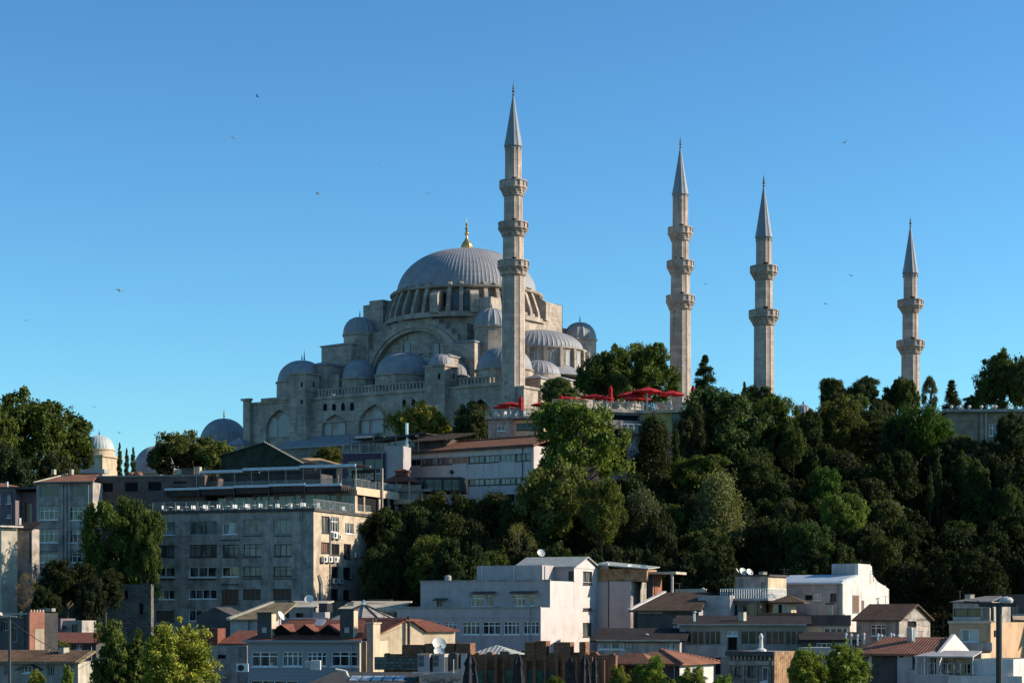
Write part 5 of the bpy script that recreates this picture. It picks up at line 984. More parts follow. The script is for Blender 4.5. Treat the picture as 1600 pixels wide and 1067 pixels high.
ch_, _ = b.fl(1421, 0, 3); b.box('chimney', 'conc2', ch_ - .25, ch_ + .25, 2.9, 3.4, zr - .6, zr + .9); MB().tube((ch_ + .45, 3, zr - .7), (ch_ + .45, 3, zr + .7), .12).build('flue_pipe', 'steel', b.root)
c0, zc = b.fl(1430, 1022, -1.6); c1, _ = b.fl(1522, 1022, -1.6)
MB().slab([(c0, -2.0, zc - .12), (c1, -2.0, zc - .12), (c1, .8, zc + .35), (c0 + 1.2, .8, zc + .35)], .12).build('canopy', 'bluew', b.root)
b.volm('balcony_wall', 'greyw', c0, (c0 + c1) / 2 + .6, -1.8, 2, 0, b.fl(1470, 1053, -1.8)[1]); zb_ = b.fl(1470, 1053, -1.8)[1]; b.rail([(c0 + .05, -1.75, zb_), (c1, -1.75, zb_)], 1.0, 'bars', 'metal', .6)
for x_ in (c0 + .1, c0 + .9, c1 - .1): MB().box(x_ - .05, x_ + .05, -1.7, -1.6, zb_, zc - .12).build('canopy_post', 'white', b.root)
b.volm('balcony_room', 'beige', c0 + .6, c1 - .1, .9, 4, 0, zc + .1, fw=zz(1360, 920, [(530, 710, 640, 830, 'bars'), (750, 725, 840, 860, 'w3'), (880, 740, 945, 860, 'w1p'), (985, 770, 1040, 870, 'o')], 6.667))
b.volm('white_wall', 'whitebr', (c0 + c1) / 2 + .62, c1 + 4.6, -2.4, -1.85, 0, zb_ - .05); e0 = b.fl(1522, 0, -1.5)[0]; b.volm('white_wing', 'whitebr', e0, e0 + 3.6, -1.5, 5, 0, b.fl(1540, 1029, -1.5)[1])
# tan building at the right edge
b = Bld('tan_building', 'tan rendered building with dark glazed rooftop room and red canopies at the right edge', 'building', 1482, 1548, 206, 32); TB = b
v_ = b.vol('wall', 'tan', 1483, 1548, 972, 0, 12, side='tan', fw=zz(1360, 920, [(920, 415, 1130, 552, 'wp'), (940, 660, 1120, 740, 'wp')], 6.667), sw=zz(1360, 920, [(1285, 430, 1312, 500, 'o')], 6.667)); x0, x1, z = v_['x0'], v_['x1'], v_['z1']
b.box('cornice', 'tan2', x0 - .1, x1 + .15, -.15, -.003, z - .1, z + .15); zc = b.fl(1500, 1003)[1]; b.box('ledge', 'conc2', x0, x1 + .3, -.5, -.003, zc - .9, zc)
p_ = b.volm('glazed_room', 'conc', x0 + .3, x1 - .2, .3, 7, z + .01, z + 2.1, fw=zz(1360, 920, [(858, 200, 1150, 290, 'o2'), (1170, 190, 1235, 320, 'pp' if 0 else 'gd3')], 6.667), sw=[(1548, 948, 1553, 970, 'o2')], deck='deck')
b.boxp('parapet_panel', 'bluew', 1489, 963, 1532, 971, .15, .14); MB().slab([(x0 + .1, .0, z + 2.15), (x1 + .1, .0, z + 2.15), (x1 - .5, 5, z + 2.75), (x0 + 2.2, 5, z + 2.75)], .12).build('roof', 'deck', b.root)
b = Bld('tan_arched_building', 'orange tan wing with arched openings and red awnings behind the street lamp', 'building', 1553, 1660, 214, 12)
v_ = b.vol('wall', 'tan', 1553, 1680, 986, 0, 8, fw=zz(1360, 920, [(1370, 650, 1425, 900, 'o2', .6), (1580, 700, 1640, 920, 'o2', .6), (1465, 770, 1550, 950, 'gd3')], 6.667), side='tan', topx=1600); z = v_['z1']; x0 = v_['x0']; b.boxp('ledge', 'tan2', 1553, 1004, 1680, 1014, -.5, .49)
b.rail([(x0 + .5, -.3, b.fl(1580, 1004)[1]), (v_['x1'], -.3, b.fl(1580, 1004)[1])], 1.1, 'bars', 'dkframe', .4); b.volm('upper_room', 'tan', x0 + 2.2, v_['x1'], 1.5, 7, z, z + 1.4); MB().slab([(x0 + 2, .2, z + 1.3), (v_['x1'], -.8, z + .9), (v_['x1'], 3, z + 1.9), (x0 + 2, 3, z + 1.9)], .1).build('awning', 'tan2', b.root)
b.volm('glass_room', 'conc_dk', x0 + .5, v_['x1'], 3.2, 8, z + 1.41, z + 4.0, fw=[(1580, 945, 1592, 962, 'gd3')])
for px_, py_ in ((1571, 1036), (1588, 1036)):
    xa, za_ = b.fl(px_ - 4.5, py_, -.3); xb, _ = b.fl(px_ + 4.5, py_, -.3); MB().slab([(xa, -1.0, za_ - .35), (xb, -1.0, za_ - .35), (xb, -.02, za_ + .15), (xa, -.02, za_ + .15)], .05).build('red_awning', 'redcloth', b.root)

# ---------------- nearest row at the bottom
b = Bld('brick_ruin', 'long low wall of old dark bricks with stumps of brick piers along the bottom', 'brick wall', 585, 965, 182, 13); BR = b
v_ = b.vol('wall', 'brick', 600, 962, 1023, 0, 1.0, fw=[(745, 1048, 752, 1060, 'w1'), (757, 1047, 770, 1075, 'sh'), (786, 1047, 802, 1075, 'sh')], deck='brick'); z = v_['z1']
b.boxp('low_wall', 'rubble', 585, 1026, 655, 1046, -.6, .59)
for l, r, t_ in ((628, 662, 1007), (663.5, 710, 1005), (712, 735, 1004.5), (820, 835.5, 1003), (836.5, 853, 1001), (865, 891, 1003), (905, 915, 1002.5)):
    x_a, x_b = b.fl(l, 0, -.25)[0], b.fl(r, 0, -.25)[0]; zt_ = b.fl((l + r) / 2, t_, -.25)[1]; c_ = b.box('brick_pier', 'brick', x_a, x_b - .28, -.25, 1.6, z - .6, zt_); MB().box(x_b - .277, x_b, -.25, 1.6, z - .6, zt_).build('pier_corner', 'brick', c_)
for l, r in ((745, 762), (763, 775), (788, 802), (803, 818), (820, 834), (836, 864)):
    x_a, x_b = b.fl(l, 0, -.2)[0], b.fl(r, 0, -.2)[0]; zt_ = b.fl(l, 1047, -.2)[1]; s_ = MB()
    n_ = int((x_b - x_a) / .14)
    for i in range(n_): s_.box(x_a + i * .14, x_a + i * .14 + .1, -.2, -.12, 0, zt_)
    s_.box(x_a, x_b, -.119, -.06, 0, zt_ + .03); s_.build('green_shutter', 'shut', b.root)
for i, px_ in enumerate((658, 676, 694, 716, 757, 772, 785, 819, 832, 850, 868, 878, 899, 922, 940)):
    x_a, x_b = b.fl(px_, 0, -.5)[0], b.fl(px_ + 2.6 + (i % 3), 0, -.5)[0]; zt_ = b.fl(px_, 1024 + (i * 7 % 5) * 2.2, -.5)[1]; b.box('brick_buttress', 'brick', x_a, x_b, -.5, -.003, 0, zt_)
for i, px_ in enumerate((601, 742, 760, 781, 801, 857, 895, 921, 930, 952)):
    x_a, x_b = b.fl(px_, 0, .1)[0], b.fl(px_ + 5 + (i % 4) * 2, 0, .1)[0]; b.box('loose_course', 'brick', x_a, x_b, .1, .9, z - .02, z + .08 + .07 * (i % 4))
b = Bld('pyramid_shed', 'low shed with faceted corrugated roof behind the brick ruin', 'shed', 737, 802, 187, 12)
v_ = b.vol('wall', 'conc_dk', 739, 798, 1021.5, 0, 4); b.hip('roof', 'corr', v_['x0'], v_['x1'], 0, 4.6, v_['z1'] + .02, b.fl(762, 1007, 2.3)[1], .3)
b = Bld('flat_dark_house', 'dark flat bitumen roof with pale skylights at the bottom edge', 'house', 470, 705, 158, 4); FD = b
x0 = b.fl(470, 0)[0]; x1 = b.fl(652, 0)[0]; za = b.fl(560, 1072)[1]; zb_ = b.fl(560, 1049, 5)[1]
b.volm('wall', 'conc_dk', x0, x1, 0, 5, 0, za - .1); MB().slab([(x0, -.3, za), (x1 - .6, -.3, za), (x1, 5, zb_), (x0 + 1.9, 5, zb_)], .1).build('roof', 'asph', b.root)
for i in range(5):
    x_ = b.fl(546 + i * 17.5, 0, 2)[0]; t = MB(); f_ = lambda y: za + (zb_ - za) * (y + .3) / 5.3 + .09; t.slab([(x_, 1.6, f_(1.6)), (x_ + .75, 1.6, f_(1.6)), (x_ + .8, 3.2, f_(3.2)), (x_ + .05, 3.2, f_(3.2))], .07); t.build('skylight', 'pale_pane', b.root)
b = Bld('plastered_shop', 'grey shop front with dark curved lettering marks under the big cooling units', 'shop', 655, 728, 158, 2)
v_ = b.vol('wall', 'conc2', 655, 728, 1054, 0, 5, topx=690); MB().prism([(v_['x0'], v_['z1']), (v_['x1'], v_['z1']), (v_['x1'], v_['z1'] + .6), (v_['x1'] - 1.3, v_['z1'] + .3)], 0, .3).build('raised_parapet', 'conc2', b.root)
for i, px_ in enumerate((665, 673, 678, 684, 690.5, 696, 703, 710, 717)):
    x_, z_ = b.fl(px_, 1063.5, -.06); m_b = MB(); a_ = (.3, 2.6, 3.6, 3.4, .5, 1.6, 3.3, .4, .7)[i]
    for j in range(5):
        t = a_ + j * .6; t2 = t + .6; m_b.tube((x_ + .17 * math.cos(t), -.06, z_ + .13 * math.sin(t)), (x_ + .17 * math.cos(t2), -.06, z_ + .13 * math.sin(t2)), .035, n=4)
    m_b.build('lettering', 'dkframe', b.root)
b = Bld('ornate_facade_house', 'weathered ornate stone facade with rusty sheet side at the bottom right', 'house', 1136, 1231, 172, 28)
v_ = b.vol('wall', 'stone_dk', 1137, 1210, 1018, 0, 5.4, side='corr_rust', fw=zz(1120, 980, [(315, 700, 440, 870, 'd2'), (548, 690, 680, 870, 'd2'), (790, 700, 910, 960, 'w1')], 11.43), deck='conc2'); x0, x1, z = v_['x0'], v_['x1'], v_['z1']
b.box('cornice', 'conc_dk', x0 - .1, x1 + .1, -.35, -.003, z - .35, z + .05)
dn = MB(); 
for i in range(11): x_ = x0 + .2 + (x1 - x0 - .5) * i / 10.5; dn.box(x_, x_ + .16, -.28, -.003, z - .72, z - .355)
dn.build('dentil', 'stone_dk', b.root); b.box('frieze', 'conc2', x0 + .1, x1 - .1, -.12, -.003, z - 1.15, z - .78)
for px_ in (1138, 1159.5, 1180.5, 1201): b.boxp('pilaster', 'stone_dk', px_, 1036, px_ + 3, 1075, -.14, .137)
ur = MB().lathe([(.5, 0), (.45, .2), (.2, .3), (.16, 1.0), (.22, 1.3), (.05, 1.6)], 10, (b.fl(1189, 0, 1)[0], 1, z)).build('rooftop_urn', 'whitebr', b.root)
b.box('side_shed', 'corr', x1 + .1, x1 + 3.4, 5.5, 9, 0, z + .3)

# ------------------------------------------------------------------ vegetation
rng = np.random.default_rng(7)
def leaves_mesh(name, cen, rad, per, leaf, m, squash=.8, spread=.8, asp=.5, jit=.24):
    """many small leaf faces spread over and through clumps"""
    k_ = np.repeat(np.arange(len(cen)), per); n = len(k_)
    d = rng.normal(size=(n, 3)); d[:, 2] += .25; d /= np.linalg.norm(d, axis=1)[:, None]
    r = rad[k_] * (1 - .45 * rng.random(n) ** 2 + jit * rng.normal(size=n))
    pos = cen[k_] + d * r[:, None] * np.array([1, 1, squash])
    nr = d + spread * rng.normal(size=(n, 3)); nr /= np.linalg.norm(nr, axis=1)[:, None]
    a = np.cross(nr, rng.normal(size=(n, 3))); a /= np.linalg.norm(a, axis=1)[:, None]; b_ = np.cross(nr, a)
    s_ = leaf * (.6 + .8 * rng.random(n))[:, None]
    v = np.stack([pos - a * s_, pos - b_ * s_ * asp, pos + a * s_, pos + b_ * s_ * asp], 1).reshape(-1, 3).astype(np.float32)
    lv = np.clip(.45 * rng.random(len(cen))[k_] + .55 * rng.random(n), 0, 1)
    me = bpy.data.meshes.new(name); me.vertices.add(4 * n); me.vertices.foreach_set('co', v.ravel())
    me.loops.add(4 * n); me.loops.foreach_set('vertex_index', np.arange(4 * n, dtype=np.int32)); me.polygons.add(n)
    me.polygons.foreach_set('loop_start', np.arange(0, 4 * n, 4, dtype=np.int32)); me.polygons.foreach_set('loop_total', np.full(n, 4, dtype=np.int32))
    at = me.attributes.new('lv', 'FLOAT', 'POINT'); at.data.foreach_set('value', np.repeat(lv, 4).astype(np.float32))
    me.update(calc_edges=True); me.materials.append(M[m]); return me

def clumps(kind, n):
    """clump centres and radii in a crown 1 wide (radius 1) and 1 high (z from 0 to 1)"""
    if kind in ('broad', 'plume'):
        nl = 9 if kind == 'broad' else 18; g = (np.arange(nl) + .5) / nl; ph = g * nl * 2.399 + rng.random() * 6
        if kind == 'broad': zz_ = .95 - 1.75 * g; rr = np.sqrt(1 - np.clip(zz_, -1, 1) ** 2); L_c = np.stack([np.cos(ph) * rr * .56, np.sin(ph) * rr * .56, .5 + zz_ * .30], 1) + .05 * rng.normal(size=(nl, 3)); L_r = rng.uniform(.30, .46, nl); asp = np.array([1, 1, .56])
        else: rr = np.sqrt(g) * .68; L_c = np.stack([np.cos(ph) * rr, np.sin(ph) * rr, .58 - .24 * g + .11 * rng.normal(size=nl)], 1); L_r = rng.uniform(.15, .27, nl); asp = np.array([1, 1, 1.7])
        k_ = rng.choice(nl, n, p=L_r ** 2 / (L_r ** 2).sum()); d = rng.normal(size=(n, 3)); d[:, 2] += .35; d /= np.linalg.norm(d, axis=1)[:, None]
        c = L_c[k_] + d * (L_r[k_] * rng.random(n) ** .25)[:, None] * asp + .035 * rng.normal(size=(n, 3))
        return c, (.06 + .10 * rng.random(n)) * (1 if kind == 'broad' else .8)
    if kind == 'broad_old':
        d = rng.normal(size=(n, 3)); d[:, 2] = d[:, 2] * .8 + .2; d /= np.linalg.norm(d, axis=1)[:, None]
        lob = 1 + .16 * np.sin(3 * np.arctan2(d[:, 1], d[:, 0]) + rng.random() * 6) + .10 * rng.normal(size=n); r = (.78 * lob) * rng.random(n) ** .22
        c = d * r[:, None]; c[:, 2] = .52 + c[:, 2] * .46; return c, .17 + .12 * rng.random(n)
    if kind == 'open':
        t = rng.random(n) * 6.283; z = rng.random(n) ** .8; w_ = np.sin(np.clip(z, .05, .98) * math.pi) ** .6 * (.65 + .35 * rng.random(n))
        c = np.stack([np.cos(t) * w_ * .85, np.sin(t) * w_ * .85, z * .95], 1); return c, .09 + .09 * rng.random(n)
    if kind == 'tall':
        t = rng.random(n) * 6.283; z = rng.random(n) ** .9; w_ = (1 - z) ** .45 * (.4 + .55 * rng.random(n))
        c = np.stack([np.cos(t) * w_, np.sin(t) * w_, z * .93 + .03], 1); return c, .20 + .14 * rng.random(n)
    if kind == 'cypress':
        t = rng.random(n) * 6.283; z = rng.random(n); w_ = .6 * np.clip(np.minimum(1.0, (1 - z) * 2.6), .08, 1) * np.clip(z * 5 + .4, 0, 1) * rng.random(n) ** .3
        c = np.stack([np.cos(t) * w_, np.sin(t) * w_, z * .97], 1); return c, .34 - .22 * z ** 3
    if kind == 'fir':
        lay = rng.integers(0, 11, n); z = lay / 11.; t = rng.random(n) * 6.283; w_ = (1 - z) * .9 * rng.random(n) ** .5
        c = np.stack([np.cos(t) * w_, np.sin(t) * w_, z + .06 - .07 * w_], 1); return c, .10 + .08 * (1 - z)
    if kind == 'pine':
        t = rng.random(n) * 6.283; rr = rng.random(n) ** .5 * .85; z = .08 + .2 * rr + (.86 - .2 * rr) * np.sqrt(np.clip(1 - rr ** 2, 0, 1)) * (.1 + .9 * rng.random(n) ** .7)
        c = np.stack([np.cos(t) * rr, np.sin(t) * rr, z], 1); return c, .16 + .07 * rng.random(n)
    if kind == 'cedar':
        lay = rng.integers(0, 6, n); z = lay / 6. + .06; t = rng.random(n) * 6.283; w_ = (1.02 - z * .8) * rng.random(n) ** .45
        c = np.stack([np.cos(t) * w_, np.sin(t) * w_, z + .04 * rng.normal(size=n) * .5], 1); return c, .13 + .06 * rng.random(n)
KIND = {}
def make_kind(key, kind, R, H, n, per, leaf, m, **kw):
    c, r = clumps(kind, n); cen = c * np.array([R, R, H]); rad = r * (R * .75 + H * .25) if kind != 'cypress' else r * R
    me = leaves_mesh(key + '_leaves', cen, rad, per, leaf, m, **kw)
    # trunk and limbs reaching the clumps
    tb_ = MB(); tr = max(.12, R * .045); tb_.tube((0, 0, -H * 1.2), (0, 0, H * .12), tr * 1.4, tr, 8); tb_.tube((0, 0, H * .12), (R * .04, 0, H * .62), tr, tr * .45, 7); tb_.tube((R * .04, 0, H * .62), (0, 0, H * .93), tr * .45, tr * .1, 5)
    if kind not in ('cypress',):
        for i in rng.choice(len(cen), min(26, len(cen)), replace=False):
            e = cen[i]; z0 = max(-H * .08, min(H * .6, e[2] - np.hypot(e[0], e[1]) * .8)); mid = (e[0] * .5, e[1] * .5, z0 + (e[2] - z0) * .38)
            tb_.tube((0, 0, z0), mid, tr * .42, tr * .26, 5); tb_.tube(mid, tuple(e), tr * .26, tr * .08, 4)
    tm = tb_.build('tmp', 'bark'); tmesh = tm.data; bpy.data.objects.remove(tm)
    KIND[key] = (me, tmesh, R, H)
make_kind('broad_a', 'broad', 6, 9.5, 199, 131, .21, 'leaf'); make_kind('broad_b', 'broad', 6, 9, 231, 115, .21, 'leaf'); make_kind('broad_c', 'broad', 6, 10, 168, 152, .20, 'leaf')
make_kind('yellow_a', 'broad', 5, 5.5, 178, 89, .20, 'leaf_y'); make_kind('yellow_b', 'open', 4.5, 8, 120, 120, .17, 'leaf_y', jit=.3)
make_kind('dark_a', 'broad', 5.5, 9, 189, 121, .21, 'leaf_d'); make_kind('dark_b', 'tall', 4.2, 10, 90, 200, .21, 'leaf_d'); make_kind('dark_c', 'broad', 6, 8, 210, 115, .22, 'leaf_d')
make_kind('grey_a', 'tall', 4.5, 9, 100, 190, .17, 'leaf_g', jit=.25); make_kind('grey_b', 'open', 4.5, 8, 110, 150, .17, 'leaf_g', jit=.3)
make_kind('cypress', 'cypress', 1.7, 9, 110, 90, .15, 'leaf_d'); make_kind('fir', 'fir', 2.8, 8, 120, 80, .16, 'leaf_d')
make_kind('pine', 'pine', 6.5, 6.5, 90, 260, .20, 'needle', squash=.6, asp=.3); make_kind('cedar', 'cedar', 6, 9, 120, 120, .18, 'leaf_d', squash=.35, asp=.35)
make_kind('near_a', 'plume', 4.2, 7.5, 300, 95, .14, 'leaf_y', jit=.3); make_kind('near_b', 'plume', 3.8, 7, 240, 95, .13, 'leaf_y', jit=.3); make_kind('near_d', 'plume', 4, 7, 260, 100, .17, 'leaf')
make_kind('bare', 'open', 4, 7, 110, 28, .10, 'leaf_g', jit=.4)
NAMES = {'cypress': 'cypress_tree', 'fir': 'fir_tree', 'pine': 'pine_tree', 'cedar': 'cedar_tree'}
def tree(px, top, bot, wpx, Y, key, label, tint=(1, 1, 1), group=None, rz=None):
    """crown spans rows top..bot and wpx columns at distance Y; the trunk stands on the ground"""
    me, tm, R, H = KIND[key]; p = P(px, bot, Y); s_ = F / Y; w_ = wpx / s_ / 2; h = (bot - top) / s_; g = float(zt(p.x, p.y))
    base = empty(NAMES.get(key, 'tree'), (p.x, p.y, g), label, 'tree', group, rng.random() * 6.283 if rz is None else rz)
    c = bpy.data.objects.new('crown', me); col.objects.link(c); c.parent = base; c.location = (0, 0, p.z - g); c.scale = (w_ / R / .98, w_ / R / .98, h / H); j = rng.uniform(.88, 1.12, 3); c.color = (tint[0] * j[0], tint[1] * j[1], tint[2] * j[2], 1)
    t = bpy.data.objects.new('trunk', tm); col.objects.link(t); t.parent = base; t.location = (0, 0, p.z - g); t.scale = c.scale
    return base
YG = (1.25, 1.15, .8)
T = [
 (62, 611, 772, 178, 330, 'broad_a', 'very large dark green tree rising at the left edge beside the square domed tomb', (.9, .9, .7)),
 (-8, 640, 770, 90, 322, 'broad_b', 'green tree cut by the left edge of the picture under the largest left tree', (1.2, 1.15, .8)),
 (118, 650, 745, 60, 336, 'dark_a', 'dark lobe of a tree directly in front of the square domed tomb', (1, 1, 1)),
 (298, 675, 752, 132, 335, 'yellow_a', 'wide tree turning yellow left of the ribbed dome with gilded tip', (.62, .75, .8)),
 (338, 692, 745, 70, 328, 'yellow_a', 'smaller yellow green tree directly under the ribbed dome', (.9, .9, .8)),
 (187, 690, 752, 11, 365, 'cypress', 'tallest of the three thin cypresses between the two left domes', (1.2, 1.2, 1)),
 (198, 699, 752, 10, 368, 'cypress', 'middle of the three thin cypresses between the two left domes', (1, 1, 1)),
 (208, 697, 752, 11, 366, 'cypress', 'right one of the three thin cypresses beside the blue grey dome', (1, 1, 1)),
 (184, 768, 960, 128, 259, 'broad_c', 'tall green tree squeezed between the narrow and the large grey apartment blocks', (.85, 1.0, .75)),
 (228, 800, 920, 60, 256, 'broad_b', 'green tree touching the left wall of the large grey apartment block', (.8, .95, .7)),
 (105, 880, 950, 95, 252, 'dark_c', 'dark bushy tree in shade below the narrow apartment block', (.7, .7, .7)),
 (165, 888, 950, 60, 250, 'dark_a', 'dark tree in shade above the rubble wall', (.8, .8, .8)),
 (42, 895, 955, 46, 246, 'bare', 'thin twiggy greyish bush below the cream house', (1.6, 1.3, 1.3)),
 (650, 631, 702, 104, 385, 'yellow_a', 'yellow green bushy tree standing against the mosque facade', (1.5, 1.45, 1.0)),
 (737, 626, 705, 74, 380, 'dark_a', 'dark green tree in front of the dark mosque arch', (1.6, 1.5, 1.3)),
 (512, 698, 738, 52, 330, 'broad_b', 'small green tree between the dark green gable and the purple building', (1.2, 1.1, .9)),
 (872, 590, 640, 62, 372, 'broad_b', 'small tree just right of the tallest looking minaret', (1.1, 1.1, 1.1)),
 (945, 540, 645, 108, 392, 'broad_a', 'left one of the two big trees between the mosque and the second minaret', (.85, .95, .8)),
 (1010, 530, 645, 108, 398, 'broad_c', 'right one of the two big trees touching the second minaret', (1.0, 1.05, .8)),
 (1102, 553, 632, 40, 372, 'cypress', 'broad dark cypress standing between the second and third minarets', (1, 1, 1)),
 (1163, 597, 628, 15, 378, 'fir', 'tiny dark fir top left of the third minaret', (1, 1, 1)),
 (1186, 606, 650, 60, 345, 'dark_c', 'low dark tree at the foot of the third minaret', (1.3, 1.3, 1.1)),
 (907, 630, 778, 158, 285, 'broad_b', 'big sunlit tree with yellow green top in front of the red parasols', (1.5, 1.55, 1.0)),
 (864, 715, 868, 152, 270, 'broad_a', 'big leafy tree hiding the right end of the long tiled building', (1.25, 1.35, 1.05)),
 (940, 740, 860, 80, 262, 'broad_c', 'green tree below the sunlit yellow topped tree', (1.1, 1.2, .8)),
 (700, 765, 905, 150, 278, 'broad_c', 'large dark green tree right of the grey apartment block terraces', (.85, .85, .75)),
 (640, 800, 920, 110, 272, 'dark_c', 'dark tree in shade touching the sunny side of the grey apartment block', (1.1, 1.1, 1)),
 (678, 838, 940, 90, 255, 'broad_b', 'lighter green tree behind the left end of the white building', (1.1, 1.25, .9)),
 (598, 850, 945, 70, 256, 'dark_a', 'dark tree at the back corner of the grey apartment block', (.9, .9, .9)),
 (810, 818, 890, 66, 258, 'bare', 'brownish thin twigged tree behind the top of the white building', (2.2, 1.5, 1.2)),
 (760, 850, 915, 70, 262, 'dark_a', 'dark tree behind the white building left of the brownish twigs', (1.1, 1.1, 1)),
 (1022, 655, 770, 68, 292, 'dark_b', 'tall blackish conifer in front of the yellow restaurant wall', (1.0, .85, .8)),
 (1056, 655, 725, 16, 296, 'cypress', 'thin cypress right of the blackish conifer', (1, 1, 1)),
 (1130, 612, 742, 142, 305, 'broad_b', 'very large round tree below the small cypress and the third minaret', (.80, .85, 1.0)),
 (1078, 640, 730, 60, 300, 'dark_c', 'dark tree filling the gap right of the thin cypress', (1.2, 1.2, 1.1)),
 (1216, 612, 728, 84, 312, 'broad_c', 'large tree with olive tint covering the base of the third minaret', (.9, 1.0, .7)),
 (1092, 712, 775, 100, 284, 'broad_b', 'bright green low tree below the very large round tree', (.9, 1.1, .75)),
 (1165, 708, 780, 100, 287, 'dark_c', 'wide dark tree under the very large round tree', (1.3, 1.2, 1.0)),
 (1003, 772, 890, 86, 268, 'grey_a', 'olive grey tree on the slope above the white annex building', (.85, .9, .8)),
 (1122, 748, 890, 96, 271, 'grey_a', 'pale grey green tree standing out in the middle of the wooded slope', (1.7, 1.6, 1.3)),
 (1308, 616, 715, 104, 306, 'broad_a', 'rounded tree with sunlit yellowish top right of the small grey dome', (.95, .95, .7)),
 (1268, 640, 715, 50, 302, 'dark_a', 'dark tree beside the small grey dome', (1.1, 1.1, 1)),
 (1347, 587, 650, 62, 338, 'dark_a', 'dark rounded tree on the skyline left of the rightmost minaret', (1.1, 1.1, 1)),
 (1303, 592, 640, 50, 348, 'broad_b', 'green tree on the skyline beside the small stone topped house', (.9, .95, .9)),
 (1400, 595, 652, 52, 340, 'dark_c', 'dark tree on the skyline left of the base of the rightmost minaret', (1.4, 1.4, 1.2)),
 (1420, 589, 652, 36, 338, 'broad_c', 'small tree in front of the base of the rightmost minaret', (1.1, 1.1, .9)),
 (1453, 589, 648, 28, 342, 'grey_b', 'narrow open tree just right of the rightmost minaret', (1.0, 1.05, .8)),
 (1487, 595, 652, 40, 343, 'fir', 'dark fir on the skyline above the beige building', (1, 1, 1)),
 (1375, 622, 670, 40, 334, 'dark_a', 'dark tree just behind the round pine', (1.2, 1.2, 1)),
 (1562, 548, 655, 86, 350, 'broad_a', 'large tree on the skyline at the right edge', (.8, .85, .8)),
 (1600, 560, 650, 60, 346, 'yellow_a', 'yellowish tree cut by the right edge of the picture', (.5, .55, .6)),
 (1522, 618, 655, 40, 345, 'dark_a', 'dark tree behind the left part of the beige building roof', (1.2, 1.2, 1)),
 (1436, 628, 728, 112, 302, 'pine', 'bright green round umbrella pine in front of the beige building', (.9, .95, .6)),
 (1370, 655, 725, 80, 306, 'cedar', 'dark flat tiered cedar left of the round umbrella pine', (1.2, 1.2, 1.1)),
 (1582, 645, 730, 62, 298, 'dark_a', 'very dark tree covering the right end of the beige building', (.9, .9, .9)),
 (1508, 682, 745, 66, 300, 'grey_b', 'dull green shrub tree below the beige building wall', (.55, .65, .5)),
 (1465, 702, 790, 17, 285, 'cypress', 'taller of two slender cypresses below the round umbrella pine', (1.0, 1.1, .9)),
 (1453, 726, 795, 15, 283, 'cypress', 'shorter of two slender cypresses below the round umbrella pine', (1.0, 1.1, .9)),
 (1290, 730, 795, 54, 284, 'broad_b', 'bright green small tree in the dark right slope', (.85, 1.1, .65)),
 (1318, 766, 862, 78, 268, 'broad_c', 'tree with sunlit olive crown in the dark right slope', (1.5, 1.45, 1.0)),
 (1228, 780, 850, 48, 274, 'grey_b', 'small grey green tree left of the olive crowned slope tree', (.75, .8, .7)),
 (1268, 818, 900, 78, 258, 'broad_b', 'green tree behind the white gable building', (.75, .85, .8)),
 (1350, 735, 800, 60, 290, 'dark_b', 'dark pointed tree below the cedar', (1, 1, 1)),
 (1525, 720, 790, 54, 286, 'broad_a', 'dull green tree right of the slender cypresses', (.55, .65, .6)),
 (1585, 730, 820, 70, 284, 'dark_c', 'dark tree in the far right of the slope under the beige building', (1, 1, 1)),
 (245, 978, 1100, 62, 166, 'near_d', 'dark green tree in the bottom left between the low roofs', (1.2, 1.25, .9)),
 (182, 968, 1110, 104, 165, 'near_d', 'darker green tree left of the bright yellow green one at the bottom left', (1.05, 1.1, .85)),
 (276, 972, 1105, 150, 152, 'near_a', 'bright yellow green tree in the bottom left foreground', (1.7, 1.7, 1.1)),
 (88, 999, 1024, 50, 203, 'near_d', 'small green tree growing between the red roofs at the left', (1.2, 1.35, .9)),
 (56, 1046, 1085, 34, 146, 'near_b', 'small sunlit tree top in the bottom left corner left of its twin', (1.6, 1.6, 1.1)),
 (106, 1040, 1085, 26, 146, 'near_b', 'small sunlit tree top in front of the low tiled house end wall', (1.6, 1.6, 1.1)),
 (968, 1040, 1095, 56, 146, 'near_b', 'leafy tree top at the bottom left of the orange tiled house', (1.2, 1.4, .9)),
 (1022, 1026, 1100, 74, 147, 'near_b', 'highest leafy tree top in front of the orange tiled house', (1.25, 1.45, .9)),
 (1082, 1040, 1100, 60, 146, 'near_b', 'leafy tree top in front of the white end wall at the bottom', (1.3, 1.5, .95)),
 (1130, 1054, 1095, 44, 146, 'near_b', 'low leafy tree top in front of the ornate stone facade', (1.2, 1.4, .9)),
 (1262, 1012, 1110, 84, 156, 'near_a', 'left part tree of the green pair at the bottom right', (1.05, 1.15, .8)),
 (1320, 1004, 1110, 104, 158, 'near_a', 'leafy green tree in front of the dark roofed house at the bottom right', (1.2, 1.25, .85)),
 (868, 1056, 1090, 40, 146, 'near_b', 'tiny leaf tops under the black closed parasols', (.8, .9, .6)),
 (1240, 660, 735, 50, 296, 'broad_a', 'olive tree overlapping the right side of the olive tinted tree', (.8, .9, .7)),
]
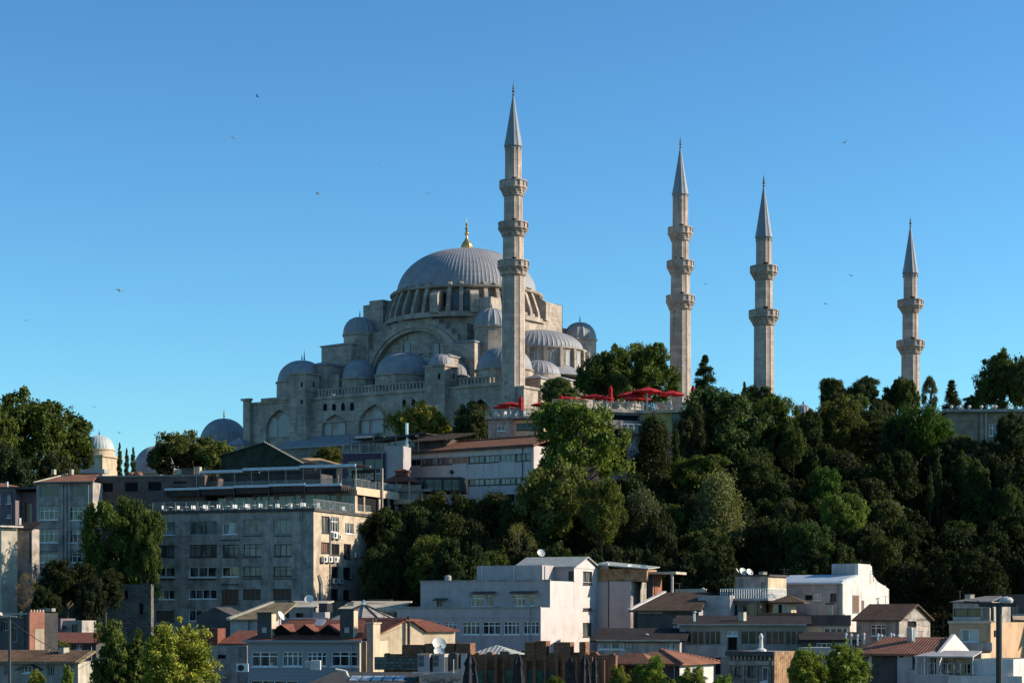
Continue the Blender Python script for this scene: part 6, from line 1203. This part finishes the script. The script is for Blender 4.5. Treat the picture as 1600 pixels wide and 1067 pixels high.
T += [(1405, 664, 745, 70, 300, 'dark_c', 'dark tree left of the trunk of the round umbrella pine', (1, 1, 1)), (1478, 682, 760, 70, 298, 'dark_a', 'dark tree right of the trunk of the round umbrella pine', (1, 1, 1)), (1545, 694, 775, 70, 297, 'dark_c', 'dark tree below the window of the beige building', (1, 1, 1)), (1508, 705, 790, 60, 293, 'broad_a', 'dull tree just above the slender cypresses on the right', (.6, .65, .6)),
 (1330, 618, 690, 60, 326, 'broad_b', 'green tree filling the skyline right of the small grey dome', (.9, .95, .8)), (1380, 632, 700, 50, 322, 'dark_c', 'dark tree between the cedar and the round umbrella pine', (1.1, 1.1, 1)),
 (742, 796, 880, 90, 282, 'dark_c', 'dark tree covering the foot of the long pale building', (1.1, 1.1, 1)), (806, 778, 870, 70, 270, 'broad_a', 'green tree between the long pale building and the big leafy tree', (.7, .8, .7)),
 (20, 700, 800, 90, 312, 'dark_c', 'dark shaded tree low at the left edge behind the mauve house', (1, 1, 1)), (92, 705, 800, 80, 314, 'dark_a', 'dark shaded tree behind the tiled roof of the narrow apartment block', (1, 1, 1)),
 (140, 908, 985, 50, 246, 'dark_c', 'low dark tree between the red shed and the rubble wall', (.8, .8, .8)), (72, 915, 975, 50, 243, 'dark_a', 'low dark tree behind the red end wall', (.7, .7, .7))]
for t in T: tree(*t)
# deep dark filling trees over the wooded slope
fl_ = []
for row, (Y, y0, y1) in enumerate(((256, 860, 960), (266, 822, 925), (276, 785, 890), (286, 750, 850), (296, 712, 812), (310, 680, 770), (324, 655, 730))):
    x = 590 + (row % 2) * 28 if row < 3 else (960 + (row % 2) * 30)
    while x < 1640:
        j = rng.normal(size=3); skip = (row >= 3 and x < 970) or (row >= 4 and 1235 < x < 1262) or (row >= 5 and (x < 1090 or 1470 < x < 1562)) or (row == 0 and x > 1250 and False)
        if not skip: fl_.append((x + 8 * j[0], y0 + 9 * j[1] + (14 if x > 1380 else 0), y1, 84 + 12 * j[2], Y + 3 * j[0], ('dark_a', 'dark_c', 'dark_b', 'broad_b', 'dark_c', 'dark_a')[int(rng.integers(0, 6))]))
        x += 46
zone = lambda x: 'left part' if x < 850 else ('middle' if x < 1150 else ('right part' if x < 1400 else 'far right end'))
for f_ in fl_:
    q_ = .6 if f_[0] > 1380 else .95  # shade at the far right of the slope is painted into the leaf tint
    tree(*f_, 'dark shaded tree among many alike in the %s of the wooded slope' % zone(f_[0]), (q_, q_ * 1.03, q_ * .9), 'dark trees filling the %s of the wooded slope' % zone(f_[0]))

# undergrowth: one leafy mass over the slope
def undergrowth():
    n = 2600; X = rng.uniform(-60, 125, n); Y = rng.uniform(246, 345, n); ok = ~((X < -22) & (Y < 292)) & ~((X < 2) & (Y > 268)); X, Y = X[ok], Y[ok]
    Z = np.array([float(zt(a, b_)) for a, b_ in zip(X, Y)]); r = rng.uniform(.9, 2.6, len(X)); cen = np.stack([X, Y, Z + r * .9], 1)
    me = leaves_mesh('undergrowth', cen, r, 90, .22, 'leaf_d', squash=.9); o = bpy.data.objects.new('undergrowth', me); col.objects.link(o); o.color = (.8, .85, .75, 1); tag(o, 'dark tangled undergrowth covering the wooded slope', 'undergrowth', None, 'stuff')
    n = 160; X = rng.uniform(-72, -43, n); Y = rng.uniform(234, 258, n); Z = np.array([float(zt(a, b_)) for a, b_ in zip(X, Y)]); r = rng.uniform(.8, 1.8, n)
    me = leaves_mesh('undergrowth', np.stack([X, Y, Z + r * .4], 1), r, 90, .2, 'leaf_d', squash=.9); o = bpy.data.objects.new('bushes', me); col.objects.link(o); o.color = (.6, .6, .6, 1); tag(o, 'dark bushes filling the shaded ravine between the left buildings', 'bushes', None, 'stuff')
    n = 420; X = rng.uniform(-110, -45, n); Y = rng.uniform(296, 360, n); Z = np.array([float(zt(a, b_)) for a, b_ in zip(X, Y)]); r = rng.uniform(.9, 2, n)
    me = leaves_mesh('undergrowth', np.stack([X, Y, Z + r * .4], 1), r, 90, .22, 'leaf_d', squash=.9); o = bpy.data.objects.new('shrubbery', me); col.objects.link(o); o.color = (1, 1, 1, 1); tag(o, 'shrubbery on the ground under the big left trees', 'shrubbery', None, 'stuff')
undergrowth()

# ------------------------------------------------------------------ parasols
def parasol(p, w_, h, label, open_=True, m='redcloth', first=None, group='red parasols on the restaurant terraces', rz=.3):
    if first: return dup(first, p, label, rz, (w_, w_, h / 2.6) if open_ else (1, 1, h / 2.8))
    rt = empty('parasol', p, label, 'parasol', group, rz)
    MB().tube((0, 0, 0), (0, 0, 2.5), .035).build('pole', 'whitebr' if m == 'redcloth' and open_ else 'dkframe', rt); MB().box(-.3, .3, -.3, .3, 0, .08).build('base', 'conc', rt)
    if open_:
        c = MB(); n = 8
        c.lathe([(.5, 2.02 - .0), (.5, 2.12), (.30, 2.36), (.13, 2.47)], n, rf=lambda i, r, z: 1)
        c.lathe([(.13, 2.46), (.14, 2.52), (.02, 2.62)], n); c.build('canopy', m, rt)
    else:
        c = MB(); c.lathe([(.10, .75), (.30, .85), (.27, 1.3), (.20, 1.9), (.24, 2.2), (.12, 2.62), (.03, 2.8)], 12, rf=lambda i, r, z: 1.25 if i % 2 else .8); c.build('canopy', m, rt); MB().lathe([(.23, 1.48), (.23, 1.56)], 10).build('strap', 'dkframe' if m == 'blackcloth' else 'redroof', rt)
    return rt
def on(b, px, py, y): x, z = b.fl(px, py, y); return b.w(x, y, 0), x, z
reds = [(797, 640, 3, 4.1, 'red open parasol at the left end of the left terrace'), (787, 642, 7, 3.6, 'red open parasol half hidden behind the leftmost one'), (846, 640, 4.5, 3.6, 'red open parasol just right of the closed parasol by the tall minaret')]
po = None
z0 = RA.zb + RAz
for px_, py_, y_, w_, lab in reds:
    q, x, z = on(RA, px_, py_, y_); q.z = z0; zt_ = RA.fl(px_, 628 if px_ != 787 else 632, y_)[1] + RA.zb; o = parasol(q, w_, zt_ - z0, lab, first=po)
    if po is None: po = o; o.scale = (w_, w_, (zt_ - z0) / 2.6)
zB = zT
reds2 = [(885, 624, 4, 3.4, 'red open parasol partly behind the sunlit tree top'), (928, 616, 3, 4.6, 'wide red parasol left of the tall closed red parasol'), (905, 628, 6, 3.2, 'small red parasol between the tree top and the wide red one'), (948, 628, 1.5, 2.6, 'low red parasol corner at the front of the terrace')]
for px_, py_, y_, w_, lab in reds2:
    q, x, z = on(RB, px_, py_, y_); q.z = zB; zt_ = RB.fl(px_, py_, y_)[1] + RB.zb; parasol(q, w_, max(2.2, zt_ - zB), lab, first=po)
RC.zb = 0
reds3 = [(983, 612, 5, 4.4, 'red open parasol just right of the tall closed red parasol'), (1011, 605, 4, 5.2, 'widest red parasol with raised top in the middle of the terrace'), (1048, 610, 4.5, 4.6, 'rightmost open red parasol on the long terrace'), (992, 619, 2.5, 3.6, 'low red parasol under the one beside the closed parasol'), (1004, 619, 6.5, 3.2, 'low red parasol behind the widest one')]
for px_, py_, y_, w_, lab in reds3:
    x, z = RC.fl(px_, py_, y_); q = RC.w(x, y_, 0); q.z = zT; parasol(q, w_, max(2.2, z - zT), lab, first=po)
pcl = None
for b_, px_, top_, y_, zz0, lab in ((RA, 813.5, 618, 1.2, z0, 'closed red parasol in front of the tallest looking minaret base'), (RB, 877, 617, 3, zT, 'closed red parasol among the parasols above the sunlit tree'), (RB, 954, 602, .8, zT, 'tallest closed red parasol near the terrace corner'), (RC, 1083, 601, 1.5, zT, 'closed red parasol at the right end of the terrace beside the cypress')):
    x, z = b_.fl(px_, top_, y_); q = b_.w(x, y_, 0); zt_ = z + b_.zb; q.z = zz0; h = zt_ - zz0
    o = parasol(q, 1, h, lab, False, first=pcl)
    if pcl is None: pcl = o; 
    o.scale = (1.35, 1.35, h / 2.8)
blk = None
for px_, top_, wdt, Y, lab in ((735, 1021, 1.75, 152, 'largest black closed parasol beside the cooling units'), (810, 1021, 1.35, 153, 'black closed parasol in front of the green shutters'), (891.5, 1025.5, 1.2, 155, 'left one of the three black closed parasols on the right'), (914, 1022.5, 1.35, 155, 'middle one of the three black closed parasols on the right'), (930, 1025, 1.1, 157, 'right one of the three black closed parasols')):
    p = P(px_, top_, Y); h = 3.3; q = Vector((p.x, p.y, p.z - h)); 
    o = parasol(q, 1, h, lab, False, 'blackcloth', blk, 'black closed parasols along the bottom', rz=px_)
    if blk is None: blk = o
    o.scale = (wdt, wdt, h / 2.8)
p = P(830, 1075, 152); pl_ = MB().box(-14, 13, -1.5, 5, -6, p.z - P(830, 1021, 152).z + 2.2 if False else -.02).build('cafe_terrace', 'conc', None, (p.x, p.y, P(735, 1021, 152).z - 3.3)); tag(pl_, 'concrete cafe terrace carrying the black closed parasols below the brick ruin', 'terrace')

# ------------------------------------------------------------------ satellite dishes, cooling units, lamps
def dish(p, r, label, az=-.2, el=.5, first=None, h=1.0):
    rt = empty('satellite_dish', p, label, 'satellite dish', 'white satellite dishes on the roofs', az)
    MB().tube((0, .12, -h), (0, .12, 0), .035).build('mast', 'dkframe', rt)
    K_ = 5; d = MB(); pr = [(max(.001, r * i / K_), .22 * r * (i / K_) ** 2) for i in range(K_ + 1)] + [(r * .98, .22 * r - .03), (.01, -.03)]
    d.lathe(pr, 20); dd = d.build('reflector', 'dish', rt, smooth=False); dd.rotation_euler = (math.radians(90) - el, 0, 0)
    a = MB(); a.tube((0, .0, -.8 * r * .3), (0, -r * .95, -.35 * r), .02, n=4); a.tube((0, -r * .95, -.35 * r - .06), (0, -r * .85, -.35 * r + .1), .06); a.build('feed_arm', 'dkframe', rt)
    return rt
for px_, py_, Y, r, lab, az in ((483, 936, 238, .55, 'satellite dish on a thin mast in front of the grey apartment block corner', -.1), (686, 1006, 176, .62, 'upper bright satellite dish above the cooling units', .3), (686, 1018, 175, .48, 'lower dish just beneath the upper bright one above the cooling units', .2),
    (845.5, 864, 250, .52, 'yellowish satellite dish behind the tower of the white building', .3), (986, 887, 240, .48, 'left one of two dishes on the rusty clad annex roof', .4), (1004, 888, 240, .48, 'right one of two dishes on the rusty clad annex roof', -.1),
    (1152, 892, 233, .35, 'leftmost small dark dish on the concrete rooftop block', 1.3), (1161, 893, 233, .48, 'middle and brightest dish on the concrete rooftop block', .5), (1171, 894, 233, .45, 'right dish on the concrete rooftop block', .6),
    (438.5, 962, 200, .5, 'dish tipped beside the left tall chimney of the clapboard house', 1.2)):
    dish(P(px_, py_, Y), r, lab, az)
def ac(p, label, first, rz, s_=1.0, g='air conditioning units on the sunny side wall'):
    if first: o = dup(first, p, label, rz, s_, g); return o
    rt = empty('air_conditioner', p, label, 'air conditioner', g, rz); MB().box(-.42, .42, -.15, .15, 0, .58).build('casing', 'acw', rt)
    t = MB().lathe([(.01, 0), (.23, 0), (.23, .012)], 16).build('fan_grille', 'black', rt); t.rotation_euler = (math.radians(90), 0, 0); t.location = (-.1, -.152, .29)
    MB().box(-.35, -.3, -.1, .4, -.06, -.005).box(.3, .35, -.1, .4, -.06, -.005).build('bracket', 'dkframe', rt); rt.scale = (s_,) * 3; return rt
aa = None; b = AP; x1 = A['x1']; rzz = math.radians(90 - TH)
for px_, py_, s_, lab in ((522, 841, 1.4, 'air conditioner under the upper sunny window nearest the corner'), (530, 842, 1.0, 'air conditioner right of the one under the upper sunny window'), (506.5, 878, 1.3, 'first of the row of three air conditioners on the sunny wall'), (514.5, 878, 1.3, 'second of the row of three air conditioners on the sunny wall'), (523, 878, 1.3, 'third of the row of three air conditioners on the sunny wall'), (523, 911, 1.1, 'left one of the two lowest air conditioners on the side wall'), (532, 911, 1.1, 'right one of the two lowest air conditioners on the side wall'), (557, 871, 1.1, 'air conditioner near the far end of the side wall')):
    y_, z_ = b.sl(px_, py_, x1 + .3); o = ac(b.w(x1 + .35, y_, z_), lab, aa, rzz, s_); aa = aa or o
b = CH; x_, z_ = b.fl(380, 1050, -.2); ac(P(379, 1049, 187), 'air conditioner on the concrete wall left of the clapboard house', aa, 0, 1.3, 'air conditioners elsewhere')
x_ = None
cu = None
for px_, lab in ((665, 'left tall grey cooling unit with black grille on the shop roof'), (688, 'right tall grey cooling unit with black grille on the shop roof')):
    p = P(px_, 1051, 160)
    if cu: cu2 = dup(cu, p, lab); continue
    cu = empty('cooling_unit', p, lab, 'cooling unit', 'tall cooling units on the shop roof', math.radians(-20))
    MB().box(-.5, .5, -.4, .4, 0, 1.48).build('casing', 'greyw', cu); g = MB().box(-.44, .0, -.43, -.403, .55, 1.4).build('grille', 'black', cu)
    l_ = MB()
    for i in range(6): l_.box(-.42 + i * .075, -.41 + i * .075, -.45, -.432, .55, 1.4)
    l_.box(-.44, 0, -.45, -.432, .95, .98); l_.build('grille_bar', 'metal', g); MB().box(.503, .52, -.36, .36, .1, 1.3).build('coil', 'dkframe', cu); MB().box(-.55, .55, -.45, .45, 1.483, 1.55).build('lid', 'beige', cu)
p = P(711, 1050, 163); t = empty('water_tank', p, 'black cylindrical tank right of the cooling units', 'tank'); MB().lathe([(.42, 0), (.42, 1.45), (.36, 1.55), (.1, 1.6)], 16).build('shell', 'black', t); MB().lathe([(.12, 1.58), (.12, 1.68)], 8).build('cap', 'dkframe', t)
p = P(724.5, 1049, 163); t = empty('metal_cabinet', p, 'light grey metal cabinet right of the black tank', 'cabinet'); MB().box(-.25, .25, -.25, .25, 0, 1.5).build('body', 'greygreen', t); MB().box(-.2, .2, -.27, -.253, .1, 1.4).build('door', 'metal', t)
p = P(677, 1053, 157.5); fr = MB()
for i in range(5): fr.box(-1.6 + i * .8, -1.55 + i * .8, 0, .06, -.1, .12)
fr.box(-1.7, 1.9, 0, .06, .12, .18); fr.box(-1.7, 1.9, .9, .96, .12, .18); fr.tube((1.6, 0, .12), (1.6, 0, 1.2), .04); tag(fr.build('steel_frame', 'metal', None, p), 'pale steel carrying frame under the cooling units', 'frame')
p = P(488, 1048, 158); t = empty('exhaust_hood', p, 'white box shaped exhaust hood on the dark bitumen roof', 'exhaust hood'); MB().box(-.1, .65, -.3, .5, .1, .85).build('housing', 'whitebr', t); MB().prism([(-.75, .55), (-.1, .2), (-.1, .8), (-.55, .8)], -.3, .4).build('nozzle', 'bluew', t)
p = P(536, 1051, 158); t = empty('vent_elbow', p, 'short bent white pipe lying on the dark bitumen roof', 'pipe'); MB().tube((-.6, 0, .3), (.2, 0, .15), .1).tube((.2, 0, .15), (.35, 0, -.2), .14).build('pipe', 'whitebr', t); MB().lathe([(.2, -.3), (.2, -.2)], 10, (.35, 0, 0)).build('collar', 'metal', t)
# street lamps
p = P(1561, 1080, 118); g = float(zt(p.x, p.y)); t = empty('street_lamp', (p.x, p.y, g), 'tall black street lamp with pale double head in front of the tan building', 'street lamp'); zt_ = P(1561, 941, 118).z - g
MB().tube((0, 0, 0), (0, 0, zt_), .22, .18, 10).build('pole', 'black', t); a = MB(); a.tube((-2.1, 0, zt_ + .05), (.1, 0, zt_ - .1), .07); a.box(-1.2, 1.0, -.12, .12, zt_ - .25, zt_ - .05); a.tube((-1.3, 0, zt_ + .1), (-.4, 0, zt_ - .3), .05); a.build('arm', 'black', t)
MB().lathe([(.05, 0), (.36, .1), (.42, .25), (.3, .42), (.05, .48)], 12, (0, 0, 0)).build('tmp', 'whitebr', t).name = 'lamp_head'; h_ = [c for c in t.children if c.name.startswith('lamp_head')][0]; h_.location = (.42, 0, zt_ - .1); h_.scale = (1.05, .8, .95)
p = P(15, 1080, 110); g = float(zt(p.x, p.y)); t = empty('street_lamp', (p.x, p.y, g), 'thin grey lamp post with bright tip at the bottom left corner', 'street lamp'); zt_ = P(15, 963, 110).z - g
MB().tube((0, 0, 0), (0, 0, zt_), .11, .08, 10).build('pole', 'dkframe', t); MB().tube((-.9, 0, zt_ + .05), (.4, 0, zt_), .05).build('arm', 'greyframe', t); MB().lathe([(.05, 0), (.16, .06), (.13, .2), (.02, .24)], 10, (-.55, 0, zt_ + .02)).build('lamp_head', 'whitebr', t)
p = P(706, 737, 285); t = empty('globe_lamp', (p.x, p.y, p.z - 4), 'dark globe lamp on a pole above the glass pavilion', 'lamp'); MB().tube((0, 0, 0), (0, 0, 3.7), .05).build('pole', 'dkframe', t); MB().lathe([(.05, -.34), (.24, -.28), (.35, 0), (.24, .28), (.03, .34)], 14, (0, 0, 4)).build('globe', 'glass', t); MB().tube((-.4, 0, 3.7), (-.4, 0, 5.2), .02).build('rod', 'dkframe', t)

# ------------------------------------------------------------------ terrace tables and chairs
def chair(p, label, first=None, rz=0, g=None):
    if first: return dup(first, p, label, rz, None, g)
    rt = empty('chair', p, label, 'chair', g, rz); MB().box(-.24, .24, -.24, .24, .42, .48).build('seat', 'white', rt); MB().box(-.24, .24, .2, .25, .5, .95).build('backrest', 'white', rt)
    for a in (-.21, .21):
        for c in (-.21, .21): MB().box(a - .025, a + .025, c - .025, c + .025, 0, .417).build('leg', 'white', rt)
    return rt
def table(p, label, first=None, rz=0, g=None):
    if first: return dup(first, p, label, rz, None, g)
    rt = empty('table', p, label, 'table', g, rz); MB().box(-.45, .45, -.45, .45, .72, .77).build('tabletop', 'white', rt); MB().tube((0, 0, 0), (0, 0, .717), .05).build('leg', 'metal', rt); MB().box(-.25, .25, -.25, .25, 0, .04).build('base', 'metal', rt)
    return rt
ch = tbb = None; b = AP
for i in range(11):
    x_ = A['x0'] + 1.6 + i * (A['x1'] - A['x0'] - 3) / 10; y_ = 1.6 + .5 * (i % 3)
    g = 'white tables on the lower roof terrace'; o = table(b.w(x_, y_, A['z1']), 'white table in the row behind the glass railing of the lower roof terrace', tbb, math.radians(-TH), g); tbb = tbb or o; 
    for dx in (-.75, .8):
        o = chair(b.w(x_ + dx, y_ + .2, A['z1']), 'white chair in the row behind the glass railing of the lower roof terrace', ch, math.radians(-TH + (90 if dx < 0 else -90)) + rng.normal() * .3, 'white chairs on the lower roof terrace'); ch = ch or o
for i in range(3):
    y_ = 4 + i * 4; chair(b.w(A['x1'] - 1.2, y_, A['z1']), 'white chair on the sunny side edge of the lower roof terrace', ch, rng.random() * 6, 'white chairs on the sunny side of the lower roof terrace')
for i in range(10):
    x_ = S['x0'] + 2 + i * 2.4
    if x_ > S['x1'] - 1: break
    table(b.w(x_, YS + 1.8, z2 + .0), 'table on the upper roof terrace under the pergola', tbb, 0, 'tables on the upper roof terrace'); o = chair(b.w(x_ + .9, YS + 1.6, z2), 'wooden chair on the upper roof terrace under the pergola', ch, rng.random() * 6, 'chairs on the upper roof terrace')
for i in range(6):
    x_ = 1.5 + i * 2.2; table(RC.w(x_, 1.3, zT - RC.zb), 'white table behind the glass railing of the long parasol terrace', tbb, 0, 'tables on the parasol terrace')
    chair(RC.w(x_ + .8, 1.3, zT - RC.zb), 'white chair behind the glass railing of the long parasol terrace', ch, rng.random() * 6, 'chairs on the parasol terrace')
for i in range(4):
    x_ = 1.2 + i * 1.5; chair(RA.w(x_, 1.1, RAz), 'white chair behind the railing of the left parasol terrace', ch, rng.random() * 6, 'chairs on the left parasol terrace')

# ------------------------------------------------------------------ aerials and cables
an0 = None
for i, (px_, py_, Y, h) in enumerate(((752, 884, 236, 1.6), (1140, 925, 224, 1.8), (1225, 905, 238, 1.6), (1290, 935, 230, 1.5), (1062, 925, 230, 1.4), (1005, 995, 206, 1.3), (470, 968, 196, 1.5), (600, 970, 200, 1.3), (690, 948, 236, 1.4), (1384, 945, 230, 1.4), (1500, 937, 210, 1.3), (372, 950, 226, 1.3), (1240, 968, 214, 1.3), (120, 738, 279, 1.5), (415, 790, 262, .1), (1440, 1000, 190, 1.2), (1345, 985, 206, 1.2), (905, 905, 240, 1.3))):
    if h < .5: continue
    p = P(px_, py_ + 4, Y); where = ('white building roof', 'concrete rooftop block', 'blue roof edge', 'low cream house', 'old brown tile roof', 'low shuttered house roof', 'clapboard house roof', 'beige gable roof', 'left part of the white building', 'brown gable roof', 'glazed rooftop room', 'mossy tile roof', 'very wide dark roof', 'narrow apartment block roof', '', 'orange tiled roof', 'dark roof beside the vent pots', 'annex roof')[i]
    lab = 'thin dark television aerial on the ' + where
    if an0: dup(an0, p, lab, i * 1.3, h / 1.6, 'television aerials on the roofs'); continue
    an0 = empty('aerial', p, lab, 'aerial', 'television aerials on the roofs'); MB().tube((0, 0, -.8), (0, 0, 1.6), .035, n=4).build('mast', 'dkframe', an0)
    m_a = MB(); m_a.tube((-.6, 0, 1.5), (.6, 0, 1.5), .02, n=4)
    for j in range(6): m_a.tube((-.55 + j * .2, -.35 + j * .03, 1.5), (-.55 + j * .2, .35 - j * .03, 1.5), .015, n=4)
    m_a.build('antenna_rods', 'dkframe', an0)
def cable(a, b_, sag, label):
    m_c = MB(); a = Vector(a); b_ = Vector(b_); o = (a + b_) / 2; n = 14; pt = lambda t: a.lerp(b_, t) - o - Vector((0, 0, sag * 4 * t * (1 - t)))
    for j in range(n): m_c.tube(pt(j / n), pt((j + 1) / n), .022, n=4)
    tag(m_c.build('cable', 'black', None, o), label, 'cable')
cable(AP.w(13.3, -.12, AP.fl(413, 865)[1]), AP.w(A['x1'] - .2, -.12, AP.fl(489, 884)[1]), 1.2, 'black cable hanging across the grey apartment block front')
cable(AP.w(3, -.12, AP.fl(265, 851)[1]), AP.w(13.3, -.12, AP.fl(413, 865)[1]), .5, 'black cable running between window rows of the grey apartment block')
cable(P(13, 966, 110), P(215, 1000, 190), 2.0, 'black cable from the left lamp post over the low roofs')
cable(P(637, 965, 194), P(755, 905, 236), 1.5, 'black cable from the black flue pipe to the white building')
cable(P(1042, 900, 240), P(1136, 925, 228), .8, 'black cable from the orange kiosk to the white railed terrace')
cable(P(1398, 955, 226), P(1490, 972, 206), 1.0, 'black cable between the brown gable house and the tan building')

# ------------------------------------------------------------------ small rooftop clutter
for i, (px_, py_, Y, kind, lab) in enumerate(((700, 907, 238, 'tank', 'small round tank on the left part of the white building roof'), (820, 883, 246, 'vent', 'small hooded vent on the top storey roof of the white building'), (1098, 926, 232, 'vent', 'small hooded vent behind the old brown tile roof'), (1192, 899, 233, 'box', 'small pale box on the concrete rooftop block'), (1240, 907, 240, 'box', 'small box on the roof with the blue edge'),
    (1372, 942, 232, 'vent', 'small hooded vent on the brown gable roof ridge'), (1160, 962, 212, 'box', 'small box on the very wide dark roof'), (1085, 963, 212, 'vent', 'hooded vent on the left end of the very wide dark roof'), (455, 946, 238, 'tank', 'small round tank on the cream shed roof'), (548, 946, 240, 'box', 'box on the pale cream roof'), (240, 1006, 208, 'vent', 'hooded vent on the flat concrete house roof'), (360, 1005, 208, 'tank', 'small dark tank beside the red roof strip'),
    (1515, 935, 208, 'box', 'box on the roof of the dark glazed room'), (960, 893, 242, 'box', 'plant box on the rusty clad annex roof'), (1010, 998, 208, 'vent', 'hooded vent on the shuttered house roof'), (100, 1018, 190, 'box', 'box on the low striped tile roof'))):
    p = P(px_, py_, Y); t = empty('roof_' + {'tank': 'tank', 'vent': 'vent', 'box': 'box'}[kind], p, lab, {'tank': 'water tank', 'vent': 'vent', 'box': 'roof box'}[kind], None, i * .7)
    if kind == 'tank': MB().lathe([(.4, -.4), (.4, .5), (.3, .62), (.08, .66)], 14).build('shell', ('bluew', 'steel', 'black')[i % 3], t); MB().lathe([(.12, .66), (.12, .74)], 8).build('cap', 'dkframe', t)
    elif kind == 'vent': MB().lathe([(.13, -.6), (.13, .35)], 10).build('duct', 'steel', t); MB().lathe([(.26, .45), (.24, .5), (.03, .66)], 10).tube((.1, 0, .3), (.1, 0, .5), .02).build('cowl', 'metal', t)
    else: MB().box(-.4, .4, -.3, .3, -.5, .42).build('body', ('cream', 'greyw', 'acw')[i % 3], t); MB().box(-.44, .44, -.34, .34, .423, .48).build('lid', 'dkframe', t)

# ------------------------------------------------------------------ gulls
def gull(p, span, label, m, roll, pitch, first=None, up_=.25):
    rt = empty('gull', p, label, 'bird', 'gulls flying over the city', roll); B_ = MB(); s_ = span / 2
    B_.lathe([(.01, -.32), (.05, -.25), (.09, 0), (.07, .15), (.045, .25), (.01, .33)], 8); o = B_.build('body', m, rt); o.rotation_euler = (math.radians(90), 0, 0); 
    for sg in (-1, 1):
        w_ = MB(); w_.slab([(sg * .05, -.1, .02), (sg * s_ * .5, -.05, .02 + up_ * s_), (sg * s_ * .5, .1, .03 + up_ * s_), (sg * .05, .12, .04)], .02)
        w_.slab([(sg * s_ * .5, -.05, .02 + up_ * s_), (sg * s_, .02, .02 + up_ * s_ * .8), (sg * s_ * .5, .1, .03 + up_ * s_)], .02); w_.build('wing', m, rt)
    rt.rotation_euler = (pitch, roll * .3, roll); return rt
for px_, py_, Y, m, lab, rl, pt in ((187, 454, 260, 'bird', 'brightest white gull left of the mosque at mid height', .4, -.6), (402, 151, 330, 'birdd', 'small dark gull high in the sky left of centre', 1.2, .2), (366, 216, 330, 'bird', 'tiny pale gull just below the small dark high one', .2, -.3), (497, 303, 320, 'bird', 'gull with banked wings between the dome and the bright gull', .9, -.7), (595, 257, 340, 'bird', 'gliding gull above and left of the great dome', .1, .1), (670, 303, 380, 'birdd', 'faint gull nearest above the great dome', .1, .1),
    (1320, 223, 300, 'birdd', 'dark gull high between the third and rightmost minarets', -.8, .5), (1102, 444, 380, 'birdd', 'gull between the second and third minarets', .1, .1), (1290, 475, 400, 'birdd', 'gull low between the third and rightmost minarets', .6, .2), (40, 501, 380, 'birdd', 'faint gull near the left edge', .1, .1), (148, 636, 380, 'birdd', 'gull low above the square domed tomb', .1, .1), (186, 676, 380, 'birdd', 'gull just above the three thin cypresses', .7, .1), (521, 617, 412, 'bird', 'white gull flying in front of the mosque balustrade', .5, -.8), (1330, 431, 420, 'birdd', 'tiny gull left of the rightmost minaret', .5, 0)):
    gull(P(px_, py_, Y), 1.35, lab, m, rl, pt)
